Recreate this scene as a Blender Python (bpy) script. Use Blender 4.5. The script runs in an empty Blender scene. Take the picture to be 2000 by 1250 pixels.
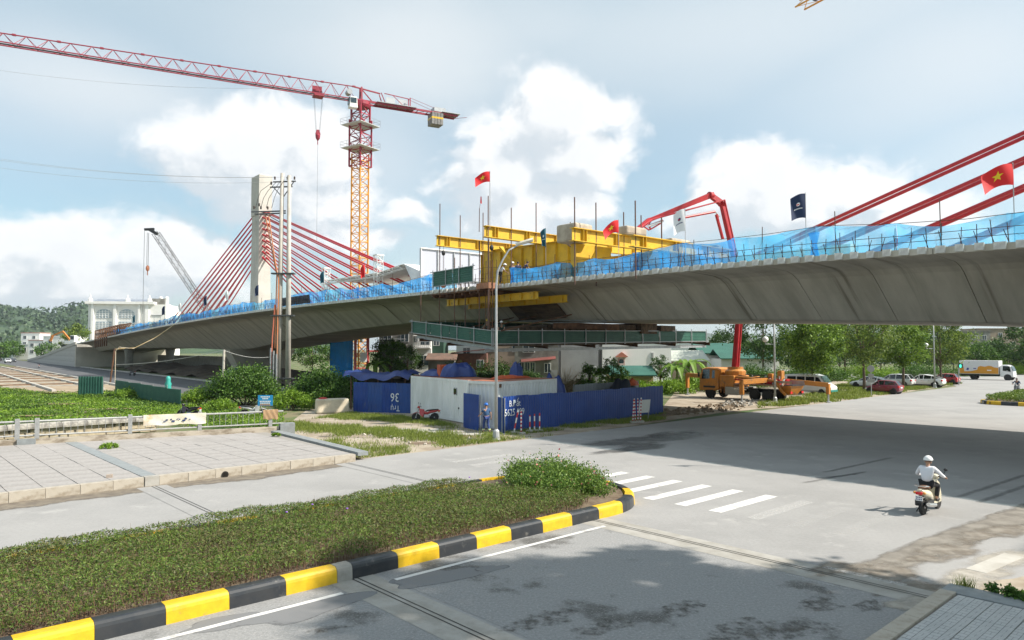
import bpy, bmesh, math, random
import numpy as np
from mathutils import Vector, Matrix, Euler
R = math.radians
random.seed(7); NP = np.random.default_rng(7)
SC = bpy.context.scene
COL = SC.collection

# ------------------------------------------------------------------ camera
CAM_H, FOC, YH = 4.9, 1400.0, 682.0
TH = math.atan((YH - 625) / FOC)
cam = bpy.data.cameras.new('camera'); cam_o = bpy.data.objects.new('camera', cam); COL.objects.link(cam_o)
cam.sensor_width = 36.0; cam.lens = FOC / 2000 * 36; cam.clip_start = 0.2; cam.clip_end = 9000
cam_o.location = (0, 0, CAM_H); cam_o.rotation_euler = (math.pi / 2 + TH, 0, 0)
SC.camera = cam_o

# ------------------------------------------------------------------ sun, sky, exposure
SUN_AZ = (0.988, -0.155)          # horizontal direction towards the sun
SUN_EL = R(43.5)
SC.view_settings.view_transform = 'Standard'; SC.view_settings.look = 'None'
SC.view_settings.exposure = 0.66; SC.view_settings.gamma = 1.0; SC.view_settings.use_curve_mapping = False
sun = bpy.data.lights.new('sun', 'SUN'); sun.energy = 5.0; sun.angle = R(0.7); sun.color = (1.0, 0.93, 0.83)
sun_o = bpy.data.objects.new('sun', sun); COL.objects.link(sun_o)
sun_o.rotation_euler = Vector((-SUN_AZ[0] * math.cos(SUN_EL), -SUN_AZ[1] * math.cos(SUN_EL), -math.sin(SUN_EL))).to_track_quat('-Z', 'Y').to_euler()

world = bpy.data.worlds.new('World'); SC.world = world; world.use_nodes = True
def build_world():
    nt = world.node_tree; nt.nodes.clear(); N = nt.nodes; L = nt.links
    out = N.new('ShaderNodeOutputWorld'); bg = N.new('ShaderNodeBackground'); bg.inputs[1].default_value = 0.1
    L.new(bg.outputs[0], out.inputs[0])
    sky = N.new('ShaderNodeTexSky'); sky.sky_type = 'NISHITA'; sky.sun_disc = False
    sky.sun_elevation = SUN_EL; sky.sun_rotation = math.atan2(SUN_AZ[0], SUN_AZ[1])
    sky.air_density = 1.0; sky.dust_density = 1.6; sky.ozone_density = 1.6; sky.altitude = 50
    # cloud density as a function of (azimuth, elevation)
    g = bpy.data.node_groups.new('cloud_density', 'ShaderNodeTree')
    g.interface.new_socket('P', in_out='INPUT', socket_type='NodeSocketVector')
    g.interface.new_socket('D', in_out='OUTPUT', socket_type='NodeSocketFloat')
    n = g.nodes; l = g.links
    gi = n.new('NodeGroupInput'); go = n.new('NodeGroupOutput')
    def M(op, a, b=None, c=None, clamp=False):
        x = n.new('ShaderNodeMath'); x.operation = op; x.use_clamp = clamp
        for i, v in enumerate((a, b, c)):
            if v is None: continue
            if isinstance(v, (int, float)): x.inputs[i].default_value = v
            else: l.new(v, x.inputs[i])
        return x.outputs[0]
    def V(op, a, b):
        x = n.new('ShaderNodeVectorMath'); x.operation = op
        for i, v in enumerate((a, b)):
            if isinstance(v, tuple): x.inputs[i].default_value = v
            else: l.new(v, x.inputs[i])
        return x
    nz = n.new('ShaderNodeTexNoise'); nz.inputs['Scale'].default_value = 9; nz.inputs['Detail'].default_value = 3
    l.new(gi.outputs[0], nz.inputs['Vector'])
    off = V('SCALE', V('SUBTRACT', nz.outputs['Color'], (0.5, 0.5, 0.5)).outputs[0], (0, 0, 0)); off.inputs['Scale'].default_value = 0.07
    P = V('ADD', gi.outputs[0], off.outputs[0]).outputs[0]
    # (pixel x, pixel y, radius x, radius y, weight) of the cloud masses over the town
    blobs = [(480, 300, 165, 90, 1.0), (600, 300, 120, 110, .98), (410, 340, 100, 55, .9), (640, 400, 130, 80, .85), (520, 370, 190, 70, .8), (640, 470, 130, 50, .75),
             (1080, 235, 165, 90, .98), (1120, 300, 130, 85, 1.0), (980, 340, 130, 130, .9), (1010, 430, 140, 60, .85), (1190, 205, 70, 45, .75), (1070, 390, 150, 65, .85),
             (1480, 380, 135, 90, 1.0), (1570, 400, 150, 90, .95), (1690, 360, 120, 70, .82), (1400, 425, 120, 60, .85), (1780, 430, 200, 90, .74),
             (120, 480, 170, 70, .97), (330, 495, 140, 72, .95), (60, 545, 200, 60, .9), (250, 550, 220, 55, .88), (430, 480, 70, 50, .75),
             
             (780, 420, 80, 40, .66), (740, 470, 80, 30, .6), (890, 520, 140, 30, .55)]
    acc = None
    for (x, y, rx, ry, w) in blobs:
        a = (x - 1000) / FOC; c = (625 - y) / FOC
        yy = math.cos(TH) - c * math.sin(TH); zz = math.sin(TH) + c * math.cos(TH); ln = math.sqrt(a * a + yy * yy + zz * zz)
        ctr = (math.atan2(a, yy), math.asin(zz / ln), 0)
        d = V('MULTIPLY', V('SUBTRACT', P, ctr).outputs[0], (FOC / rx, FOC / ry, 0)).outputs[0]
        d2 = V('DOT_PRODUCT', d, d).outputs['Value']
        val = M('MULTIPLY', M('POWER', 2.718, M('MULTIPLY', d2, -0.9)), w)
        acc = val if acc is None else M('MAXIMUM', acc, val)
    # elsewhere round the sky: the same kind of scattered cumulus
    sx = n.new('ShaderNodeSeparateXYZ'); l.new(gi.outputs[0], sx.inputs[0])
    mr = n.new('ShaderNodeMapRange'); mr.interpolation_type = 'SMOOTHSTEP'
    l.new(M('ABSOLUTE', sx.outputs[0]), mr.inputs[0]); mr.inputs[1].default_value = 0.62; mr.inputs[2].default_value = 0.85
    mr2 = n.new('ShaderNodeMapRange'); mr2.interpolation_type = 'SMOOTHSTEP'
    l.new(sx.outputs[1], mr2.inputs[0]); mr2.inputs[1].default_value = 0.46; mr2.inputs[2].default_value = 0.6
    nb = n.new('ShaderNodeTexNoise'); nb.inputs['Scale'].default_value = 2.4; nb.inputs['Detail'].default_value = 2
    l.new(gi.outputs[0], nb.inputs['Vector'])
    elsewhere = M('MULTIPLY', M('MAXIMUM', mr.outputs[0], mr2.outputs[0]), M('MULTIPLY', M('SUBTRACT', nb.outputs[0], 0.46), 3.2, clamp=True))
    acc = M('MAXIMUM', acc, elsewhere)
    f1 = n.new('ShaderNodeTexNoise'); f1.inputs['Scale'].default_value = 13; f1.inputs['Detail'].default_value = 9; f1.inputs['Roughness'].default_value = 0.58
    mp = V('MULTIPLY', P, (1, 1.25, 1)); l.new(mp.outputs[0], f1.inputs['Vector'])
    dens = M('MULTIPLY_ADD', M('SUBTRACT', f1.outputs[0], 0.5), 1.15, acc)
    l.new(dens, go.inputs[0])

    tc = N.new('ShaderNodeTexCoord'); sep = N.new('ShaderNodeSeparateXYZ'); L.new(tc.outputs['Generated'], sep.inputs[0])
    def WM(op, a, b=None, c=None, clamp=False):
        x = N.new('ShaderNodeMath'); x.operation = op; x.use_clamp = clamp
        for i, v in enumerate((a, b, c)):
            if v is None: continue
            if isinstance(v, (int, float)): x.inputs[i].default_value = v
            else: L.new(v, x.inputs[i])
        return x.outputs[0]
    az = WM('ARCTAN2', sep.outputs[0], sep.outputs[1]); el = WM('ARCSINE', sep.outputs[2])
    cb = N.new('ShaderNodeCombineXYZ'); L.new(az, cb.inputs[0]); L.new(el, cb.inputs[1])
    d0 = N.new('ShaderNodeGroup'); d0.node_tree = g; L.new(cb.outputs[0], d0.inputs[0])
    sh = N.new('ShaderNodeVectorMath'); sh.operation = 'ADD'; L.new(cb.outputs[0], sh.inputs[0]); sh.inputs[1].default_value = (0.022, 0.034, 0)
    d1 = N.new('ShaderNodeGroup'); d1.node_tree = g; L.new(sh.outputs[0], d1.inputs[0])
    def MR(v, a, b, c=0.0, d=1.0):
        x = N.new('ShaderNodeMapRange'); x.interpolation_type = 'SMOOTHSTEP'; L.new(v, x.inputs[0])
        for i, k in enumerate((a, b, c, d)): x.inputs[i + 1].default_value = k
        return x.outputs[0]
    def RGB(c):
        x = N.new('ShaderNodeRGB'); x.outputs[0].default_value = (*c, 1); return x.outputs[0]
    def MIX(f, a, b):
        x = N.new('ShaderNodeMix'); x.data_type = 'RGBA'
        if isinstance(f, float): x.inputs[0].default_value = f
        else: L.new(f, x.inputs[0])
        L.new(a, x.inputs[6]); L.new(b, x.inputs[7]); return x.outputs[2]
    alpha = MR(d0.outputs[0], 0.28, 0.64)
    lit = MR(WM('SUBTRACT', d0.outputs[0], d1.outputs[0]), -0.20, 0.16)
    thick = MR(d0.outputs[0], 0.55, 1.15)
    body = MIX(lit, RGB((4.5, 4.95, 5.35)), RGB((6.9, 6.95, 7.0)))
    body = MIX(WM('MULTIPLY', thick, 0.35), body, RGB((5.3, 5.5, 5.7)))
    # thin high veil that pales the upper sky
    vz = N.new('ShaderNodeTexNoise'); vz.inputs['Scale'].default_value = 2.2; vz.inputs['Detail'].default_value = 5; vz.inputs['Roughness'].default_value = .5
    vm = N.new('ShaderNodeVectorMath'); vm.operation = 'MULTIPLY'; L.new(cb.outputs[0], vm.inputs[0]); vm.inputs[1].default_value = (1, 2.2, 1)
    L.new(vm.outputs[0], vz.inputs['Vector'])
    veil = WM('MULTIPLY', MR(vz.outputs[0], 0.36, 0.66), MR(el, 0.02, 0.5, 0.30, 0.95))
    veil = WM('MAXIMUM', veil, MR(el, 0.14, 0.48, 0.34, 0.72))
    skyc = N.new('ShaderNodeMix'); skyc.data_type = 'RGBA'; skyc.blend_type = 'MULTIPLY'; skyc.inputs[0].default_value = 1.0
    L.new(sky.outputs[0], skyc.inputs[6]); skyc.inputs[7].default_value = (0.98, 1.16, 1.10, 1)
    base = MIX(veil, skyc.outputs[2], RGB((4.2, 5.0, 5.35)))
    base = MIX(MR(el, 0.12, 0.0, 0.0, 0.55), base, RGB((4.3, 4.75, 5.1)))
    # soft, spread-out cloud sheets without hard edges
    soft = None; off2 = N.new('ShaderNodeVectorMath'); off2.operation = 'MULTIPLY_ADD'; L.new(vz.outputs['Color'], off2.inputs[0]); off2.inputs[1].default_value = (.16, .12, 0); L.new(cb.outputs[0], off2.inputs[2])
    for (x, y, rx, ry, w) in ((150, 190, 230, 80, .85), (300, 235, 150, 60, .6), (800, 110, 270, 95, .9), (1480, 50, 500, 95, .6), (1860, 130, 260, 130, .75), (1950, 320, 170, 90, .6), (730, 330, 130, 130, .6), (1000, 60, 320, 60, .5), (950, 480, 260, 60, .5)):
        a = (x - 1000) / FOC; c = (625 - y) / FOC; yy = math.cos(TH) - c * math.sin(TH); zz = math.sin(TH) + c * math.cos(TH)
        s1 = N.new('ShaderNodeVectorMath'); s1.operation = 'SUBTRACT'; L.new(off2.outputs[0], s1.inputs[0]); s1.inputs[1].default_value = (math.atan2(a, yy) + .08, math.asin(zz / math.sqrt(a * a + yy * yy + zz * zz)) + .06, 0)
        s2 = N.new('ShaderNodeVectorMath'); s2.operation = 'MULTIPLY'; L.new(s1.outputs[0], s2.inputs[0]); s2.inputs[1].default_value = (FOC / rx, FOC / ry, 0)
        s3 = N.new('ShaderNodeVectorMath'); s3.operation = 'DOT_PRODUCT'; L.new(s2.outputs[0], s3.inputs[0]); L.new(s2.outputs[0], s3.inputs[1])
        val = WM('MULTIPLY', WM('POWER', 2.718, WM('MULTIPLY', s3.outputs['Value'], -0.8)), w); soft = val if soft is None else WM('MAXIMUM', soft, val)
    base = MIX(WM('MULTIPLY', soft, .8), base, RGB((5.75, 6.0, 6.15)))
    fin = MIX(WM('MULTIPLY', alpha, 0.94), base, body)
    L.new(fin, bg.inputs[0])
build_world()
world.cycles.sampling_method = 'MANUAL'; world.cycles.sample_map_resolution = 512
SC.cycles.max_bounces = 6; SC.cycles.diffuse_bounces = 3; SC.cycles.glossy_bounces = 3; SC.cycles.transparent_max_bounces = 16
SC.cycles.transmission_bounces = 3; SC.cycles.use_adaptive_sampling = True; SC.cycles.adaptive_threshold = 0.015
SC.cycles.use_denoising = True; SC.cycles.sample_clamp_indirect = 6.0
try: SC.cycles.denoiser = 'OPENIMAGEDENOISE'; SC.cycles.denoising_prefilter = 'ACCURATE'
except Exception: pass

# ------------------------------------------------------------------ frames of the place
def ray(x, y):
    a, c = (x - 1000) / FOC, (625 - y) / FOC
    return Vector((a, math.cos(TH) - c * math.sin(TH), math.sin(TH) + c * math.cos(TH)))
def G(x, y, z=0.0):                      # survey point at height z
    r = ray(x, y); t = (z - CAM_H) / r.z
    return Vector((r.x * t, r.y * t, z))
def PD(x, y, d):                         # survey point at distance d
    r = ray(x, y); t = d / r.y
    return Vector((r.x * t, d, CAM_H + r.z * t))
BANG = math.atan2(-.772, .636)           # bridge axis
BU = Vector((math.cos(BANG), math.sin(BANG), 0)); BN = Vector((-BU.y, BU.x, 0))
def BW(s, t, z): return BU * s + BN * (33 + t) + Vector((0, 0, z))
BORG = BW(0, 0, 0)
def BX(x, y, t):                         # survey point in the bridge frame at offset t
    r = ray(x, y); k = (33 + t) / (r.dot(BN)); p = r * k
    return Vector((p.dot(BU), t, CAM_H + r.z * k))
SANG = R(42.5)                           # street axis
SM = Vector((math.cos(SANG), math.sin(SANG), 0)); SQ = Vector((-SM.y, SM.x, 0))
def SW(a, q, z=0.0): return SM * a + SQ * q + Vector((0, 0, z))
def interp(pts, x):
    if x <= pts[0][0]: return pts[0][1]
    for i in range(len(pts) - 1):
        x0, y0 = pts[i]; x1, y1 = pts[i + 1]
        if x <= x1:
            # monotone cubic
            def sl(k):
                if k <= 0 or k >= len(pts) - 1:
                    k0 = min(max(k, 0), len(pts) - 2) if k <= 0 else len(pts) - 2
                    return (pts[k0 + 1][1] - pts[k0][1]) / (pts[k0 + 1][0] - pts[k0][0])
                return (pts[k + 1][1] - pts[k - 1][1]) / (pts[k + 1][0] - pts[k - 1][0])
            h = x1 - x0; t = (x - x0) / h; m0, m1 = sl(i) * h, sl(i + 1) * h
            return (2*t**3 - 3*t*t + 1) * y0 + (t**3 - 2*t*t + t) * m0 + (-2*t**3 + 3*t*t) * y1 + (t**3 - t*t) * m1
    return pts[-1][1]

# ------------------------------------------------------------------ object helpers
def tag(o, label=None, cat=None, group=None, kind=None):
    if label: o['label'] = label
    if cat: o['category'] = cat
    if group: o['group'] = group
    if kind: o['kind'] = kind
    return o
def thing(name, label, cat, loc=(0, 0, 0), rz=0.0, group=None, scale=1.0):
    o = bpy.data.objects.new(name, None); COL.objects.link(o)
    o.location = loc; o.rotation_euler = (0, 0, rz); o.scale = (scale,) * 3; o.empty_display_size = .2
    return tag(o, label, cat, group)
def link(name, me, parent=None, loc=None, rot=None):
    o = bpy.data.objects.new(name, me); COL.objects.link(o)
    if parent is not None: o.parent = parent
    if loc is not None: o.location = loc
    if rot is not None: o.rotation_euler = rot
    return o
def copy_tree(o, parent=None, recolor=None):
    c = o.copy(); COL.objects.link(c); c.parent = parent
    for ch in list(o.children): copy_tree(ch, c)
    return c
class MB:
    def __init__(self): self.v = []; self.f = []; self.m = []
    def add(self, vs, fs, mi=0):
        o = len(self.v); self.v += [tuple(p) for p in vs]
        self.f += [tuple(i + o for i in f) for f in fs]; self.m += [mi] * len(fs); return self
    def box(self, c, d, rz=0.0, mi=0, rot=None, top=None):
        x, y, z = d[0] / 2, d[1] / 2, d[2] / 2
        tx, ty = (x, y) if top is None else (x * top[0], y * top[1])
        vs = [Vector(p) for p in ((-x, -y, -z), (x, -y, -z), (x, y, -z), (-x, y, -z), (-tx, -ty, z), (tx, -ty, z), (tx, ty, z), (-tx, ty, z))]
        m = rot if rot is not None else Matrix.Rotation(rz, 3, 'Z')
        c = Vector(c); vs = [m @ p + c for p in vs]
        return self.add(vs, [(0, 3, 2, 1), (4, 5, 6, 7), (0, 1, 5, 4), (1, 2, 6, 5), (2, 3, 7, 6), (3, 0, 4, 7)], mi)
    def bar(self, a, b, w, h=None, mi=0):
        a, b = Vector(a), Vector(b); h = h or w; d = b - a; L = d.length
        if L < 1e-6: return self
        q = d.to_track_quat('X', 'Z').to_matrix()
        return self.box((a + b) / 2, (L, w, h), mi=mi, rot=q)
    def tube(self, a, b, r, n=6, r2=None, mi=0):
        return self.path([a, b], [r, r if r2 is None else r2], n, mi)
    def path(self, pts, r, n=6, mi=0, closed=False):
        pts = [Vector(p) for p in pts]; k = len(pts)
        rs = r if isinstance(r, (list, tuple)) else [r] * k
        vs, fs = [], []; up = None
        for i, p in enumerate(pts):
            d = (pts[min(i + 1, k - 1)] - pts[max(i - 1, 0)]).normalized()
            if up is None: up = Vector((0, 0, 1)) if abs(d.z) < .9 else Vector((1, 0, 0))
            x = d.cross(up).normalized(); y = x.cross(d).normalized(); up = y
            for j in range(n):
                t = 2 * math.pi * j / n
                vs.append(p + (x * math.cos(t) + y * math.sin(t)) * rs[i])
        for i in range(k - 1):
            for j in range(n):
                a = i * n + j; b = i * n + (j + 1) % n
                fs.append((a, b, b + n, a + n))
        fs.append(tuple(reversed(range(n)))); fs.append(tuple(range((k - 1) * n, k * n)))
        return self.add(vs, fs, mi)
    def prism(self, poly, a, b, plane='xz', mi=0):
        def P(u, v, w): return {'xz': (u, w, v), 'xy': (u, v, w), 'yz': (w, u, v)}[plane]
        k = len(poly); vs = [P(u, v, a) for u, v in poly] + [P(u, v, b) for u, v in poly]
        fs = [tuple(range(k)), tuple(reversed(range(k, 2 * k)))] + [(i, i + k, (i + 1) % k + k, (i + 1) % k) for i in range(k)]
        return self.add(vs, fs, mi)
    def lathe(self, prof, n=16, c=(0, 0, 0), axis='z', mi=0):
        vs, fs = [], []; c = Vector(c); k = len(prof)
        for (r, h) in prof:
            for j in range(n):
                t = 2 * math.pi * j / n; x, y = r * math.cos(t), r * math.sin(t)
                vs.append(c + Vector({'z': (x, y, h), 'y': (x, h, y), 'x': (h, x, y)}[axis]))
        for i in range(k - 1):
            for j in range(n):
                a = i * n + j; b = i * n + (j + 1) % n; fs.append((a, b, b + n, a + n))
        fs.append(tuple(reversed(range(n)))); fs.append(tuple(range((k - 1) * n, k * n)))
        return self.add(vs, fs, mi)
    def ball(self, c, r, nu=12, nv=8, mi=0, v0=0.0, v1=1.0):
        r = (r, r, r) if isinstance(r, (int, float)) else r; vs, fs = [], []
        for i in range(nv + 1):
            ph = math.pi * (v0 + (v1 - v0) * i / nv)
            for j in range(nu):
                t = 2 * math.pi * j / nu
                vs.append((c[0] + r[0] * math.sin(ph) * math.cos(t), c[1] + r[1] * math.sin(ph) * math.sin(t), c[2] + r[2] * math.cos(ph)))
        for i in range(nv):
            for j in range(nu):
                a = i * nu + j; b = i * nu + (j + 1) % nu; fs.append((a, a + nu, b + nu, b))
        return self.add(vs, fs, mi)
    def quad(self, a, b, c, d, mi=0): return self.add([a, b, c, d], [(0, 1, 2, 3)], mi)
    def grid(self, rows, mi=0):
        k = len(rows[0]); vs = [p for r in rows for p in r]; fs = []
        for i in range(len(rows) - 1):
            for j in range(k - 1):
                a = i * k + j; fs.append((a, a + 1, a + k + 1, a + k))
        return self.add(vs, fs, mi)
    def loft(self, rings, mi=0, cap=True):
        k = len(rings[0]); vs = [p for r in rings for p in r]; fs = []
        for i in range(len(rings) - 1):
            for j in range(k):
                a = i * k + j; b = i * k + (j + 1) % k; fs.append((a, b, b + k, a + k))
        if cap: fs += [tuple(reversed(range(k))), tuple(range((len(rings) - 1) * k, len(rings) * k))]
        return self.add(vs, fs, mi)
    def mesh(self, name, mats, smooth=False):
        me = bpy.data.meshes.new(name); me.from_pydata(self.v, [], self.f)
        mats = mats if isinstance(mats, (list, tuple)) else [mats]
        for x in mats: me.materials.append(x)
        if len(mats) > 1: me.polygons.foreach_set('material_index', self.m)
        if smooth: me.polygons.foreach_set('use_smooth', [True] * len(self.f))
        me.update(); return me
    def obj(self, name, mats, parent=None, smooth=False, loc=None, rot=None, bevel=0.0):
        o = link(name, self.mesh(name, mats, smooth), parent, loc, rot)
        if bevel:
            b = o.modifiers.new('bevel', 'BEVEL'); b.width = bevel; b.segments = 2; b.limit_method = 'ANGLE'; b.angle_limit = R(40)
        return o
def ibeam(mb, a, b, h, w, tf=.03, tw=.02, mi=0):          # I section, flanges level
    a, b = Vector(a), Vector(b)
    for dz, ww, hh in ((h / 2 - tf / 2, w, tf), (-h / 2 + tf / 2, w, tf), (0, tw, h - 2 * tf)):
        o = Vector((0, 0, dz)); mb.bar(a + o, b + o, ww, hh, mi)
def corrugated(mb, p0, p1, z0, z1, pitch=.25, depth=.035, mi=0, vertical=True, thick=.0):
    # profiled sheet standing between plan points p0 and p1
    p0, p1 = Vector(p0), Vector(p1); d = (p1 - p0); L = d.length; d /= L; nn = Vector((d.y, -d.x, 0))
    if vertical:
        k = max(1, int(L / pitch)); pr = []
        for i in range(k):
            for fx, fd in ((0, 0), (.3, 0), (.5, 1), (.8, 1)): pr.append(((i + fx) / k * L, fd * depth))
        pr.append((L, 0))
        rows = [[tuple(p0 + d * x + nn * y + Vector((0, 0, z))) for x, y in pr] for z in (z0, z1)]
    else:
        k = max(1, int((z1 - z0) / pitch)); pr = []
        for i in range(k):
            for fx, fd in ((0, 0), (.35, 0), (.5, 1), (.85, 1)): pr.append((z0 + (i + fx) / k * (z1 - z0), fd * depth))
        pr.append((z1, 0))
        rows = [[tuple(p0 + nn * y + Vector((0, 0, z))), tuple(p1 + nn * y + Vector((0, 0, z)))] for z, y in pr]
    return mb.grid(rows, mi)
def sheet(name, pts, z, mat, kind='structure', label=None, cat=None, parent=None):
    me = bpy.data.meshes.new(name); me.from_pydata([(p[0], p[1], z) for p in pts], [], [tuple(range(len(pts)))])
    me.materials.append(mat); me.update()
    if me.polygons[0].normal.z < 0: me.flip_normals()
    o = link(name, me, parent)
    return tag(o, label, cat, None, kind) if parent is None else o

# ------------------------------------------------------------------ procedural materials
MATS = {}
def mat(name, c, rough=.6, metal=0.0, c2=None, scale=3.0, detail=5, bump=0.0, bscale=None, stretch=(1, 1, 1), coords='Object', lo=.35, hi=.65,
        c3=None, s3=1.0, lo3=.5, hi3=.7, stretch3=None, speck=None, spec=.5, coat=0.0, emit=None, trans=0.0, rot=0.0):
    if name in MATS: return MATS[name]
    m = bpy.data.materials.new(name); m.use_nodes = True; nt = m.node_tree; N, L = nt.nodes, nt.links
    b = N['Principled BSDF']; b.inputs['Base Color'].default_value = (*c, 1); b.inputs['Roughness'].default_value = rough
    b.inputs['Metallic'].default_value = metal; b.inputs['Specular IOR Level'].default_value = spec
    if coat: b.inputs['Coat Weight'].default_value = coat; b.inputs['Coat Roughness'].default_value = .08
    if emit: b.inputs['Emission Color'].default_value = (*emit[:3], 1); b.inputs['Emission Strength'].default_value = emit[3]
    MATS[name] = m
    if c2 is None and bump == 0 and c3 is None: return m
    tc = N.new('ShaderNodeTexCoord')
    def noise(sc, st, det):
        mp = N.new('ShaderNodeMapping'); mp.inputs['Scale'].default_value = st; mp.inputs['Rotation'].default_value = (0, 0, rot)
        L.new(tc.outputs[coords], mp.inputs[0])
        x = N.new('ShaderNodeTexNoise'); x.inputs['Scale'].default_value = sc; x.inputs['Detail'].default_value = det; x.inputs['Roughness'].default_value = .62
        L.new(mp.outputs[0], x.inputs['Vector']); return x.outputs[0]
    def ramp(f, a, bb):
        x = N.new('ShaderNodeMapRange'); x.interpolation_type = 'SMOOTHSTEP'; L.new(f, x.inputs[0]); x.inputs[1].default_value = a; x.inputs[2].default_value = bb
        return x.outputs[0]
    def mix(f, a, bb):
        x = N.new('ShaderNodeMix'); x.data_type = 'RGBA'; L.new(f, x.inputs[0])
        for i, v in ((6, a), (7, bb)):
            if isinstance(v, tuple): x.inputs[i].default_value = (*v, 1)
            else: L.new(v, x.inputs[i])
        return x.outputs[2]
    cur = c
    if c2 is not None: cur = mix(ramp(noise(scale, stretch, detail), lo, hi), cur, c2)
    if c3 is not None: cur = mix(ramp(noise(s3, stretch3 or stretch, detail), lo3, hi3), cur, c3)
    if speck:
        x = N.new('ShaderNodeMix'); x.data_type = 'RGBA'; x.blend_type = 'MULTIPLY'; x.inputs[0].default_value = 1.0; mr = N.new('ShaderNodeMapRange'); L.new(noise(speck[0], (1, 1, 1), 3), mr.inputs[0])
        mr.inputs[1].default_value = .3; mr.inputs[2].default_value = .7; mr.inputs[3].default_value = 1 - speck[1]; mr.inputs[4].default_value = 1 + speck[1]
        if isinstance(cur, tuple): x.inputs[6].default_value = (*cur, 1)
        else: L.new(cur, x.inputs[6])
        L.new(mr.outputs[0], x.inputs[7]); cur = x.outputs[2]
    if not isinstance(cur, tuple): L.new(cur, b.inputs['Base Color'])
    if bump:
        bp = N.new('ShaderNodeBump'); bp.inputs['Strength'].default_value = bump; bp.inputs['Distance'].default_value = .02
        L.new(noise(bscale or scale * 4, stretch, 6), bp.inputs['Height']); L.new(bp.outputs[0], b.inputs['Normal'])
    return m
def leaf_mat(name, dark, light, trans=.35, rough=.55, third=None):
    if name in MATS: return MATS[name]
    m = bpy.data.materials.new(name); m.use_nodes = True; N, L = m.node_tree.nodes, m.node_tree.links
    b = N['Principled BSDF']; b.inputs['Roughness'].default_value = rough; b.inputs['Specular IOR Level'].default_value = .35
    ge = N.new('ShaderNodeNewGeometry'); rp = N.new('ShaderNodeValToRGB'); L.new(ge.outputs['Random Per Island'], rp.inputs[0])
    rp.color_ramp.elements[0].color = (*dark, 1); rp.color_ramp.elements[1].color = (*light, 1)
    if third:
        e = rp.color_ramp.elements.new(.80); e.color = (*light, 1); e2 = rp.color_ramp.elements.new(.82); e2.color = (*third, 1); rp.color_ramp.elements[3].color = (*third, 1)
    tr = N.new('ShaderNodeBsdfTranslucent'); mx = N.new('ShaderNodeMixShader'); mx.inputs[0].default_value = trans
    L.new(rp.outputs[0], b.inputs['Base Color']); L.new(rp.outputs[0], tr.inputs[0])
    L.new(b.outputs[0], mx.inputs[1]); L.new(tr.outputs[0], mx.inputs[2]); L.new(mx.outputs[0], N['Material Output'].inputs[0])
    MATS[name] = m; return m
def glass_mat(name, c, rough=.08):
    return mat(name, c, rough, spec=.8)

def soft_mat(name, c, c2=None, rough=.9, scale=1.2, lo=.42, hi=.75, top=1.0, detail=9):
    # a stain that thins out towards its ragged rim; the mesh carries 'fade' (1 in the middle, 0 at the rim)
    if name in MATS: return MATS[name]
    m = mat(name, c, rough, c2=c2, scale=scale * 1.7, detail=8, bump=.2, bscale=40); N, L = m.node_tree.nodes, m.node_tree.links
    at = N.new('ShaderNodeAttribute'); at.attribute_name = 'fade'; tc = N.new('ShaderNodeTexCoord'); ns = N.new('ShaderNodeTexNoise'); ns.inputs['Scale'].default_value = scale; ns.inputs['Detail'].default_value = detail; ns.inputs['Roughness'].default_value = .66
    L.new(tc.outputs['Object'], ns.inputs['Vector']); a = N.new('ShaderNodeMath'); a.operation = 'MULTIPLY_ADD'; a.inputs[1].default_value = .55; L.new(at.outputs['Fac'], a.inputs[0]); L.new(ns.outputs[0], a.inputs[2])
    mr = N.new('ShaderNodeMapRange'); mr.interpolation_type = 'SMOOTHSTEP'; L.new(a.outputs[0], mr.inputs[0]); mr.inputs[1].default_value = lo + .2; mr.inputs[2].default_value = hi + .25; mr.inputs[4].default_value = top
    L.new(mr.outputs[0], N['Principled BSDF'].inputs['Alpha']); return m
def soft_patch(name, pts, z, m, parent, inner=.55):
    n = len(pts); cx = sum(p[0] for p in pts) / n; cy = sum(p[1] for p in pts) / n
    v = [(p[0], p[1], z) for p in pts] + [(cx + (p[0] - cx) * inner, cy + (p[1] - cy) * inner, z) for p in pts] + [(cx, cy, z)]
    f = [(i, (i + 1) % n, n + (i + 1) % n, n + i) for i in range(n)] + [(n + i, n + (i + 1) % n, 2 * n) for i in range(n)]
    me = bpy.data.meshes.new(name); me.from_pydata(v, [], f); me.materials.append(m); at = me.attributes.new('fade', 'FLOAT', 'POINT'); at.data.foreach_set('value', [0.0] * n + [.9] * n + [1.0]); me.update()
    if me.polygons[0].normal.z < 0: me.flip_normals()
    return link(name, me, parent)
def soft_strip(name, left, right, z, m, parent):
    n = len(left); v = []; w = []
    for i in range(n):
        l, r = Vector(left[i]), Vector(right[i]); e = 0.0 if i in (0, n - 1) else 1.0
        for f, a in ((0, 0), (.3, .9), (.5, 1), (.7, .9), (1, 0)): p = l.lerp(r, f); v.append((p.x, p.y, z)); w.append(a * e)
    f = [(i * 5 + j, i * 5 + j + 1, i * 5 + j + 6, i * 5 + j + 5) for i in range(n - 1) for j in range(4)]
    me = bpy.data.meshes.new(name); me.from_pydata(v, [], f); me.materials.append(m); at = me.attributes.new('fade', 'FLOAT', 'POINT'); at.data.foreach_set('value', w); me.update()
    if me.polygons[0].normal.z < 0: me.flip_normals()
    return link(name, me, parent)

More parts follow.
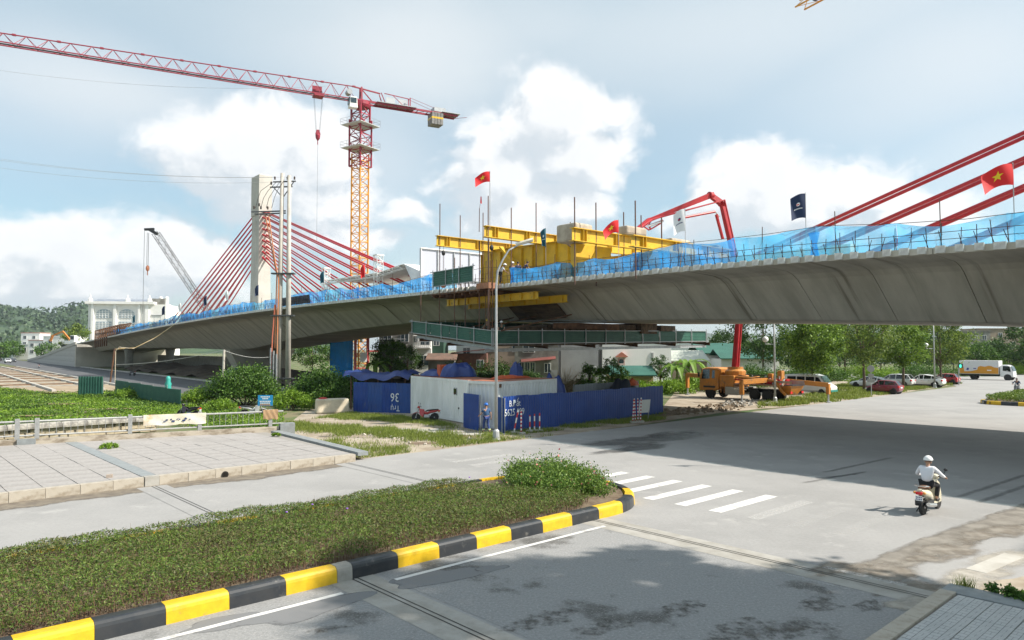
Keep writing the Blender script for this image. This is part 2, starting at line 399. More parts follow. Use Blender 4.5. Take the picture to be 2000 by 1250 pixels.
# leaves: a cloud of small four-sided blades as one mesh
def leaf_mesh(name, ctr, size, m, aspect=.55, upbias=.35, tri=False):
    n = len(ctr); ctr = np.asarray(ctr, dtype=np.float64)
    d = NP.normal(size=(n, 3)); d[:, 2] = d[:, 2] * .7 + upbias * np.abs(NP.normal(size=n)); d /= np.linalg.norm(d, axis=1)[:, None]
    e = NP.normal(size=(n, 3)); e -= (e * d).sum(1)[:, None] * d; e /= np.linalg.norm(e, axis=1)[:, None]
    f = np.cross(d, e)
    s = np.asarray(size) * (0.7 + .6 * NP.random(n)); s = s[:, None]
    a = ctr - e * s * .5; c = ctr + e * s * .5; b = ctr + f * s * .5 * aspect; dd = ctr - f * s * .5 * aspect
    v = np.stack([a, b, c, dd], 1).reshape(-1, 3)
    return quads_mesh(name, v, m)
def quads_mesh(name, v, m):
    n = len(v) // 4
    me = bpy.data.meshes.new(name); me.vertices.add(4 * n); me.loops.add(4 * n); me.polygons.add(n)
    me.vertices.foreach_set('co', np.ascontiguousarray(v, dtype=np.float32).ravel()); me.loops.foreach_set('vertex_index', np.arange(4 * n, dtype=np.int32))
    me.polygons.foreach_set('loop_start', np.arange(0, 4 * n, 4, dtype=np.int32)); me.polygons.foreach_set('loop_total', np.full(n, 4, dtype=np.int32))
    me.materials.append(m); me.update(); return me
def blades_mesh(name, base, h, w, m, lean=.35):
    # upright grass blades standing on the points base
    n = len(base); base = np.asarray(base, dtype=np.float64); a = NP.random(n) * 2 * math.pi
    e = np.stack([np.cos(a), np.sin(a), np.zeros(n)], 1); hh = np.asarray(h) * (.6 + .8 * NP.random(n))
    tip = base + np.stack([NP.normal(size=n) * lean * hh, NP.normal(size=n) * lean * hh, hh], 1); w = np.asarray(w) * np.ones(n)
    v = np.stack([base - e * w[:, None] / 2, base + e * w[:, None] / 2, tip + e * w[:, None] * .12, tip - e * w[:, None] * .12], 1).reshape(-1, 3)
    return quads_mesh(name, v, m)
def in_poly(x, y, poly):
    c = np.zeros(len(x), bool); j = len(poly) - 1
    for i in range(len(poly)):
        xi, yi = poly[i][0], poly[i][1]; xj, yj = poly[j][0], poly[j][1]
        c ^= ((yi > y) != (yj > y)) & (x < (xj - xi) * (y - yi) / (yj - yi + 1e-12) + xi); j = i
    return c
def scatter(poly, n):
    p = np.array([(q[0], q[1]) for q in poly]); lo, hi = p.min(0), p.max(0); out = []
    while sum(len(o) for o in out) < n:
        r = lo + NP.random((n, 2)) * (hi - lo); out.append(r[in_poly(r[:, 0], r[:, 1], p)])
    return np.concatenate(out)[:n]

# ================================================================== the setting
m_ground = mat('earth_and_grass', (.10, .13, .035), .95, c2=(.20, .16, .10), scale=.12, c3=(.05, .10, .02), s3=.5, lo3=.45, hi3=.6, bump=.6, bscale=3)
m_sand = mat('sandy_earth', (.36, .31, .24), .95, c2=(.25, .20, .145), scale=.55, detail=8, lo=.4, hi=.62, c3=(.46, .43, .38), s3=1.6, lo3=.55, hi3=.72, bump=.7, bscale=7)
m_road = mat('pale_asphalt', (.298, .292, .285), .82, c2=(.25, .246, .24), scale=.22, detail=9, stretch=(1, 1, 1), lo=.38, hi=.66, c3=(.345, .337, .326), s3=.9, lo3=.55, hi3=.75, speck=(11, .07), bump=.25, bscale=45)
m_asph = mat('worn_asphalt', (.25, .25, .248), .85, c2=(.10, .098, .092), scale=.42, detail=10, lo=.54, hi=.64, c3=(.36, .352, .34), s3=24, lo3=.52, hi3=.72, speck=(18, .17), bump=.6, bscale=70)
m_black_asph = mat('new_asphalt', (.075, .077, .082), .8, c2=(.10, .10, .105), scale=.3, bump=.2, bscale=20)
m_conc = mat('concrete', (.36, .345, .315), .85, c2=(.27, .255, .225), scale=1.3, detail=8, bump=.3, bscale=12)
m_conc_lt = mat('pale_concrete', (.46, .44, .40), .85, c2=(.36, .34, .30), scale=1.2, detail=7, bump=.25, bscale=12)
m_kerb = mat('stained_kerb_concrete', (.40, .36, .30), .9, c2=(.22, .18, .13), scale=1.6, detail=9, lo=.45, hi=.7, stretch=(1, 1, 2), bump=.4, bscale=14)
m_slab = mat('pavement_slab', (.325, .306, .294), .85, c2=(.275, .26, .248), scale=.7, detail=8, c3=(.36, .34, .31), s3=5, lo3=.6, hi3=.75, speck=(9, .12), bump=.2, bscale=25)
m_joint = mat('slab_joint', (.26, .245, .225), .95)
m_granite = mat('grey_granite_border', (.25, .27, .275), .6, c2=(.20, .215, .22), scale=3, bump=.1, bscale=40)
m_paint = mat('worn_white_paint', (.62, .61, .59), .7, c2=(.40, .39, .375), scale=2.2, detail=10, lo=.52, hi=.68)
def worn_paint(name, lo, hi, top):
    m = mat(name, (.60, .59, .57), .75); N, L = m.node_tree.nodes, m.node_tree.links; tc = N.new('ShaderNodeTexCoord'); ns = N.new('ShaderNodeTexNoise'); ns.inputs['Scale'].default_value = 11; ns.inputs['Detail'].default_value = 10; ns.inputs['Roughness'].default_value = .75
    L.new(tc.outputs['Object'], ns.inputs['Vector']); mr = N.new('ShaderNodeMapRange'); mr.interpolation_type = 'SMOOTHSTEP'; L.new(ns.outputs[0], mr.inputs[0]); mr.inputs[1].default_value = lo; mr.inputs[2].default_value = hi; mr.inputs[4].default_value = top; L.new(mr.outputs[0], N['Principled BSDF'].inputs['Alpha']); return m
m_worn = worn_paint('thin_worn_paint', .30, .68, .62); m_worn2 = worn_paint('almost_gone_paint', .34, .74, .34)
m_steel_dk = mat('dark_joint_steel', (.035, .033, .03), .5, .6)
m_kyellow = mat('kerb_yellow_paint', (.66, .42, .012), .42, c2=(.58, .36, .014), scale=2, c3=(.34, .25, .10), s3=4, lo3=.62, hi3=.78, speck=(7, .10))
m_kblack = mat('kerb_black_paint', (.022, .026, .032), .32, c2=(.035, .037, .04), scale=3, c3=(.13, .125, .115), s3=4, lo3=.58, hi3=.76)
m_soil = mat('planting_soil', (.10, .065, .04), 1.0, c2=(.17, .13, .085), scale=2.5, bump=.8, bscale=12)

sheet('ground', [(-2900, -700), (2900, -700), (2900, 4000), (-2900, 4000)], -.03, m_ground)
road_pts = [(-60, -120), (165, -120), (165, 95), (119, 95), (116.5, 38), (113, 32.5), (107, 30.2), (62, 29.0), (17, 28.3), (-60, 28.3)]
ROAD = sheet('road', [SW(a, q) for a, q in road_pts], 0.0, m_road)
tag(ROAD, 'pale dusty asphalt street and junction passing beneath the bridge', None)
def rsheet(name, aq, z, m): return sheet(name, [SW(a, q) for a, q in aq], z, m, parent=ROAD)
rsheet('worn_lane', [(-30, 4.6), (7.45, 4.6), (7.45, 13.72), (-30, 13.72)], .004, m_asph)
rsheet('worn_lane', [(8.55, 4.6), (15.3, 4.6), (15.3, 13.72), (8.55, 13.72)], .004, m_asph)
for a, q0, q1 in ((8.0, 4.9, 13.75), (8.0, 19.7, 27.7), (15.75, 4.9, 13.75), (15.75, 19.7, 27.7)):   # culvert joints
    rsheet('joint_band', [(a - .55, q0), (a + .45, q0), (a + .45, q1), (a - .55, q1)], .008, m_conc if q0 < 10 else m_road)
    for k in (-.05, .07): rsheet('joint_strip', [(a + k - .016, q0), (a + k + .016, q0), (a + k + .016, q1), (a + k - .016, q1)], .012, m_steel_dk)
for a0, a1 in ((-12, 7.35), (8.6, 15.45)):
    rsheet('lane_line', [(a0, 12.99), (a1, 12.99), (a1, 13.12), (a0, 13.12)], .012, m_paint)
for i in range(14):                                                              # crosswalk
    q = 8.05 + i * 1.235 + (0 if i < 10 else .5)
    if 18.9 < q < 20.4: continue
    rsheet('crosswalk_stripe', [(19.25, q), (22.75, q), (22.75, q + .43), (19.25, q + .43)], .006, m_paint if 11.2 < q < 18.5 else (m_worn if (q > 10 and q < 19) or q > 23 else m_worn2))
rsheet('stop_line', [(16.1, 5.6), (16.3, 5.6), (16.3, 7.3), (16.1, 7.3)], .013, m_worn)
rsheet('stop_line', [(15.0, 6.3), (15.12, 6.3), (15.12, 7.6), (15.0, 7.6)], .016, m_worn2)
m_gutter = mat('damp_gutter_dirt', (.155, .14, .12), .9, c2=(.22, .205, .185), scale=1.5, detail=8)
def ragged(a0, a1, q0, q1, n, amp, fixed='hi'):
    lo = [(a0 + (a1 - a0) * i / n, q0 + NP.normal() * amp) for i in range(n + 1)]
    hi = [(a0 + (a1 - a0) * i / n, q1) for i in range(n, -1, -1)]
    return lo + hi
soft_strip('gutter_dirt', [SW(-20 + 1.2 * i, 26.75 + NP.normal() * .15) for i in range(31)], [SW(-20 + 1.2 * i, 28.15) for i in range(31)], .005, soft_mat('gutter_stain', (.12, .10, .08), (.20, .17, .13), .8, 1.6, .30, .62), ROAD)
m_wet = mat('damp_road_stain', (.15, .15, .15), .45, c2=(.24, .235, .23), scale=.7, detail=9, lo=.35, hi=.7)
def blob(cx, cy, rx, ry, n=40, amp=.14, ang=0):
    out = []
    ph = [random.random() * 6.28 for _ in range(5)]
    for i in range(n):
        t = 2 * math.pi * i / n; k = 1 + amp * sum(math.sin((j + 2) * t + ph[j]) / (1 + .5 * j) for j in range(5))
        x, y = rx * k * math.cos(t), ry * k * math.sin(t); out.append((cx + x * math.cos(ang) - y * math.sin(ang), cy + x * math.sin(ang) + y * math.cos(ang)))
    return out
for px, py, rx, ry in ((1270, 858, 4.2, 1.5), (1310, 848, 2.2, .9), (1240, 876, 2.6, .7)):
    g = G(px, py); soft_patch('damp_patch', blob(g.x, g.y, rx * 1.4, ry * 1.5, ang=SANG), .0045 + random.random() * .003, soft_mat('damp_stain', (.085, .085, .085), (.13, .13, .13), .4, .8, .45, 1.0, .8), ROAD)
for px, py, rx, ry in ((850, 1128, .95, .36), (600, 1190, 1.0, .38), (955, 1112, .45, .15), (450, 1215, .8, .22)):
    g = G(px, py); soft_patch('asphalt_patch', blob(g.x, g.y, rx * 1.15, ry * 1.3, ang=SANG - .1, amp=.16), .0085 + random.random() * .001, soft_mat('fresh_patch', (.17, .172, .175), None, .8, 3.0, .12, .36), ROAD)
m_track = mat('dusty_tyre_track', (.17, .155, .135), .95, c2=(.30, .285, .26), scale=.8, detail=10, lo=.45, hi=.6, stretch=(1, 1, 1))
tr_l = [G(x, y) for x, y in ((1590, 1118), (1700, 1090), (1800, 1050), (1900, 1015), (1990, 985), (2080, 960))]
tr_r = [G(x, y) for x, y in ((2140, 985), (2030, 1020), (1900, 1065), (1800, 1105), (1700, 1142), (1640, 1150))]
soft_strip('tyre_track', tr_l, list(reversed(tr_r)), .0055, soft_mat('tyre_dust', (.15, .135, .115), (.24, .22, .19), .95, .9, .22, .6), ROAD)
for k, (px, py, rx, ry) in enumerate(((1720, 1120, 1.6, .7), (1840, 1080, 2.2, .6), (1950, 1040, 2.4, .7), (1780, 1150, 1.2, .5), (1640, 1110, 1.2, .5))):
    g = G(px, py); soft_patch('dust_stain', blob(g.x, g.y, rx, ry, ang=SANG - .25), .0065 + .0004 * k, soft_mat('brown_dust', (.17, .145, .115), (.26, .235, .20), .95, 1.6, .44, .92), ROAD)
for k, (px, py, rx, ry) in enumerate(((1900, 1130, 1.8, .6), (1790, 1180, .9, .5), (1970, 1090, 1.8, .6))):
    g = G(px, py); soft_patch('pale_dust', blob(g.x, g.y, rx, ry, ang=SANG - .25), .0085 + .0004 * k, soft_mat('pale_sand_dust', (.42, .39, .34), (.36, .33, .28), .95, 1.4, .44, .95), ROAD)
for k, (px, py, rx, ry) in enumerate(((1060, 1210, 1.3, .6), (1330, 1190, 1.1, .5), (1450, 1235, 1.6, .7), (1600, 1180, 1.0, .5), (1180, 1225, 1.0, .5), (640, 1230, .6, .25), (1560, 1230, 1.2, .5), (1700, 1185, .8, .4))):
    g = G(px, py); soft_patch('oil_stain', blob(g.x, g.y, rx, ry, ang=SANG - .2), .0092 + .0004 * k, soft_mat('dark_oil_stain', (.07, .065, .055), (.12, .11, .095), .8, 5.0, .70, .98, .75), ROAD)
for k, (x0, y0, x1, y1) in enumerate(((1590, 936, 1680, 925), (1560, 945, 1700, 920), (1600, 925, 1750, 892), (1860, 975, 2010, 925), (1900, 985, 2030, 940))):
    a, b2 = G(x0, y0), G(x1, y1); n_ = Vector((-(b2 - a).y, (b2 - a).x, 0)).normalized() * .16; soft_strip('tyre_mark', [a.lerp(b2, f / 8) + n_ for f in range(9)], [a.lerp(b2, f / 8) - n_ for f in range(9)], .007 + .0004 * k, soft_mat('rubber_mark', (.10, .10, .10), None, .8, 3, .35, .9, .38), ROAD)

# ---------------------------------------------------------------- pavement beside the culvert
SWZ = .30
pave_poly = [(-18, 28.0), (16.35, 28.0), (17.05, 38.9), (9.0, 42.5), (5.5, 44.2), (-9, 50.0), (-18, 53)]
def poly_solid(name, aq, z0, z1, m, parent=None):
    pts = [SW(a, q) for a, q in aq]; mb = MB(); mb.prism([(p.x, p.y) for p in pts], z0, z1, 'xy')
    o = mb.obj(name, m, parent); bm = bmesh.new(); bm.from_mesh(o.data); bmesh.ops.recalc_face_normals(bm, faces=bm.faces); bm.to_mesh(o.data); bm.free()
    return o
PAVE = poly_solid('pavement', pave_poly, -.1, SWZ - .02, m_joint); tag(PAVE, 'pale slab pavement with stained kerb along the canal railing', None, None, 'structure')
slab_me = MB().box((0, 0, 0), (.985, .985, .04), top=(.985, .985)).mesh('paving_slab', m_slab)
cells = []
for i in range(-18, 17):
    for j in range(0, 26):
        a, q = i + (.25 if i < 8 else .75), 28.64 + j
        pp = np.array(pave_poly); corners = [(a + dx, q + dy) for dx in (-.49, .49) for dy in (-.49, .49)]
        if all(in_poly(np.array([c[0]]), np.array([c[1]]), pp)[0] for c in corners): cells.append((a, q))
cells.sort(key=lambda c: (SW(*c)).length)
rest = MB()
for k, (a, q) in enumerate(cells):
    p = SW(a, q, SWZ - .012 + NP.normal() * .003)
    if k < 290: link('paving_slab', slab_me, PAVE, p, (NP.normal() * .004, NP.normal() * .004, SANG + NP.normal() * .003))
    else: rest.box(p, (.985, .985, .04), rz=SANG)
if rest.v: tag(rest.obj('paving_slabs', m_slab, PAVE), kind='stuff')
kerb_me = MB().box((0, 0, 0), (.985, .26, .48)).mesh('kerb_stone', m_kerb)
for i in range(-18, 16):
    link('kerb_stone', kerb_me, PAVE, SW(i + (.25 if i < 8 else .75), 27.98 + NP.normal() * .006, .085 + NP.normal() * .004), (0, 0, SANG + NP.normal() * .004))
mb = MB(); mb.box(SW(8.0, 36.0, SWZ - .012), (.48, 15.6, .06), rz=SANG); mb.obj('culvert_joint_slab', m_granite, PAVE); mb = MB(); mb.box(SW(8.0, 27.97, .09), (.48, .3, .5), rz=SANG); mb.obj('culvert_joint_block', m_conc, PAVE)
mb = MB(); mb.lathe([(.13, 0), (.13, .03), (.09, .03), (.09, 0)], 14, axis='y'); mb.obj('drain_hole', m_steel_dk, PAVE, loc=SW(10.6, 27.82, .1), rot=(0, 0, SANG))
mb = MB(); mb.bar(SW(16.72, 28.0, SWZ - .02), SW(17.45, 38.6, SWZ - .02), .5, .16); mb.obj('border_strip', m_granite, PAVE)
b = MB(); b.box((0, 0, 0), (.2, .14, .12)); tag(b.obj('loose_brick', mat('dusty_brick', (.36, .30, .25), .9), None, loc=G(214, 933, SWZ) + Vector((0, 0, .06)), rot=(0, 0, .4)), 'pale broken brick lying alone on the slab pavement', 'brick')

# ---------------------------------------------------------------- corner pavement at the lower right
def key_mat():
    m = bpy.data.materials.new('key_pattern_slab'); m.use_nodes = True; N, L = m.node_tree.nodes, m.node_tree.links
    b = N['Principled BSDF']; b.inputs['Roughness'].default_value = .8
    tc = N.new('ShaderNodeTexCoord'); cur = None
    for (sx, sy, off, rz) in ((3.35, 6.7, .5, 0), (3.35, 6.7, .5, math.pi / 2)):
        mp = N.new('ShaderNodeMapping'); mp.inputs['Rotation'].default_value = (0, 0, rz); mp.inputs['Location'].default_value = (.3, .3, 0); L.new(tc.outputs['Object'], mp.inputs[0])
        br = N.new('ShaderNodeTexBrick'); br.inputs['Scale'].default_value = 6.66; br.inputs['Mortar Size'].default_value = .035; br.offset = .5
        br.inputs['Brick Width'].default_value = 1.0; br.inputs['Row Height'].default_value = 1.0
        L.new(mp.outputs[0], br.inputs['Vector'])
        br.inputs['Color1'].default_value = br.inputs['Color2'].default_value = (1, 1, 1, 1); br.inputs['Mortar'].default_value = (.45, .45, .45, 1)
        if cur is None: cur = br.outputs[0]
        else:
            mx = N.new('ShaderNodeMix'); mx.data_type = 'RGBA'; mx.blend_type = 'MULTIPLY'; mx.inputs[0].default_value = .75
            L.new(cur, mx.inputs[6]); L.new(br.outputs[0], mx.inputs[7]); cur = mx.outputs[2]
    ns = N.new('ShaderNodeTexNoise'); ns.inputs['Scale'].default_value = 2.0; ns.inputs['Detail'].default_value = 8
    oi = N.new('ShaderNodeObjectInfo'); ad = N.new('ShaderNodeVectorMath'); ad.operation = 'ADD'; L.new(tc.outputs['Object'], ad.inputs[0]); L.new(oi.outputs['Location'], ad.inputs[1]); L.new(ad.outputs[0], ns.inputs['Vector'])
    rp = N.new('ShaderNodeValToRGB'); rp.color_ramp.elements[0].color = (.34, .345, .34, 1); rp.color_ramp.elements[1].color = (.52, .52, .505, 1); L.new(ns.outputs[0], rp.inputs[0])
    m2 = N.new('ShaderNodeMix'); m2.data_type = 'RGBA'; m2.blend_type = 'MULTIPLY'; m2.inputs[0].default_value = 1; L.new(rp.outputs[0], m2.inputs[6]); L.new(cur, m2.inputs[7])
    L.new(m2.outputs[2], b.inputs['Base Color']); return m
m_key = key_mat()
CZ = .16
CPAVE = poly_solid('pavement', [(-20, 4.6), (15.85, 4.6), (15.85, -14), (-20, -14)], -.1, CZ - .02, m_joint); tag(CPAVE, 'corner pavement of patterned square slabs with granite edge', None, None, 'structure')
ks = MB().box((0, 0, 0), (.588, .588, .04), top=(.985, .985)).mesh('paving_slab', m_key)
for i in range(14):
    for j in range(14):
        link('paving_slab', ks, CPAVE, SW(15.53 - i * .6, 4.24 - j * .6, CZ - .012 + NP.normal() * .0025), (NP.normal() * .004, NP.normal() * .004, SANG))
kme = MB().box((0, 0, 0), (.985, .28, .34)).mesh('kerb_stone', m_kerb)
for i in range(22): link('kerb_stone', kme, CPAVE, SW(15.4 - i, 4.72 + NP.normal() * .005, .022), (0, 0, SANG))
mb = MB(); mb.box(SW(16.15, -4.6, .03), (.58, 18.9, .3), rz=SANG); mb.obj('border_strip', m_granite, CPAVE)
sp = [(16.45, 4.5), (17.2, 4.9), (18.4, 4.2), (20.5, 3.6), (23, 1.5), (26, -1), (30, -6), (30, -30), (16.45, -30)]
sheet('sandy_verge', [SW(a, q) for a, q in sp], .005, m_sand)
for px, py in ((1945, 1100),):
    g = G(px, py); mbx = MB(); mbx.box((0, 0, .008), (2.1, .42, .014), rz=SANG - .12); mbx.obj('concrete_strip', m_conc_lt, ROAD, loc=(g.x, g.y, 0))

# ---------------------------------------------------------------- median with painted kerb
MEDIAN = poly_solid('median', [(-30, 13.95), (16.4, 13.95), (17.9, 14.3), (18.9, 15.3), (19.25, 16.7), (18.9, 18.1), (17.9, 19.1), (16.4, 19.45), (-30, 19.45)], -.05, .27, m_soil)
tag(MEDIAN, 'planted median ending in a rounded nose with painted kerb', None, None, 'structure')
path = [(-30 + .3 * i, 13.7) for i in range(156)]
path = [p for p in path if p[0] < 16.6] + [(16.6 + 3.0 * math.sin(t), 16.7 - 3.0 * math.cos(t)) for t in [math.pi * i / 26 for i in range(27)]]
path += [(16.5 - .5 * i, 19.7) for i in range(90)]
cum = [0.0]
for i in range(1, len(path)): cum.append(cum[-1] + math.dist(path[i], path[i - 1]))
def at_len(d):
    d = min(max(d, 0), cum[-1] - 1e-4)
    for i in range(1, len(cum)):
        if cum[i] >= d:
            f = (d - cum[i - 1]) / max(1e-9, cum[i] - cum[i - 1]); p = [path[i - 1][k] + (path[i][k] - path[i - 1][k]) * f for k in (0, 1)]
            t = Vector((path[i][0] - path[i - 1][0], path[i][1] - path[i - 1][1])).normalized(); return p, t
def kerb_block(d0, d1, m, parent, frame=SW, pathf=at_len):
    sec = [(0, 0), (.015, .22), (.03, .275), (.07, .315), (.12, .33), (.31, .33), (.315, 0)]; rings = []; n = 2 if d1 - d0 < .5 else 5
    for i in range(n):
        p, t = pathf(d0 + (d1 - d0) * i / (n - 1)); nn = Vector((-t.y, t.x))
        rings.append([tuple(frame(p[0] + nn.x * o, p[1] + nn.y * o, z)) for o, z in sec])
    mb = MB(); mb.loft(rings); o = mb.obj('kerb_block', m, parent)
    for pl in o.data.polygons: pl.use_smooth = False
    return o
bounds = []; a0 = 7.96 + 30
d = a0; col = 1                                   # right of the grey joint block: black first
seq = []
while d < cum[-1] - 1.2 and d < 75: seq.append((d, d + 1.145, m_kblack if col else m_kyellow)); d += 1.145; col = 1 - col
d = 7.59 + 30; col = 0
while d > 14: seq.append((d - 1.125, d, m_kyellow if col == 0 else m_kblack)); d -= 1.125; col = 1 - col
seq.append((7.595 + 30, 7.955 + 30, m_conc))
for d0, d1, m in seq: kerb_block(d0 + .003, d1 - .003, m, MEDIAN)
# low planting as one mass of small leaves
m_cover = leaf_mat('ground_cover_leaf', (.028, .07, .012), (.18, .26, .045), .3, third=(.17, .14, .06))
pts = []
cp = [(-12, 14.12), (15.6, 14.12), (16.6, 14.6), (16.4, 15.6), (15.6, 16.8), (15.0, 18.4), (14.6, 19.52), (-12, 19.52)]
xy = scatter(cp, 210000); rowv = .5 + .5 * np.sin(xy[:, 0] * 2.1 + np.sin(xy[:, 1] * 3))
edge = np.minimum(np.minimum(xy[:, 1] - 14.05, 19.75 - xy[:, 1]), .5) / .5
edge = np.clip(edge, .0, 1) ** .5
edge = np.where(np.abs(xy[:, 0] - 7.75 + (xy[:, 1] - 14) * .1) < .16, edge * .55 + .1 * np.clip(xy[:, 1] - 14, 0, 4), edge); edge = np.clip(edge, 0, 1)
top = .31 * (.25 + .75 * edge) * (1 + .12 * np.sin(xy[:, 0] * 5.3) * np.sin(xy[:, 1] * 6.1)) + NP.normal(size=len(xy)) * .022
z = .26 + top * (1 - .55 * NP.random(len(xy)) ** 2.2)
w3 = np.stack([SM.x * xy[:, 0] + SQ.x * xy[:, 1], SM.y * xy[:, 0] + SQ.y * xy[:, 1], z], 1)
pn = np.sin(xy[:, 0] * 1.1 + 2 * np.sin(xy[:, 1] * .9)) + np.sin(xy[:, 1] * 1.7 + xy[:, 0] * .6) + .8 * np.sin(xy[:, 0] * 2.9 - xy[:, 1] * 2.1) + NP.normal(size=len(xy)) * .7
w3[:, 2] += .035 * np.sin(xy[:, 0] * 1.7 + 1) * edge + .03 * np.sin(xy[:, 1] * 2.3 + xy[:, 0]) * edge
keep = (pn > -2.3) | (NP.random(len(xy)) < .45)
GC = link('ground_cover', leaf_mesh('ground_cover', w3[keep & (pn < 1.75)], .075, m_cover, .26, upbias=1.5))
link('bronze_shoots', leaf_mesh('bronze_shoots', w3[keep & (pn >= 1.75)] + np.array([0, 0, .015]), .085, leaf_mat('bronze_leaf', (.05, .065, .018), (.18, .17, .06), .25, third=(.10, .17, .03)), .26, upbias=1.5), GC)['kind'] = 'stuff'; tag(GC, 'low clipped green and bronze ground cover filling the median', 'ground cover', None, 'stuff')
xs = scatter(cp, 26000); w3 = np.stack([SM.x * xs[:, 0] + SQ.x * xs[:, 1], SM.y * xs[:, 0] + SQ.y * xs[:, 1], np.full(len(xs), .26)], 1)
sel = (xs[:, 1] < 15.0) | (NP.random(len(xs)) < .3)
st_o = link('stems', blades_mesh('stems', w3[sel], .27, .012, mat('brown_stem', (.15, .085, .05), .9), .22), GC); st_o['kind'] = 'stuff'
for k in range(5):
    g = [(678, 993), (1243, 700), (610, 985), (917, 932), (560, 1000)][k]
    if k in (1,): continue
    p = G(g[0], g[1], .6); f = MB(); f.ball((0, 0, 0), (.035, .035, .02), 6, 4); f.obj('purple_flower', mat('purple_petal', (.28, .12, .55), .6), GC, loc=p)
# flowering bush on the nose
def clumped(n, clumps, jitter, flat=.8):
    k = NP.integers(0, len(clumps), n); c = np.array([q[:3] for q in clumps])[k]; r = np.array([q[3] for q in clumps])[k]
    d = NP.normal(size=(n, 3)); d /= np.linalg.norm(d, axis=1)[:, None]; rad = r * (NP.random(n) ** .45) * (1 + jitter * NP.normal(size=n))
    d[:, 2] *= flat
    return c + d * rad[:, None]
def bush(name, label, loc, rx, ry, h, nl, leafm, size, cat='bush', nclump=26, group=None, stem=True, base=0.0, flowers=None, ang=0.0, aspect=.55):
    t = thing(name, label, cat, loc, ang, group); cl = []
    for _ in range(nclump):
        a, rr = random.random() * 6.283, math.sqrt(random.random()); hz = h * (1 - .55 * rr * rr) * (.45 + .55 * random.random())
        cl.append((rx * rr * math.cos(a) * .8, ry * rr * math.sin(a) * .8, base + hz * .72, .2 * (rx + ry) / 2 * (.7 + .6 * random.random()) + .12 * h))
    p = clumped(nl, cl, .22); p[:, 2] = np.maximum(p[:, 2], .02 + base)
    link('foliage', leaf_mesh('foliage', p, size, leafm, aspect), t)
    if stem:
        mb = MB()
        for _ in range(8):
            c = random.choice(cl); mb.path([(c[0] * .15, c[1] * .15, 0), (c[0] * .6, c[1] * .6, c[2] * .6), (c[0], c[1], c[2])], [.02 + .012 * h, .014 + .008 * h, .006], 5)
        mb.obj('stem', mat('bark', (.13, .095, .065), .9, c2=(.08, .06, .045), scale=6, bump=.5), t)
    if flowers:
        idx = NP.choice(len(p), flowers[0], replace=False); fp = p[idx] * np.array([1.05, 1.05, 1.03])
        link('flowers', leaf_mesh('flowers', fp, flowers[1], flowers[2], .9, 1.2), t)['kind'] = 'stuff'
    return t
m_rose = leaf_mat('rose_leaf', (.04, .10, .018), (.22, .33, .06), .35)
bush('flowering_bush', 'loose green rose bush dotted with pink flowers on the median nose', SW(17.25, 17.0, .27), 1.6, 2.4, 1.05, 28000, m_rose, .075, nclump=60, flowers=(260, .07, leaf_mat('pink_petal', (.6, .12, .14), (.8, .35, .3), .2)), ang=SANG)
bush('ground_plant', 'small yellow-green plant beside the flowering bush on the median', SW(15.2, 16.6, .27), .45, .4, .25, 900, leaf_mat('lime_leaf', (.2, .24, .03), (.4, .42, .06), .3), .09, 'plant', 8, stem=False, ang=SANG)

# ================================================================== the bridge
m_gird = mat('girder_concrete', (.52, .485, .41), .88, c2=(.38, .35, .29), scale=.55, detail=9, lo=.34, hi=.68, stretch=(1.6, .30, .30), c3=(.16, .14, .105), s3=.6, lo3=.56, hi3=.70, stretch3=(2.6, .07, .07), bump=.2, bscale=6)
m_edge = mat('edge_concrete', (.74, .73, .69), .85, c2=(.50, .49, .46), scale=3, detail=8, bump=.3, bscale=10)
m_pyl = mat('pylon_concrete', (.52, .50, .46), .85, c2=(.44, .42, .385), scale=.35, detail=7, bump=.15, bscale=4)
m_stay = mat('red_stay_sheath', (.52, .02, .035), .38, c2=(.45, .018, .03), scale=2)
ZD = [(-262, 5.3), (-228, 6.59), (-175, 8.13), (-136.8, 9.15), (-105, 9.75), (-81.6, 9.94), (-50, 9.81), (-40, 9.69), (-22.7, 9.51), (-8.7, 9.12), (25, 7.95), (80, 5.6)]
ZB = [(-262, 3.3), (-230, 4.1), (-212, 4.8), (-160, 5.2), (-127, 4.85), (-118, 4.9), (-96, 6.3), (-75, 7.25), (-55, 7.6), (-40, 7.1), (-26.6, 6.75), (-10.5, 6.08), (10, 5.1), (22, 4.75), (32, 4.85), (60, 4.6)]
def zdeck(s): return interp(ZD, s)
def zbot(s): return interp(ZB, s)
BRW = 23.6
BRIDGE = thing('bridge', 'concrete extradosed bridge with red stays crossing above the street', 'bridge', BORG, BANG)
def section(s, e=0.0):
    z, zb = zdeck(s), zbot(s); dp = z - zb
    tb = 3.55 + 1.2 * max(.2, dp - .75)
    tb = min(tb, 9.3)
    near = [(0, z - .02), (0, z - .30), (2.4, z - .42), (3.0, z - .55), (3.45, z - .78), (3.75, z - 1.02), (tb - .08, zb + .05), (tb + .05, zb)]
    far = [(BRW - t, zz) for t, zz in reversed(near)]
    return near + far
s = -228.0; segs = []
while s < 58: segs.append((s, s + 4.0)); s += 4.0
for (a, b2) in segs:
    mb = MB(); rings = []
    for k in range(3):
        ss = a + .018 + (b2 - a - .036) * k / 2; rings.append([(ss, t, z) for t, z in section(ss)])
    mb.loft(rings); o = mb.obj('girder_segment', m_gird, BRIDGE)
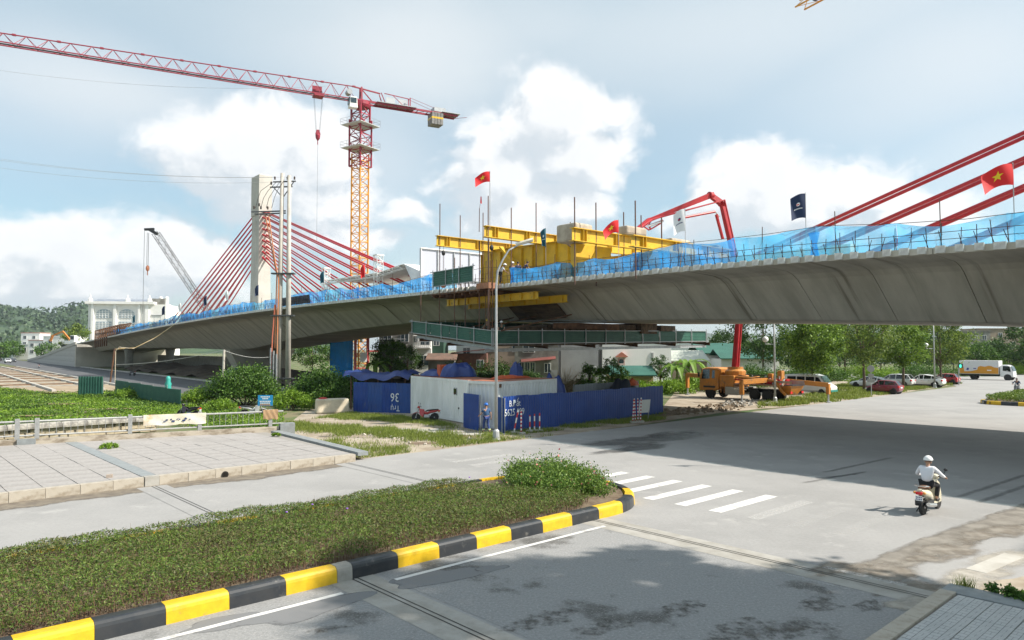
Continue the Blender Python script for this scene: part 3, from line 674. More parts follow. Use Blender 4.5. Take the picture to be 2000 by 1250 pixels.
# edge blocks left between the recesses of the parapet starter bars
eb = MB().box((0, 0, 0), (.36, .16, .30)).mesh('edge_block', m_edge)
s = -52.0
while s < 14:
    w = .8 + .4 * random.random()
    o = link('edge_block', eb, BRIDGE, (s, -.075, zdeck(s) - .13 + random.uniform(-.01, .01)), (0, math.atan(-(zdeck(s + 1) - zdeck(s - 1)) / 2), 0)); o.scale = (w, 1, 1); s += .72
mb = MB()
for a in range(-228, -52, 2): mb.bar((a + .02, -.03, zdeck(a) - .15), (a + 1.98, -.03, zdeck(a + 2) - .15), .06, .26)
tag(mb.obj('edge_beam', m_edge, BRIDGE))
# pylons, piers, stays
def pylon(s, ztop, both=True):
    zb = zdeck(s); mb = MB(); cx, cy = s, BRW / 2
    def rect(lx, ly, z): c = .07; return [(cx + x, cy + y, z) for x, y in ((-lx + c, -ly), (lx - c, -ly), (lx, -ly + c * .5), (lx, ly - c * .5), (lx - c, ly), (-lx + c, ly), (-lx, ly - c * .5), (-lx, -ly + c * .5))]
    mb.loft([rect(1.95, 1.15, zb - .3), rect(1.8, 1.05, zb + 9), rect(1.72, 1.02, ztop - 7.2)])
    o = mb.obj('pylon', m_pyl, BRIDGE)
    mb = MB(); mb.loft([rect(1.84, 1.16, ztop - 7.15), rect(1.84, 1.16, ztop - .35), rect(1.0, .5, ztop)]); mb.obj('pylon_head', m_pyl, o)
    mb = MB(); mb.box((cx, cy - 1.06, zb + 9), (.9, .05, 17)); mb.obj('pylon_rib', m_pyl, o)
    mb = MB(); zb2 = zbot(s)
    def r2(lx, ly, z): return [(cx - lx, cy - ly, z), (cx + lx, cy - ly, z), (cx + lx, cy + ly, z), (cx - lx, cy + ly, z)]
    mb.loft([r2(1.6, 4.2, -.2), r2(1.6, 4.2, 2.2), r2(1.8, 5.6, zb2 + .05)]); mb.obj('pier', m_gird, BRIDGE)
pylon(-122.5, 35.0); pylon(22.0, 33.2)
anchor_me = MB().tube((0, 0, 0), (0, 0, 1), .19, 8).mesh('stay_anchor', m_stay)
def stay(p0, p1):
    for dt in (-.42, .42):
        a, b2 = Vector((p0[0], BRW / 2 + dt, p0[1])), Vector((p1[0], BRW / 2 + dt * .8, p1[1])); mid = (a + b2) / 2 - Vector((0, 0, .12))
        mb = MB(); mb.path([a, mid, b2], .115, 8); o = mb.obj('stay_cable', m_stay, BRIDGE, smooth=True)
        dr = (b2 - a).normalized(); q = MB(); q.tube(a, a + dr * 1.6, .17, 8); q.tube(b2 - dr * .9, b2 + dr * .3, .17, 8); q.obj('stay_anchor', m_stay, o)
for i in range(9):
    z1 = 28.3 - i * .98
    sr = -61.0 - i * 4.6; stay((sr, zdeck(sr) + .1), (-120.6, z1))
    sl = -188.5 + i * 4.9; stay((sl, zdeck(sl) + .1), (-124.4, z1 + .25))
for i in range(8):
    z1 = 26.2 - i * .95
    sl = -33.0 + i * 4.9; stay((sl, zdeck(sl) + .1), (20.1, z1))
# approach: columns, cross head, abutment
for px, t in ((186, 7.0), (186, 16.5), (252, 7.0), (252, 16.5)):
    sx = BX(px, 700, 7.0).x; mb = MB(); mb.lathe([(.95, -.2), (.95, 3.4), (1.25, zbot(sx) + .05)], 16, c=(sx, t, 0)); mb.obj('column', m_conc, BRIDGE, smooth=True)
mb = MB(); mb.box((-228.8, BRW / 2, 2.7), (1.5, BRW + .4, 5.6)); mb.obj('abutment', m_gird, BRIDGE)
mb = MB(); mb.box((-185, 20.5, 1.6), (84, .5, 3.3)); mb.obj('back_wall', m_conc, BRIDGE)
# approach ramp with panelled retaining wall
m_panel = mat('retaining_panel', (.47, .45, .42), .85, c2=(.40, .385, .355), scale=.8, detail=7, bump=.3, bscale=6)
RAMP = thing('retaining_wall', 'pale panelled retaining wall of the approach ramp beside black road', 'wall', BORG, BANG)
def zr(s): return interp([(-345, .15), (-300, 2.1), (-262, 4.4), (-229.6, 6.3)], s)
mb = MB(); rings = []
for a in range(-345, -228, 5): rings.append([(a, .3, -.1), (a, BRW - .3, -.1), (a, BRW - .3, zr(a)), (a, .3, zr(a))])
mb.loft(rings); mb.obj('fill', m_conc, RAMP)
pm = MB().box((0, 0, 0), (1.94, .14, 1.44), top=(1, 1)).mesh('panel', m_panel)
k = 0
for i in range(58):
    sx = -344 + i * 2 + .4
    if sx > -230.6: break
    z = 0.7
    while z - .72 < zr(sx) - .25:
        h = min(1.44, zr(sx) - (z - .72)); o = link('panel', pm, RAMP, (sx, .2, z - .72 + h / 2), (0, 0, 0)); o.scale = (1, 1, h / 1.44)
        b2 = None; z += 1.5; k += 1
mb = MB()
for a in range(-345, -230, 5): mb.bar((a + .02, .1, zr(a) + .3), (a + 4.98, .1, zr(a + 5) + .3), .3, .8)
mb.obj('parapet', m_conc_lt, RAMP)

# ---------------------------------------------------------------- starter bars and the blue safety net on the near edge
m_rebar = mat('rusty_rebar', (.045, .028, .022), .8, c2=(.10, .045, .025), scale=8)
REB = thing('parapet_reinforcement', 'dark starter bars standing along the near edge of the bridge deck', 'reinforcement', BORG, BANG)
mb = MB(); mb.tube((0, 0, -.1), (0, 0, .92), .017, 4); mb.tube((.02, .16, -.1), (-.16, .1, .66), .015, 4); mb.tube((0, 0, .5), (-.02, .15, .5), .012, 4)
bar_me = mb.mesh('starter_bar', m_rebar); rest = MB()
s = 14.0; k = 0
while s > -190:
    h = random.uniform(.8, 1.15)
    if k < 290:
        o = link('starter_bar', bar_me, REB, (s, .28, zdeck(s)), (random.gauss(0, .04), random.gauss(0, .05), random.choice((0, 0, math.pi)) + random.gauss(0, .2))); o.scale = (1, 1, h)
    else:
        rest.tube((s, .28, zdeck(s) - .1), (s + random.gauss(0, .05), .28, zdeck(s) + .95 * h), .022, 4); rest.tube((s + .1, .4, zdeck(s) - .1), (s - .15, .36, zdeck(s) + .7), .02, 4)
    s -= .52 * random.uniform(.8, 1.2) if s < -18 else .62 * random.uniform(.8, 1.2); k += 1
tag(rest.obj('far_starter_bars', m_rebar, REB), kind='stuff')
mb = MB()
for a in range(-188, 14, 4):
    for hh, tt in ((.62, .26), (.34, .40)): mb.tube((a, tt, zdeck(a) + hh + random.gauss(0, .015)), (a + 4.2, tt, zdeck(a + 4) + hh + random.gauss(0, .015)), .013, 4)
mb.obj('tie_bars', m_rebar, REB)
def net_mat(name, c, alpha):
    m = bpy.data.materials.new(name); m.use_nodes = True; N, L = m.node_tree.nodes, m.node_tree.links; N.remove(N['Principled BSDF'])
    di = N.new('ShaderNodeBsdfDiffuse'); tl = N.new('ShaderNodeBsdfTranslucent'); tp = N.new('ShaderNodeBsdfTransparent'); a1 = N.new('ShaderNodeMixShader'); a2 = N.new('ShaderNodeMixShader')
    di.inputs[0].default_value = tl.inputs[0].default_value = (*c, 1); tp.inputs[0].default_value = (.72, .93, 1.0, 1); a1.inputs[0].default_value = .6
    tc = N.new('ShaderNodeTexCoord'); ns = N.new('ShaderNodeTexNoise'); ns.inputs['Scale'].default_value = .8; ns.inputs['Detail'].default_value = 7; mp = N.new('ShaderNodeMapping'); mp.inputs['Scale'].default_value = (2.2, 1, .7); mp.inputs['Rotation'].default_value = (0, .35, 0); L.new(tc.outputs['Object'], mp.inputs[0]); L.new(mp.outputs[0], ns.inputs['Vector'])
    mr = N.new('ShaderNodeMapRange'); L.new(ns.outputs[0], mr.inputs[0]); mr.inputs[1].default_value = .38; mr.inputs[2].default_value = .68; mr.inputs[3].default_value = alpha - .13; mr.inputs[4].default_value = alpha + .16
    L.new(di.outputs[0], a1.inputs[1]); L.new(tl.outputs[0], a1.inputs[2]); L.new(mr.outputs[0], a2.inputs[0]); L.new(tp.outputs[0], a2.inputs[1]); L.new(a1.outputs[0], a2.inputs[2])
    L.new(a2.outputs[0], N['Material Output'].inputs[0]); return m
m_net = net_mat('blue_netting', (.07, .46, .82), .56); m_net2 = net_mat('blue_netting_dense', (.04, .34, .82), .66)
NET = thing('safety_net', 'translucent blue safety net along the near edge of the bridge deck', 'net', BORG, BANG)
s = -190.0; k = 0
nh = lambda s: (1.28 + .16 * math.sin(s * .23) + .1 * math.sin(s * .71 + 1)) if s > -183 else 1.0
def post(px, z1): pass
gap = ((-46.6, -44.4),)
while s < 14:
    e = s + random.uniform(3.0, 5.0)
    if any(a < e and s < b2 for a, b2 in gap): s = e - .1
    n = 9; rows = []
    for j in range(6):
        row = []
        for i in range(n + 1):
            x = s + (e - s) * i / n; f = i / n; sag = .13 * 4 * f * (1 - f) * (j / 5) * (1 if k % 3 else 1.7)
            row.append((x, .50 + .10 * math.sin(x * 2.3 + j * .8) + .06 * math.sin(x * 6.1 + j * .5 + k), zdeck(x) + .03 + j / 5 * (nh(x) - sag)))
        rows.append(row)
    mb = MB(); mb.grid(rows); mb.obj('net_panel', m_net2 if (s < -24 and k % 5) or random.random() < .1 else m_net, NET, smooth=True)
    if k % 3 == 1:                                   # folded overlap, hanging as a dark wedge
        x = e; mb = MB(); mb.grid([[(x - .3, .46, zdeck(x) + 1.2), (x + .3, .46, zdeck(x) + 1.2)], [(x - .1, .44, zdeck(x) + .6), (x + .15, .44, zdeck(x) + .6)], [(x - .22, .45, zdeck(x) + .05), (x + .25, .45, zdeck(x) + .05)]]); mb.obj('net_fold', m_net2, NET)
    s = e; k += 1
pm2 = MB().tube((0, 0, -.2), (0, 0, 1.75), .022, 5).mesh('net_post', m_rebar)
s = -186.0
while s < 12: link('net_post', pm2, NET, (s, .56, zdeck(s)), (random.gauss(0, .02), random.gauss(0, .02), 0)).scale = (1, 1, random.uniform(.8, 1.25)); s += random.uniform(3.2, 4.6)
mb = MB(); a = -188.0
while a < 12: mb.tube((a, .55, zdeck(a) + nh(a) + .0), (a + 3.1, .55, zdeck(a + 3) + nh(a + 3)), .014, 4); a += 3
mb.obj('top_line', m_rebar, NET)

# ================================================================== form traveller at the closure
m_yel = mat('yellow_steel_paint', (.68, .42, .02), .5, c2=(.56, .34, .02), scale=1.2, c3=(.26, .14, .04), s3=1.8, lo3=.60, hi3=.78, bump=.08)
m_rust = mat('rusty_steel', (.16, .075, .035), .85, c2=(.07, .04, .028), scale=2.5, detail=8, bump=.3)
m_rod = mat('threaded_bar', (.11, .075, .07), .6, .4, c2=(.16, .08, .05), scale=6)
m_green = mat('green_profiled_sheet', (.018, .095, .068), .5, c2=(.03, .12, .085), scale=1.2, c3=(.10, .14, .12), s3=4, lo3=.66, hi3=.8)
m_galv = mat('galvanised_steel', (.42, .43, .44), .45, .5, c2=(.33, .34, .35), scale=4)
m_ply = mat('weathered_formwork', (.14, .095, .06), .9, c2=(.06, .045, .035), scale=1.4, detail=8, stretch=(.4, 2, 2), bump=.3)
m_white = mat('white_paint', (.74, .74, .72), .5, c2=(.68, .68, .66), scale=1.5)
TRAV = thing('form_traveller', 'yellow steel form traveller standing over the gap in the bridge deck', 'form traveller', BORG, BANG)
BEAMS = [(-48.0, 13.6, 24.6), (-41.7, 13.55, 24.6), (-32.5, 12.2, 7.4), (-27.6, 11.2, 8.5)]
for i, (s, z, t1) in enumerate(BEAMS):
    mb = MB(); h = .86 if i < 3 else .7; ibeam(mb, (s, -1.3, z), (s, t1, z), h, .42, .05, .03)
    o = mb.obj('cross_beam', m_yel, TRAV)
    t = -.4; q = MB()
    while t < t1 - .5:
        q.box((s, t, z), (.36, .03, h - .12)); q.box((s, t + .28, z), (.36, .03, h - .12)); t += 3.1
    q.obj('stiffener', m_yel, o)
def plate_girder(s0, s1, t, z0, z1, k):
    mb = MB(); mb.prism([(s0, z0), (s1, z0), (s1, z1), (s0, z1 + .25)], t - .03, t + .03, 'xz'); mb.bar((s0, t, z1 + .26), (s1, t, z1 + .01), .5, .05); mb.box(((s0 + s1) / 2, t, z0), (s1 - s0, .5, .05))
    o = mb.obj('plate_girder', m_yel, TRAV)
    q = MB()
    for j in range(k + 1):
        x = s0 + .1 + (s1 - s0 - .2) * j / k; q.box((x, t - .14, (z0 + z1) / 2), (.04, .2, z1 - z0 - .05))
    q.box(((s0 + s1) / 2, t - .1, z0 + (z1 - z0) * .42), (s1 - s0, .12, .05)); q.obj('stiffener', m_yel, o)
plate_girder(-49.6, -38.6, 4.5, 10.3, 13.1, 8); plate_girder(-49.6, -38.6, 17.5, 10.3, 13.1, 8); plate_girder(-41.0, -28.0, 8.0, 10.2, 11.8, 8)
mb = MB(); mb.box((-34.2, 2.2, 10.8), (.5, 3.4, 2.3)); mb.obj('block_support', m_yel, TRAV); mb = MB(); mb.box((-38.4, 5.6, 11.6), (.5, 2.2, 3.0)); mb.obj('corner_frame', m_yel, TRAV)
mb = MB(); mb.bar((-46.5, 4.1, 13.4), (-43.0, 4.0, 10.6), .34, .16); mb.obj('raking_strut', m_yel, TRAV)
for (p, q2) in (((-48.5, 17.5, 10.2), (-41.7, 17.5, 13.2)), ((-38.8, 3.9, 13.0), (-34.0, 3.9, 10.0)), ((-37.9, 3.9, 13.0), (-33.0, 3.9, 10.0))):
    mb = MB(); mb.tube(p, q2, .05, 6); mb.obj('brace_rod', m_rod, TRAV)
for (s, t, z0, z1) in ((-47.9, -1.05, 6.6, 16.6), (-47.9, .95, 9.9, 15.9), (-47.9, 3.3, 9.9, 16.4), (-41.6, -1.0, 6.0, 16.2), (-41.6, 1.2, 9.9, 15.6), (-41.6, 3.7, 9.9, 16.3), (-41.6, 7.4, 9.9, 15.2),
                       (-32.5, -1.05, 9.0, 14.6), (-32.5, .9, 9.0, 14.5), (-32.5, 3.6, 9.6, 14.2), (-32.5, 5.4, 9.6, 14.2), (-27.6, -.9, 9.0, 13.6), (-27.6, 1.5, 9.4, 12.9), (-44.6, -.9, 6.3, 10.0), (-45.6, -1.2, 6.3, 12.0), (-42.4, -1.2, 5.6, 12.9), (-41.2, -1.25, 5.6, 12.9), (-50.3, -1.3, 7.2, 9.6)):
    mb = MB(); mb.tube((s, t, z0), (s, t, z1), .042, 6); mb.obj('hanger_bar', m_rod, TRAV)
def hoist(s, t, z, k):
    mb = MB(); mb.ball((s, t, z), (.16, .16, .22), 10, 8); o = mb.obj('chain_hoist', mat('black_iron', (.02, .02, .022), .5), TRAV)
    q = MB(); q.tube((s, t, z + .2), (s, t, 13.2), .015, 4); q.tube((s + .06, t, z - .2), (s + .06, t, z - k), .02, 4); q.tube((s - .05, t, z - .2), (s - .05, t, z - k * .8), .015, 4); q.obj('chain', m_rod, o)
    h = MB(); h.ball((s, t, z - k), (.28, .2, .22), 8, 6); h.obj('sling', mat('faded_orange_sling', (.62, .25, .16), .9), o)
hoist(-41.7, -.6, 12.4, 3.0); hoist(-47.6, -.9, 12.6, 2.6)
# hung platform: near side guard slopes down, cross guard runs under the deck
def guard(p0, p1, h, posts, name='guard_sheet'):
    p0, p1 = Vector(p0), Vector(p1); d = p1 - p0; L = d.length; n = max(2, int(L / 2.4))
    nn = Vector((d.y, -d.x, 0)).normalized()
    for i in range(n):
        a, b2 = p0 + d * (i / n), p0 + d * ((i + .985) / n); mb = MB(); k = 7; rows = []
        for j in range(k):
            for f, dd in ((0, 0), (.4, 0), (.5, .03), (.9, .03)):
                zz = (j + f) / k * h; rows.append([tuple(a + nn * dd + Vector((0, 0, zz))), tuple(b2 + nn * dd + Vector((0, 0, zz)))])
        rows.append([tuple(a + Vector((0, 0, h))), tuple(b2 + Vector((0, 0, h)))])
        mb.grid(rows); mb.obj(name, m_green, PLAT)
    for i in range(posts + 1):
        c = p0 + d * (i / posts) + nn * .07; mb = MB(); mb.bar(c - Vector((0, 0, .12)), c + Vector((0, 0, h + .14)), .06); mb.obj('guard_post', m_galv, PLAT)
    for zz in (.02, h - .02):
        mb = MB(); mb.bar(p0 + nn * .11 + Vector((0, 0, zz)) - d.normalized() * .3, p1 + nn * .11 + Vector((0, 0, zz)) + d.normalized() * .3, .05); mb.obj('guard_rail', m_galv, PLAT)
PLAT = thing('hanging_platform', 'work platform with green sheet guards hung beneath the bridge deck', 'platform', BORG, BANG)
A, B2, C2 = (-51.2, -1.5, 6.25), (-40.4, -1.5, 5.25), (-41.2, 25.0, 5.65)
guard(A, B2, 1.0, 5); guard(B2, C2, 1.0, 11); guard((-51.2, 25, 6.6), (-51.2, -1.5, 6.3), .9, 8)
mb = MB(); mb.add([(-51.2, -1.5, 6.2), (-40.4, -1.5, 5.2), (-41.2, 25, 5.6), (-51.2, 25, 6.6), (-51.2, -1.5, 6.1), (-40.4, -1.5, 5.1), (-41.2, 25, 5.5), (-51.2, 25, 6.5)], [(0, 1, 2, 3), (7, 6, 5, 4), (0, 4, 5, 1), (1, 5, 6, 2), (2, 6, 7, 3), (3, 7, 4, 0)]); mb.obj('deck_boards', m_ply, PLAT)
for i in range(6):
    f = i / 5; mb = MB(); ibeam(mb, (-51.0, -1.2 + 26 * f, 5.95 + .4 * f), (-40.6, -1.2 + 26 * f, 4.98 + .4 * f), .26, .16); mb.obj('floor_beam', m_galv if i == 0 else m_rust, PLAT)
for s0, z0 in ((-50, 6.0), (-46, 5.62), (-41.2, 5.15)):
    mb = MB(); ibeam(mb, (s0, -1.6, z0 - .34), (s0, 25, z0 + .05), .24, .16); mb.obj('cross_member', m_galv if s0 > -42 else m_rust, PLAT)
mb = MB()
for i in range(7): mb.box((-43.5 + .1 * i, 3.0 + 2.6 * i, 6.4 + .06 * i), (4.2 + .2 * (i % 2), 2.4, .5 + .2 * (i % 3)), rz=.02 * i)
mb.obj('formwork_stack', m_ply, PLAT)
mb = MB(); mb.box((-40.9, 8.6, 6.75), (.12, 7.5, .5)); mb.obj('timber_board', mat('new_formwork_board', (.22, .12, .07), .9, c2=(.12, .07, .05), scale=2), PLAT)
# upper wing platform with its own guard
WING = thing('wing_platform', 'small rusty platform with green corrugated guard at the deck edge', 'platform', BORG, BANG)
PLAT_keep = PLAT; PLAT = WING; guard((-48.1, -1.5, 9.85), (-42.7, -1.5, 9.9), 1.2, 3); PLAT = PLAT_keep
mb = MB(); mb.box((-45.2, .6, 9.25), (6.6, 4.3, .1)); mb.obj('deck_plate', m_rust, WING)
for i in range(7): mb = MB(); mb.box((-48.2 + i * 1.0, .6, 9.1), (.12, 4.2, .2)); mb.obj('joist', m_rust, WING)
mb = MB(); mb.box((-41.9, -.9, 9.55), (1.5, .8, .42)); mb.obj('edge_form', mat('salmon_formwork', (.42, .19, .11), .85, c2=(.25, .12, .07), scale=2), WING)
for t, s0, s1, z in ((.9, -49.7, -38.2, 8.75), (2.5, -48.9, -36.9, 8.52)):
    mb = MB(); ibeam(mb, (s0, t, z), (s1, t, z), .55, .3, .04, .025); o = mb.obj('wing_beam', m_yel, WING)
    q = MB()
    for i in range(9): q.box((s0 + .4 + i * (s1 - s0 - .8) / 8, t, z), (.035, .28, .46))
    q.obj('stiffener', m_yel, o)
for i in range(4):
    mb = MB(); s0 = -45.2 + i * 1.4; mb.add([(s0, 3.55, 8.85), (s0 + 1.36, 3.55, 8.85), (s0 + 1.36, 5.2, 7.4), (s0, 5.2, 7.4), (s0, 3.4, 8.75), (s0 + 1.36, 3.4, 8.75), (s0 + 1.36, 5.05, 7.3), (s0, 5.05, 7.3)], [(0, 1, 2, 3), (7, 6, 5, 4), (0, 4, 5, 1), (1, 5, 6, 2), (2, 6, 7, 3), (3, 7, 4, 0)]); mb.obj('side_form', m_ply, WING)
for s0 in (-46.6, -43.9, -39.8): mb = MB(); mb.bar((s0, -1.2, 6.2), (s0 + 1.2, 4.6, 7.5), .09); mb.obj('inclined_prop', m_rust, WING)
mb = MB(); mb.path([(-44, 3, 7.2), (-41, 4.5, 6.95), (-36, 5.6, 6.9)], .05, 5); mb.path([(-43.5, 3.2, 7.1), (-40, 4.3, 7.1), (-35, 5.8, 6.95)], .04, 5); mb.obj('loose_pipe', m_galv, WING)
mb = MB()
for dx in (0, .25, .5, .8): mb.tube((-41.9 + dx, -1.0, 5.6), (-41.9 + dx, -.95, 11.4), .035, 5)
mb.obj('bar_bundle', m_rust, WING)
# concrete ballast blocks
m_blk = mat('rough_ballast_concrete', (.48, .42, .33), .9, c2=(.34, .28, .22), scale=1.2, detail=8, bump=.6, bscale=4)
def ballast(s, t, z, d, label, rz=0):
    mb = MB(); mb.box((0, 0, d[2] / 2), d); o = mb.obj('ballast_block', m_blk, None, loc=BW(s, t, z), rot=(0, 0, BANG + rz), bevel=.14); tag(o, label, 'concrete block', 'ballast blocks on the form traveller')
ballast(-34.2, .6, 12.0, (1.8, 1.7, 1.22), 'largest rounded concrete block beside the end of a yellow beam', .05)
ballast(-32.5, 4.4, 12.64, (1.0, 2.1, .6), 'low flat concrete block lying on top of the yellow beam')
ballast(-32.3, 8.6, 11.85, (1.6, 2.2, .9), 'squat concrete block past the lower end of the yellow beam')
mb = MB(); mb.box((0, 0, .7), (11, 1.0, 1.4)); o = mb.obj('steel_box', mat('cream_steel', (.66, .56, .34), .6, c2=(.55, .46, .28), scale=1), None, loc=BW(-24.5, 8.0, zdeck(-24.5) - .05), rot=(0, 0, BANG)); tag(o, 'long cream steel box lying on deck behind the blue net', 'steel box')

# ================================================================== stage tent, board and sheet on the deck
TENT = thing('stage_tent', 'white truss roofed stage tent standing on the bridge deck', 'tent', BORG, BANG)
m_fab = mat('white_tent_fabric', (.72, .73, .74), .7, c2=(.60, .61, .63), scale=.8, bump=.2)
P1, P2, RG, EE = BX(638, 547, 7), BX(743, 531, 7), BX(788, 515, 7), BX(824, 531, 7)
prof = [(p.x, p.z) for p in (P1, P2, RG, EE)]
mb = MB()
for i in range(3):
    a, b2 = prof[i], prof[i + 1]; mb.add([(a[0], 7, a[1]), (b2[0], 7, b2[1]), (b2[0], 17, b2[1]), (a[0], 17, a[1]), (a[0], 7, a[1] - .06), (b2[0], 7, b2[1] - .06), (b2[0], 17, b2[1] - .06), (a[0], 17, a[1] - .06)], [(0, 1, 2, 3), (7, 6, 5, 4), (0, 4, 5, 1), (3, 2, 6, 7)])
mb.obj('roof_fabric', m_fab, TENT)
mb = MB(); mb.grid([[(RG.x + .2, 7, RG.z - .1), (EE.x, 7, EE.z)], [(RG.x + 2.0, 6.9, 12.0), (EE.x + .1, 6.9, 12.0)], [(RG.x + 2.9, 6.8, 9.9), (EE.x + .15, 6.8, 9.9)]]); mb.grid([[(EE.x, 7, EE.z), (EE.x, 17, EE.z)], [(EE.x + .1, 7, 9.9), (EE.x + .1, 17, 9.9)]]); mb.obj('side_curtain', m_fab, TENT)
def lattice(mb, p0, p1, w, n, rc, rb, ref=None, mi=0, tri=False):
    p0, p1 = Vector(p0), Vector(p1); d = (p1 - p0).normalized(); up = Vector(ref) if ref else (Vector((0, 0, 1)) if abs(d.z) < .9 else Vector((1, 0, 0)))
    x = d.cross(up).normalized(); y = x.cross(d).normalized(); h = w / 2
    cs = [x * h + y * h, -x * h + y * h, -x * h - y * h, x * h - y * h]
    for c in cs: mb.tube(p0 + c, p1 + c, rc, 4, mi=mi)
    for i in range(n):
        a, b2 = p0 + (p1 - p0) * (i / n), p0 + (p1 - p0) * ((i + 1) / n)
        for j in range(4):
            c0, c1 = cs[j], cs[(j + 1) % 4]
            mb.tube(a + (c0 if i % 2 else c1), b2 + (c1 if i % 2 else c0), rb, 3, mi=mi); mb.tube(a + c0, a + c1, rb, 3, mi=mi)
mb = MB(); lattice(mb, (P1.x, 7, P1.z - .3), (P2.x, 7, P2.z - .3), .4, 10, .04, .025); lattice(mb, (P2.x, 7, P2.z - .3), (RG.x, 7, RG.z - .3), .4, 5, .04, .025); mb.obj('eave_truss', m_white, TENT)
for sx, zt in ((P1.x + .2, 15.2), (P2.x - .1, 15.5)):
    for tt in (6.8, 16):
        mb = MB(); lattice(mb, (sx, tt, zdeck(sx)), (sx, tt, zt), .75, 8, .05, .03); mb.box((sx, tt, zt + .05), (.95, .95, .12)); mb.obj('truss_tower', m_white, TENT)
BOARD = thing('display_board', 'grey backed hoarding with steel posts standing across the deck', 'hoarding', BORG, BANG)
sb = BX(820, 490, 6).x; zb_ = zdeck(sb)
mb = MB(); mb.box((sb, 13.2, (zb_ + 15.0) / 2 + .2), (.08, 14.4, 15.0 - zb_)); mb.obj('panel', mat('lilac_grey_panel', (.43, .45, .52), .6), BOARD)
for i in range(8): mb = MB(); mb.box((sb + .1, 6.1 + i * 2.03, (zb_ + 15.2) / 2), (.12, .1, 15.2 - zb_)); mb.obj('post', m_white if i == 0 else m_galv, BOARD)
for zz in (12.2, 15.22): mb = MB(); mb.box((sb + .16, 13.2, zz), (.1, 14.4, .12)); mb.obj('rail', m_galv if zz < 15 else m_white, BOARD)
mb = MB(); rows = []
for j in range(5): rows.append([(-84.0 + i, .36 + .05 * math.sin(i * 1.7 + j), zdeck(-84 + i) + .12 + j * .24) for i in range(9)])
mb.grid(rows); o = mb.obj('dark_sheet', mat('black_navy_sheet', (.012, .018, .035), .6, bump=.4), None, loc=BORG, rot=(0, 0, BANG)); tag(o, 'dark navy sheet hung over the blue net left of the tent', 'sheet')
fw = MB(); FW = thing('edge_formwork', 'rusty steel bracket frame hung over the deck edge near the ramp', 'formwork', BORG, BANG)
for i in range(11):
    s0 = -199 + i * 2.3; z = zdeck(s0); mb = MB()
    mb.bar((s0, -.4, z + 1.9), (s0 + 1.2, 2.6, z + 2.5), .24); mb.bar((s0, -.4, z + 1.9), (s0, -.35, z - (2.2 if i < 7 else .1)), .26); mb.bar((s0, .2, z + .1), (s0 + .8, 1.8, z + 2.0), .2); mb.bar((s0 + 1.6, .6, z), (s0 + 1.4, 2.4, z + 2.3), .2); mb.bar((s0 + .6, .4, z + .3), (s0 + 1.8, .2, z + 2.0), .18); mb.obj('bracket', m_rust, FW)
for tt, dz in ((-.3, 1.15), (2.3, 1.45), (.8, .5)): mb = MB(); mb.bar((-200, tt, zdeck(-200) + dz), (-175, tt, zdeck(-175) + dz * .7), .14); mb.obj('waling', m_rust, FW)

# ================================================================== flags
m_red = mat('flag_red', (.72, .012, .016), .7); m_star = mat('flag_yellow', (.85, .62, .02), .7); m_navy = mat('flag_navy', (.006, .022, .075), .7); m_teal = mat('flag_teal', (.004, .085, .13), .7); m_wf = mat('flag_white', (.78, .79, .80), .7); m_print = mat('print_white', (.8, .8, .8), .7); m_bprint = mat('print_blue', (.01, .03, .12), .7)
def flag(label, s, t, zp, hp, w, h, m, az=math.pi, droop=.35, emblem=None, name='flag', furl=0.0, z0=None, wave=.09, group='flags along the bridge edge', r=.018, world=None):
    z0 = zdeck(s) if z0 is None else z0; loc = BW(s, t, z0) if world is None else world
    T = thing(name, label, 'flag', loc, 0, group); top = zp - loc[2]
    mb = MB(); mb.tube((0, 0, -.15), (0, 0, top + .05), r, 6); mb.obj('flag_pole', m_galv, T)
    dx, dy = math.cos(az), math.sin(az); px_, py_ = -dy, dx
    def S(u, v, off=0.0):      # u along the fly, v down from the top, both 0..1
        x = u * w * (1 - furl * (.35 + .65 * v)); lat = wave * math.sin(u * 5.0 + v * 2.2) * (.3 + u) + off
        zz = top - v * h * (1 - .25 * u * (1 if droop > .5 else .3)) - droop * u * u * w + .05 * w * math.sin(u * 4 + 1.0) * u
        return (dx * x + px_ * lat, dy * x + py_ * lat, zz)
    mb = MB(); mb.grid([[S(i / 12, j / 8) for i in range(13)] for j in range(9)]); cl = mb.obj('flag_cloth', m, T, smooth=True)
    if emblem == 'star':
        for off in (.012, -.012):
            vs = [S(.5, .5, off)]; R0 = .26
            for k in range(10):
                rr = R0 if k % 2 == 0 else R0 * .40; an = math.pi / 2 + k * math.pi / 5
                vs.append(S(.5 + rr * math.cos(an) * h / w, .5 - rr * math.sin(an), off))
            q = MB(); q.add(vs, [(0, 1 + k, 1 + (k + 1) % 10) for k in range(10)]); q.obj('star', m_star, cl)
    elif emblem:
        pm_, rm = emblem
        for off in (.012, -.012):
            q = MB(); n = 12; cv = [S(.5 + .12 * math.cos(2 * math.pi * k / n), .42 + .075 * math.sin(2 * math.pi * k / n), off) for k in range(n)]; q.add(cv, [tuple(range(n))]); q.obj('emblem', pm_, cl)
            q = MB(); cv = [S(.5 + .10 * math.cos(t) + .02, .405 + .05 * math.sin(t), off * 1.6) for t in [math.pi * k / 8 for k in range(9)]]; q.add(cv, [tuple(range(9))]); q.obj('emblem_arc', rm, cl)
            q = MB()
            for i in range(9):
                u0 = .24 + i * .06; q.add([S(u0, .58, off), S(u0 + .045, .58, off), S(u0 + .045, .625, off), S(u0, .625, off)], [(0, 1, 2, 3)])
            q.obj('emblem_line', pm_, cl)
    return T
F1 = BX(957, 335, -.9); flag('red flag with yellow star on the tallest pole above the yellow beams', F1.x, -.9, F1.z, 0, 1.1, .78, m_red, R(190), .42, 'star', z0=13.98, r=.03)
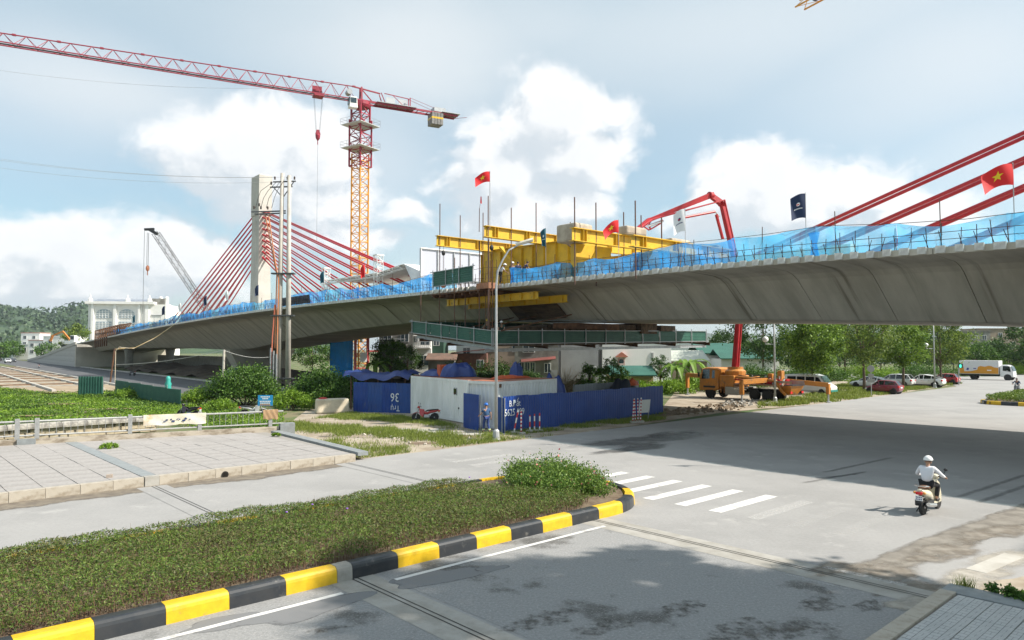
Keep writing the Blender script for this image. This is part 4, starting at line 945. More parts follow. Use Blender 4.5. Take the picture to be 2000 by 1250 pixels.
F2 = BX(1208, 430, .62); flag('red starred flag drooping in front of the lower yellow beam', F2.x, .62, F2.z, 0, 1.05, .8, m_red, R(195), .62, 'star', furl=.1)
F3 = BX(1978, 320, .62); flag('red starred flag flying before the red stay cables', F3.x, .62, F3.z, 0, 1.28, .86, m_red, R(184), .34, 'star')
F4 = BX(1573, 378, .62); flag('navy flag with small white emblem standing alone above the blue net', F4.x, .62, F4.z, 0, .74, 1.22, m_navy, R(182), .30, (m_print, m_red), wave=.05)
F5 = BX(1338, 408, .62); flag('white flag with small dark emblem under the red boom', F5.x, .62, F5.z, 0, .66, 1.3, m_wf, R(178), .5, (m_bprint, m_red), wave=.06)
F6 = BX(1066, 446, .62); flag('narrow furled teal flag before the big yellow plate girder', F6.x, .62, F6.z, 0, .42, 1.35, m_teal, R(190), .6, (m_print, m_print), furl=.3, wave=.1)
for px, py, m, lb, h in ((713, 517, m_red, 'small red flag drooping in front of the white stage tent', 1.3), (633, 530, m_teal, 'small dark teal flag at the left truss tower of the tent', 1.3),
                         (505, 557, m_navy, 'small navy flag hanging in front of the bridge pylon', 1.4), (404, 578, m_navy, 'small navy flag beside the foot of the red stays', 1.5),
                         (446, 568, m_wf, 'small white flag among the red stays left of the pylon', 1.4), (354, 592, m_wf, 'tiny white flag at the outermost red stay', 1.5),
                         (322, 598, m_navy, 'tiny navy flag in front of the white building, upper one', 1.6), (264, 616, m_teal, 'tiny dark flag before the arched windows of the white building', 1.5)):
    p = BX(px, py, .62); flag(lb, p.x, .62, p.z, 0, .55 * h / 1.3, h, m, R(185), .7, None, furl=.35, wave=.14, r=.03)
wm = BX(936, 395, -.6); W = thing('marker_streamer', 'thin rod with a red and white streamer above the yellow beam', 'streamer', BW(wm.x, -.6, 13.98), 0)
mb = MB(); mb.tube((0, 0, -.2), (.02, 0, 1.6), .03, 5); mb.tube((.02, 0, 1.6), (.1, 0, wm.z - 13.98), .014, 4); mb.obj('rod', m_rod, W)
mb = MB(); mb.grid([[(.07, .01, 2.0), (.13, .01, 2.0)], [(.1, .03, 2.5), (.17, .0, 2.5)], [(.1, 0, wm.z - 14.05), (.2, .02, wm.z - 14.1)]]); mb.obj('streamer', m_red, W)

# ================================================================== tower crane
m_cred = mat('crane_red_paint', (.31, .022, .045), .5, c2=(.25, .02, .04), scale=1.5); m_cyel = mat('crane_orange_paint', (.74, .33, .025), .5, c2=(.64, .27, .025), scale=1.2)
def tower_crane(label, base, zj, jang, jlen, cj, m_mast, m_top, climb=True, mast_rot=0.0, jh=2.1):
    T = thing('tower_crane', label, 'tower crane', base, jang); zt = zj - (9.5 if climb else 3.0)
    ca, sa = math.cos(mast_rot), math.sin(mast_rot)
    n = int(zt / 2.9) + 1; mb = MB(); lattice(mb, (0, 0, 0), (0, 0, 2.9), 2.1, 2, .15, .075, (ca, sa, 0)); sec = mb.mesh('mast_section', m_mast)
    for i in range(n): link('mast_section', sec, T, (0, 0, i * 2.9 - (n * 2.9 - zt)))
    mb = MB(); mb.box((0, 0, .2), (4, 4, .6)); mb.obj('footing', m_conc, T)
    if climb:
        mb = MB(); lattice(mb, (0, 0, zt - 2.4), (0, 0, zj - 3.3), 2.75, 6, .17, .09, (ca, sa, 0)); o = mb.obj('climbing_frame', m_top, T)
        for zz in (zt + .9, zt + 5.1):
            q = MB(); q.box((0, 0, zz), (4.9, 4.9, .09), rz=mast_rot); q.obj('walkway', mat('grey_walkway', (.5, .52, .5), .7), o)
            q = MB(); rm = Matrix.Rotation(mast_rot, 3, 'Z')
            for (x0, y0), (x1, y1) in (((-2.5, -2.5), (2.5, -2.5)), ((2.5, -2.5), (2.5, 2.5)), ((2.5, 2.5), (-2.5, 2.5)), ((-2.5, 2.5), (-2.5, -2.5))):
                for hh in (.55, 1.1): q.tube(rm @ Vector((x0, y0, zz + hh)), rm @ Vector((x1, y1, zz + hh)), .025, 3)
                for f in (0, .33, .66): c = rm @ Vector((x0 + (x1 - x0) * f, y0 + (y1 - y0) * f, zz)); q.tube(c, c + Vector((0, 0, 1.1)), .025, 3)
            q.obj('handrail', m_galv, o)
        mb = MB(); lattice(mb, (0, 0, zj - 4.2), (0, 0, zj - .6), 2.3, 2, .2, .11, (ca, sa, 0)); mb.obj('top_mast', m_top, T)
    mb = MB(); mb.lathe([(1.5, zj - 1.1), (1.7, zj - .7), (1.7, zj - .2), (1.3, zj + .1)], 20); mb.box((0, 0, zj - .1), (3.0, 2.2, .5)); mb.obj('slewing_ring', m_top, T, smooth=False)
    # jib: triangular truss, tapering
    ns = max(3, int(jlen / 5.2)); L = jlen / ns
    for i in range(ns):
        x0 = 1.2 + i * L; x1 = x0 + L - .02; f0, f1 = i / ns, (i + 1) / ns; h0, h1 = jh * (1.2 - .55 * f0), jh * (1.2 - .55 * f1); w = .75; mb = MB(); z = zj + .1
        for y in (-w, w): mb.bar((x0, y, z), (x1, y, z), .15, .15)
        mb.tube((x0, 0, z + h0), (x1, 0, z + h1), .10, 5)
        k = 2
        for j in range(k):
            a = x0 + (x1 - x0) * j / k; b2 = x0 + (x1 - x0) * (j + 1) / k; mid = (a + b2) / 2; hm = h0 + (h1 - h0) * (j + .5) / k
            for y in (-w, w): mb.tube((a, y, z), (mid, 0, z + hm), .05, 3); mb.tube((mid, 0, z + hm), (b2, y, z), .05, 3)
            mb.tube((a, -w, z), (b2, w, z), .04, 3); mb.tube((a, -w, z), (a, w, z), .05, 3)
        mb.box((x0 + .1, 0, z + h0), (.5, .3, .26)); mb.obj('jib_section', m_top, T)
    mb = MB(); mb.box((jlen * .5, .05, zj + .06), (jlen * .97, .5, .05)); mb.obj('jib_walkway', mat('dark_grating', (.05, .05, .06), .7), T)
    if cj:
        z = zj + .1; mb = MB()
        for y in (-.9, .9): mb.bar((-1, y, z - .1), (-cj, y, z - .15), .22, .34)
        for i in range(10): x = -1 - i * (cj - 1) / 9; mb.bar((x, -.9, z - .1), (x, .9, z - .1), .1); mb.tube((x, -.9, z - .1), (x - (cj - 1) / 9, .9, z - .1), .05, 3)
        mb.obj('counter_jib', m_top, T)
        mb = MB(); mb.bar((0, .7, z), (0, .5, z + 2.5), .26); mb.bar((0, -.7, z), (0, -.5, z + 2.5), .26); mb.bar((-3.6, 0, z + 2.0), (1.5, 0, z + 2.5), .22); mb.bar((0, 0, z + 2.4), (-2.4, 0, z), .16); mb.bar((-3.6, .6, z + 2), (-4.4, .8, z), .14); mb.bar((-3.6, -.6, z + 2), (-4.4, -.8, z), .14)
        for x0, x1 in ((-4.4, -9.2),): mb.bar((x0, 0, z + 2.2), (x1, 0, z + 1.9), .13); mb.bar((x1, .5, z + 2.0), (x1, .5, z), .16); mb.bar((x1, -.5, z + 2.0), (x1, -.5, z), .16); mb.tube((-6, 0, z + 2.1), (-8, .8, z), .06, 4)
        mb.tube((-9.2, .5, z + 2.0), (-cj + 2.6, .8, z + .2), .035, 4); mb.tube((-9.2, -.5, z + 2.0), (-cj + 2.6, -.8, z + .2), .035, 4); mb.obj('top_frame', m_top, T)
        for x0 in (-5.9, -8.3): mb = MB(); mb.box((x0, -1.0, z + 1.0), (1.7, .06, 1.9)); mb.obj('side_mesh', mat('grey_mesh_panel', (.45, .48, .5), .7), T)
        mb = MB(); mb.box((-6.5, 0, z + .12), (7.5, 2.5, .12)); mb.box((-cj + 1.4, 0, z + .16), (3.6, 2.7, .12)); mb.obj('counter_walkway', m_galv, T)
        for i in range(4):
            mb = MB(); mb.box((-cj + 3.3 + .58 * i, 0, z - 1.25), (.55, 2.3, 2.3)); o = mb.obj('counterweight', mat('dark_ballast', (.17, .165, .16), .8, c2=(.25, .24, .23), scale=2), T, bevel=.06)
            q = MB(); q.box((-cj + 3.3 + .58 * i, 0, z - 1.15), (.56, 2.32, .34)); q.obj('painted_band', m_kyellow, o)
        mb = MB(); mb.box((-cj + 3.6, 0, z + .55), (2.3, 1.8, .8)); mb.obj('hoist_cabinet', m_galv, T)
        mb = MB(); mb.box((1.9, 1.75, z - 1.1), (1.5, 1.3, 2.0), top=(.8, .9)); o = mb.obj('operator_cab', m_white, T, bevel=.08)
        q = MB(); q.box((2.6, 1.75, z - .9), (.24, 1.1, 1.2)); q.box((1.9, 2.4, z - .8), (1.0, .06, .9)); q.obj('cab_glass', glass_mat('cab_glass_dark', (.03, .05, .06)), o)
        mb = MB(); mb.lathe([(.5, -.7), (.5, .7)], 14, c=(2.2, 0, z + 1.3), axis='y'); mb.obj('winch_drum', m_galv, T)
        # trolley, rope and hook
        tx = 7.6; mb = MB(); mb.box((tx, 0, z - .3), (1.7, 1.9, .3)); mb.obj('trolley', m_top, T)
        mb = MB(); mb.box((tx, -1.02, z + 1.1), (1.7, .06, 1.5)); o = mb.obj('trolley_sign', m_cred, T)
        q = MB(); q.add([(tx - .8, -1.06, z - .4), (tx + .8, -1.06, z - .4), (tx + .95, -1.06, z + .9), (tx - .7, -1.06, z + .65)], [(0, 1, 2, 3)]); q.obj('white_banner', m_print, o)
        q = MB(); q.add([(tx - .1, -1.08, z + .05), (tx + .35, -1.08, z + .05), (tx + .12, -1.08, z + .3)], [(0, 1, 2)]); q.obj('banner_mark', m_bprint, o)
        hz = zj - 7.2; mb = MB()
        for dx, dy in ((-.5, .3), (.5, .3), (-.5, -.3), (.5, -.3)): mb.tube((tx + dx * 1.5, dy, z - .2), (tx + dx * .6, dy, hz + .8), .022, 3)
        mb.obj('hoist_rope', m_steel_dk, T)
        mb = MB(); mb.lathe([(.1, hz - .9), (.36, hz - .5), (.44, hz), (.25, hz + .3)], 10, c=(tx, 0, 0)); mb.box((tx, 0, hz + .6), (.9, .35, .8), top=(.5, 1)); mb.tube((tx, 0, hz - .8), (tx, 0, hz - 1.6), .08, 6); mb.obj('hook_block', m_cred, T)
        mb = MB(); mb.tube((tx, 0, hz - 1.5), (tx, 0, zj - 26), .02, 3); mb.obj('sling_line', m_steel_dk, T)
    return T
cb_ = PD(700, 730, 128); jd = Vector((-46.9, -24.3, 0)); JA = math.atan2(jd.y, jd.x)
tower_crane('tower crane with red jib and orange mast behind the bridge', (cb_.x, cb_.y, 0), 49.6, JA, 62, 18.6, m_cyel, m_cred, True, R(102 + 45) - JA)
tip = PD(1562, 18, 84); b0 = Vector((62, 26, 0)); jd2 = Vector((tip.x - 62, tip.y - 26, 0))
tower_crane('yellow lattice jib of a second crane entering at the top edge', b0, tip.z, math.atan2(jd2.y, jd2.x), jd2.length - 1.2, 14, m_cyel, m_cyel, False, .3, 1.5)
# crawler crane beyond the far side
m_dkst = mat('dark_grey_paint', (.06, .065, .07), .5)
ft, tp = PD(468, 700, 185), PD(304, 455, 185)
CR = thing('crawler_crane', 'crawler crane with slim grey lattice boom behind the red stays', 'crane', (ft.x, ft.y, 0), math.atan2((tp - ft).y, (tp - ft).x))
Lx = math.hypot(tp.x - ft.x, tp.y - ft.y); zt_ = tp.z
mb = MB(); lattice(mb, (0, 0, 2.2), (Lx, 0, zt_), 1.5, 26, .085, .045); mb.obj('boom', m_dkst, CR)
mb = MB(); mb.bar((Lx - .4, 0, zt_ - .3), (Lx + 1.6, 0, zt_ + .9), 1.0, .7); mb.bar((Lx + .4, 0, zt_ + 1.0), (Lx + 2.9, 0, zt_ + .9), .5, .6); mb.obj('boom_head', mat('black_iron', (.02, .02, .022), .5), CR)
mb = MB(); mb.tube((Lx + 1.8, 0, zt_), (Lx + 1.8, 0, zt_ - 8.4), .06, 4); mb.tube((Lx + 2.0, .3, zt_), (Lx + 2.0, .3, zt_ - 8.4), .05, 4); mb.tube((Lx + 2.9, 0, zt_ + .5), (Lx + 2.9, 0, zt_ - 21), .05, 4); mb.tube((Lx - 3, .2, zt_ - 3), (2, .2, 5), .05, 4); mb.obj('rope', m_steel_dk, CR)
mb = MB(); mb.ball((Lx + 1.9, 0, zt_ - 9.2), (.5, .4, .8), 8, 6); mb.tube((Lx + 1.9, 0, zt_ - 9.8), (Lx + 1.9, 0, zt_ - 11), .12, 5); mb.obj('hook_block', mat('faded_orange_paint', (.45, .17, .09), .6), CR)
mb = MB(); mb.box((-2.2, 0, 2.6), (5, 3, 2.2)); mb.obj('machine_house', m_cyel, CR, bevel=.1)
for y in (-2, 2): mb = MB(); mb.prism([(-3.4, .1), (3.4, .1), (3.9, .6), (3.4, 1.2), (-3.4, 1.2), (-3.9, .6)], y - .4, y + .4, 'xz'); mb.obj('track', m_dkst, CR)

# ================================================================== ground around the site
def gp(*pts): return [G(x, y) for x, y in pts]
LOT = sheet('dirt_lot', gp((548, 858), (690, 901), (760, 893), (850, 880), (940, 868), (1060, 855), (1180, 839), (1300, 822), (1400, 807), (1480, 799), (1560, 792.5), (1650, 784), (1760, 768), (1880, 748.5), (1790, 741), (1640, 744), (1500, 748), (1330, 752), (1290, 800), (990, 838), (940, 822), (805, 800), (700, 795), (600, 800), (560, 830)), -.004, m_sand)
FRONT = sheet('frontage_road', [BW(s, t, 0) for s, t in ((-470, -11.8), (-78, -11.8), (-78, .5), (-470, .5))], .006, m_black_asph)
mb = MB()
for a in range(-340, -80, 3): mb.box((a + 1.5, .75, .09), (2.97, .35, .26))
o = mb.obj('frontage_kerb', m_conc_lt, None, loc=BORG, rot=(0, 0, BANG)); tag(o, 'long pale kerb between black road and bridge piers', None, None, 'structure')
UNF = sheet('unfinished_pavement', [BW(s, t, 0) for s, t in ((-240, -30), (-96, -30), (-90, -12.4), (-240, -12.4))], .008, mat('tan_boards_and_earth', (.36, .29, .20), .95, c2=(.24, .18, .12), scale=.5, detail=8, bump=.5, bscale=4)); tag(UNF, 'unfinished pavement strip with concrete ribs beside the black road')
for t in (-12.6, -16.0, -21.0, -26.5):
    mb = MB(); mb.bar((-240, t, .12), (-98, t, .12), .4, .25); mb.obj('concrete_rib', m_conc_lt, UNF, loc=BORG, rot=(0, 0, BANG))
for i in range(22):
    mb = MB(); mb.bar((-238 + i * 6, -30, .06), (-238 + i * 6, -12.6, .06), .3, .12); mb.obj('cross_rib', m_conc if i % 2 else m_rust, UNF, loc=BORG, rot=(0, 0, BANG))
# shaded earth heap under the bridge
mb = MB(); rows = []
for i in range(30):
    rows.append([(-190 + i * 4, 4 + j * 1.8, max(-.1, 1.5 * math.sin(math.pi * j / 9) * (.5 + .5 * math.sin(i * .7 + 1)) + .35 * math.sin(i * 1.9 + j * 2.1) + .15)) for j in range(10)])
mb.grid(rows); tag(mb.obj('earth_heap', mat('dark_earth', (.13, .10, .075), .95, c2=(.08, .065, .05), scale=.8, bump=.7, bscale=4), None, loc=BORG, rot=(0, 0, BANG)), 'long heap of dark excavated earth under the bridge', None, None, 'structure')

# hills
def hill(label, pts, d, depth, m):
    rows = []; n = len(pts)
    for k, f in enumerate((1.0, .93, .8, .62, .38, .15, 0)):
        row = []
        for i, (x, y) in enumerate(pts):
            p = PD(x, y, d); h = p.z; dd = d - depth * (1 - f) ** 1.1
            row.append((p.x * dd / d, dd, max(-1, h * (f ** .8) + (NP.normal() * h * .045 if 0 < k < 6 else 0))))
        rows.append(row)
    rows.insert(0, [(r[0] * 1.1, r[1] * 1.1, -1) for r in rows[0]])
    mb = MB(); mb.grid(rows); o = mb.obj('hill', m, smooth=True); tag(o, label, None, None, 'structure'); return o
m_hill = mat('wooded_hillside', (.030, .060, .028), 1.0, c2=(.055, .095, .038), scale=.035, detail=10, lo=.4, hi=.62, bump=1.0, bscale=.12)
px_ = list(range(-900, 700, 16))
def ridge(x): return 606 + 9 * math.sin(x * .021) + 4 * math.sin(x * .063 + 1) + 2.2 * math.sin(x * .17) + (0 if x < 200 else (x - 200) * .05) - (6 if -20 < x < 60 else 0)
HILL = hill('wooded hill ridge behind the white building', [(x, ridge(x)) for x in px_], 1500, 700, m_hill)
hill('distant bluish hill seen below the bridge', [(x, 657 + 7 * math.sin(x * .012 + 1) + 3 * math.sin(x * .05)) for x in range(900, 2600, 25)], 3000, 1200, mat('far_hillside', (.04, .06, .045), 1.0, c2=(.06, .08, .05), scale=.02, detail=8))
# tree canopy texture on the near hill: bushy clumps
hv = np.array([v.co for v in HILL.data.vertices]); sel = hv[(hv[:, 2] > 14) & (np.abs(hv[:, 0] / hv[:, 1] + .55) < .42) & (hv[:, 1] < 1501)]
cc = sel[NP.integers(0, len(sel), 26000)] + NP.normal(size=(26000, 3)) * np.array([14, 25, 2.5])
tag(link('woodland', leaf_mesh('woodland', cc, 6, leaf_mat('woodland_leaf', (.03, .062, .028), (.07, .115, .045), .1), .8)), 'dark green woodland covering the hill ridge', 'woodland', None, 'stuff')

# ================================================================== canal railing, parapet and stone wall
m_rail = mat('galvanised_rail', (.34, .345, .34), .6, .2, c2=(.27, .275, .27), scale=5)
WA, WB_ = G(540, 852), G(0, 883); wd = (WB_ - WA).normalized(); WLEN = 34.0; wn = Vector((wd.y, -wd.x, 0))
if wn.dot(WA) > 0: wn = -wn               # towards the camera
RAIL = thing('canal_railing', 'grey metal railing on a stained concrete kerb wall beside the pavement', 'railing', WA, math.atan2(wd.y, wd.x))
mb = MB(); mb.box((WLEN / 2 - .1, 0, .30), (WLEN, .32, .50)); mb.obj('base_wall', mat('weathered_base_wall', (.42, .37, .30), .9, c2=(.20, .16, .115), scale=1.1, detail=9, lo=.42, hi=.66, stretch=(1.2, 1, 2.5), bump=.4), RAIL)
mb = MB(); mb.box((-.55, .05, .35), (.8, .5, .75)); mb.obj('end_block', m_granite, RAIL)
posts = [.35, 4.0, 7.3, 11.3, 12.1, 17.0, 22, 27, 32]
pme = MB().box((0, 0, .5), (.19, .16, .98)).mesh('railing_post', m_rail)
for x in posts: link('railing_post', pme, RAIL, (x, 0, .55))
for z, r in ((1.40, .05), (.72, .04)):
    mb = MB(); mb.tube((-.35, 0, z), (WLEN - .3, 0, z), r, 8); mb.obj('rail', m_rail, RAIL, smooth=True)
bme = MB().tube((0, 0, .72), (0, 0, 1.4), .011, 5).mesh('baluster', m_rail); x = .0
while x < WLEN - .4:
    if min(abs(x - p) for p in posts) > .14: link('baluster', bme, RAIL, (x, 0, 0))
    x += .3
mb = MB(); mb.box((11.7, .22, .32), (.75, .12, .55)); mb.obj('wall_plate', m_granite, RAIL)
def draped(name, label, cat, x0, x1, z0, z1, m, y=-.085):
    mb = MB(); rows = []
    for j in range(7):
        f = j / 6; rows.append([(x0 + (x1 - x0) * i / 14, (.09 if f == 0 else y * (1 if wn.dot(Vector((-wd.y, wd.x, 0))) < 0 else -1) * -1) + .02 * math.sin(i * 1.3 + j), z1 - (z1 - z0) * f * (1 + .06 * math.sin(i * .9)) + (.0 if j else .02)) for i in range(15)])
    mb.grid(rows); o = mb.obj(name, m, None, smooth=True, loc=WA, rot=(0, 0, math.atan2(wd.y, wd.x))); tag(o, label, cat); return o
side = Vector((-math.sin(math.atan2(wd.y, wd.x)), math.cos(math.atan2(wd.y, wd.x)), 0)).dot(wn)     # +1 when local +y faces the camera
m_cloth = mat('cream_printed_cloth', (.60, .55, .42), .85, c2=(.64, .61, .54), scale=1.1, c3=(.55, .33, .12), s3=1.3, lo3=.56, hi3=.72)
m_card = mat('brown_cardboard', (.34, .22, .12), .9)
draped('draped_cloth', 'cream printed quilt draped over the railing to dry', 'cloth', 3.7, 6.7, .92, 1.47, m_cloth, .10 * side)
draped('cardboard_sheet', 'brown cardboard sheet over the end post of the railing', 'cardboard', -.05, .75, .98, 1.50, m_card, .12 * side)
q = MB(); sgn = side
for k in range(9): q.box((4.5 + .15 * k + .05 * (k % 2), .135 * sgn, 1.18 + .06 * math.sin(k * 2.2)), (.07 + .04 * (k % 3), .006, .04 + .05 * ((k * 3) % 4) / 3), rot=Matrix.Rotation(.3 * math.sin(k * 5), 3, 'Y'))
q.obj('cloth_print', m_bprint, bpy.data.objects['draped_cloth'])
# stone wall behind, with a rounded capping
S0, S1 = G(303, 841), G(-60, 870); sd = (S1 - S0); SL = sd.length; sang = math.atan2(sd.y, sd.x)
STW = thing('stone_wall', 'rubble stone canal wall with rounded concrete capping behind the railing', 'wall', S0, sang)
m_stone = mat('rubble_stone', (.40, .34, .24), .9, c2=(.25, .21, .15), scale=2.0, detail=7, bump=.6)
mb = MB(); mb.box((SL / 2, 0, .3), (SL, .4, .62)); mb.obj('mortar_core', mat('dark_mortar', (.13, .115, .09), .95), STW)
stv = [MB().box((0, 0, 0), (.36 + .06 * k, .5, .19 + .02 * (k % 2)), top=(.88, .9)).mesh('stone', m_stone) for k in range(4)]
x = .2; rw = 0
while x < SL - .2:
    for r_ in range(3): link('stone', random.choice(stv), STW, (x + .18 * (r_ % 2) + random.gauss(0, .02), 0, .12 + .21 * r_), (random.gauss(0, .06), random.gauss(0, .06), random.gauss(0, .05)))
    x += .47
cap = []
for k in range(7): t = math.pi * k / 6; cap.append((.42 * math.cos(t), .18 * math.sin(t)))
m_cap = mat('weathered_capping', (.36, .34, .30), .9, c2=(.15, .14, .125), scale=1.5, detail=9, lo=.42, hi=.6, bump=.4)
cme = MB(); cme.prism([(c[0], c[1] + .04) for c in cap] + [(-.42, -.06), (.42, -.06)], -.62, .62, 'yz'); cme = cme.mesh('capping_stone', m_cap)
x = .62
while x < SL: link('capping_stone', cme, STW, (x, 0, .70 + random.gauss(0, .006)), (0, 0, random.gauss(0, .006))); x += 1.26
mb = MB(); mb.ball((-.02, 0, .76), (.25, .42, .17), 10, 6); mb.obj('capping_end', m_cap, STW)

# ================================================================== containers, fences, tarpaulins
m_cont = mat('dirty_white_container', (.80, .81, .80), .6, c2=(.68, .69, .67), scale=.8, detail=8, stretch=(1, 1, .35), c3=(.30, .17, .09), s3=1.6, lo3=.69, hi3=.8)
m_roof = mat('rust_red_roof', (.38, .13, .07), .85, c2=(.27, .11, .07), scale=.8, detail=8, c3=(.45, .27, .2), s3=2, lo3=.6, hi3=.75)
def container(label, p0, p1, depth, h, win=False, post=False):
    p0, p1 = Vector(p0), Vector(p1); d = p1 - p0; L = d.length; T = thing('shipping_container', label, 'container', p0, math.atan2(d.y, d.x), 'site containers')
    D = -depth                                    # body lies on local -y or +y, away from the camera
    s = 1 if Vector((-d.y, d.x, 0)).dot(p0) > 0 else -1; D = s * depth
    for name, a, b2 in (('side_wall', (0.08, 0, 0), (L - .08, 0, 0)), ('side_wall', (0.08, D, 0), (L - .08, D, 0)), ('end_wall', (0, .08 * s, 0), (0, D - .08 * s, 0)), ('end_wall', (L, .08 * s, 0), (L, D - .08 * s, 0))):
        mb = MB(); corrugated(mb, a, b2, .18, h - .12, .30, .075); mb.obj(name, m_cont, T)
    for x in (0, L):
        for y in (0, D): mb = MB(); mb.box((x, y, h / 2), (.18, .18, h)); mb.obj('corner_post', m_cont, T)
    for z in (.13, h - .09):
        mb = MB(); mb.box((L / 2, 0, z), (L - .18, .12, .17)); mb.box((L / 2, D, z), (L - .18, .12, .17)); mb.box((0, D / 2, z), (.12, depth - .18, .17)); mb.box((L, D / 2, z), (.12, depth - .18, .17)); mb.obj('frame_rail', m_cont, T)
    mb = MB(); mb.box((L / 2, D / 2, h - .015), (L + .1, depth + .1, .06)); mb.obj('roof', m_roof, T)
    if win:
        mb = MB(); mb.box((L * .80, -.03 * s, 2.05), (.46, .08, .5)); w = mb.obj('window', m_galv, T); mb = MB(); mb.box((L * .80, -.075 * s, 2.05), (.34, .03, .38)); mb.obj('pane', glass_mat('dark_glass', (.015, .02, .02)), w)
        mb = MB(); mb.box((L * .86, -.06 * s, .95), (.07, .08, .12)); mb.obj('lock_box', m_steel_dk, T)
    if post:
        for zz in (.35, 1.2, h - .25): mb = MB(); mb.box((.05, -.1 * s, zz), (.16, .12, .22)); mb.obj('rusty_hinge', m_rust, T)
    return T
c0, c1, c2 = G(805, 808), G(915, 828.5), G(968, 840)
container('long dirty white container with a tiny window beside the red motorbike', c0, c1, 2.5, 2.88, win=True)
e2 = Vector((.62, .785, 0)).normalized(); e1n = Vector((-e2.y, e2.x, 0))
cA = c2 + e2 * .25
container('grey white container with rusty corner behind the blue fence', cA, cA + e2 * 6.06, 2.44, 2.92, post=True)
m_bluef = mat('blue_profiled_sheet', (.006, .042, .22), .45, c2=(.010, .055, .27), scale=.9, c3=(.09, .11, .17), s3=1.6, lo3=.62, hi3=.85, stretch3=(1, 1, .3))
m_blued = mat('blue_profiled_sheet_faded', (.015, .07, .27), .5, c2=(.02, .06, .22), scale=1.2)
def sheet_fence(label, p0, p1, h, m, w=1.1, pitch=.2, name='sheet_fence', sink=.1, steps=None, depth=.03):
    p0, p1 = Vector(p0), Vector(p1); d = p1 - p0; L = d.length; T = thing(name, label, 'fence', p0, math.atan2(d.y, d.x)); n = max(1, round(L / w))
    flip = Vector((d.y, -d.x, 0)).dot(p0) > 0
    for i in range(n):
        mb = MB(); dz = random.uniform(-.03, .03) if steps is None else steps * i
        a, b2 = (i * L / n, .006 * (i % 2), 0), ((i + 1) * L / n + .02, .006 * (i % 2), 0)
        corrugated(mb, a, b2, -sink + dz, h + dz, pitch, depth); mb.obj('fence_sheet', m if not isinstance(m, list) else m[i % len(m)], T)
    for i in range(n + 1):
        mb = MB(); mb.box((i * L / n, .09 if not flip else -.09, h / 2), (.05, .05, h)); mb.obj('fence_post', m_galv, T)
    return T
f0, f1 = G(983, 846), G(1295, 807)
FEN = sheet_fence('long blue profiled sheet fence with white handwriting beside the street', f0, f1, 2.12, m_bluef)
sheet_fence('short blue return panel between lamp post and long blue fence', G(971, 842), f0, 2.05, m_blued, 1.2)
FL = sheet_fence('blue sheet fence with upside-down number left of the containers', G(690, 804), G(802, 807), 2.3, [m_bluef, m_blued], 1.2, .22)
fp = G(905, 834.5); DOOR = sheet_fence('loose blue sheet panel leaning against the white container', fp, G(935, 841), 2.15, m_bluef, 5, .16, 'leaning_sheet')
def text(s, size, parent, loc, rz, m, flip=False, name='lettering', roll=0.0):
    cu = bpy.data.curves.new('t', 'FONT'); cu.body = s; cu.size = size; cu.extrude = .002; cu.resolution_u = 2; cu.offset = 0
    ob = bpy.data.objects.new('t', cu); COL.objects.link(ob); dg = bpy.context.evaluated_depsgraph_get(); me = bpy.data.meshes.new_from_object(ob.evaluated_get(dg)); bpy.data.objects.remove(ob)
    me.materials.clear(); me.materials.append(m); o = link(name, me, parent); o.matrix_local = Matrix.Translation(loc) @ Matrix.Rotation(rz, 4, 'Z') @ Matrix.Rotation(math.pi / 2, 4, 'X') @ Matrix.Rotation(roll, 4, 'Z') @ Matrix.Diagonal((.8, 1, 1, 1)); return o
m_chalk = mat('white_brush_paint', (.72, .74, .76), .7)
def fy(fen): # which local side faces the camera
    return -1 if (fen.matrix_world @ Vector((0, -1, 0)) if False else Vector((math.sin(fen.rotation_euler.z), -math.cos(fen.rotation_euler.z), 0))).dot(-Vector(fen.location)) > 0 else 1
sF = fy(FEN); text('B.Đất', .52, FEN, Vector((.42, sF * .075, 1.52)), 0 if sF < 0 else math.pi, m_chalk); text('5625 099', .58, FEN, Vector((.02, sF * .075, .98)), 0 if sF < 0 else math.pi, m_chalk)
sL = fy(FL); text('36', .95, FL, Vector((3.95, sL * .05, 1.5)), 0 if sL < 0 else math.pi, m_chalk, roll=math.pi); text('Trụ', .62, FL, Vector((4.0, sL * .05, .55)), 0 if sL < 0 else math.pi, m_chalk, roll=math.pi)
sheet_fence('grey sheet fence behind the long blue fence', Vector((4.6, 53.0, 0)), Vector((10.4, 59.0, 0)), 2.3, mat('grey_profiled_sheet', (.23, .25, .27), .5, c2=(.28, .3, .32), scale=1), 1.3)
m_tarp = mat('blue_tarpaulin', (.012, .03, .15), .45, c2=(.02, .05, .2), scale=1.5, bump=.8, bscale=5); m_tarp_o = mat('orange_tarpaulin', (.55, .10, .03), .6, c2=(.42, .08, .03), scale=2, bump=.6)
def tarp(label, loc, rx, ry, h, m, rz=0, name='tarpaulin', peak=1.6):
    mb = MB(); rows = []; ph = [random.random() * 6 for _ in range(6)]
    for j in range(15):
        row = []
        for i in range(19):
            u, v = i / 9 - 1, j / 7 - 1; r2 = min(1, (abs(u) ** 2.4 + abs(v) ** 2.4)); k = (1 - r2) ** (1 / peak)
            w = .07 * h * (math.sin(u * 7 + v * 3 + ph[0]) + math.sin(v * 8 - u * 5 + ph[1]) + .6 * math.sin(u * 15 + ph[2]))
            row.append((u * rx * (1 + .08 * math.sin(v * 5 + ph[3])), v * ry * (1 + .1 * math.sin(u * 6 + ph[4])), max(.015, h * k + w * (.3 + k) * .8)))
        rows.append(row)
    mb.grid(rows); o = mb.obj(name, m, None, smooth=True, loc=loc, rot=(0, 0, rz)); tag(o, label, 'tarpaulin', 'tarpaulins over the site sheds'); return o
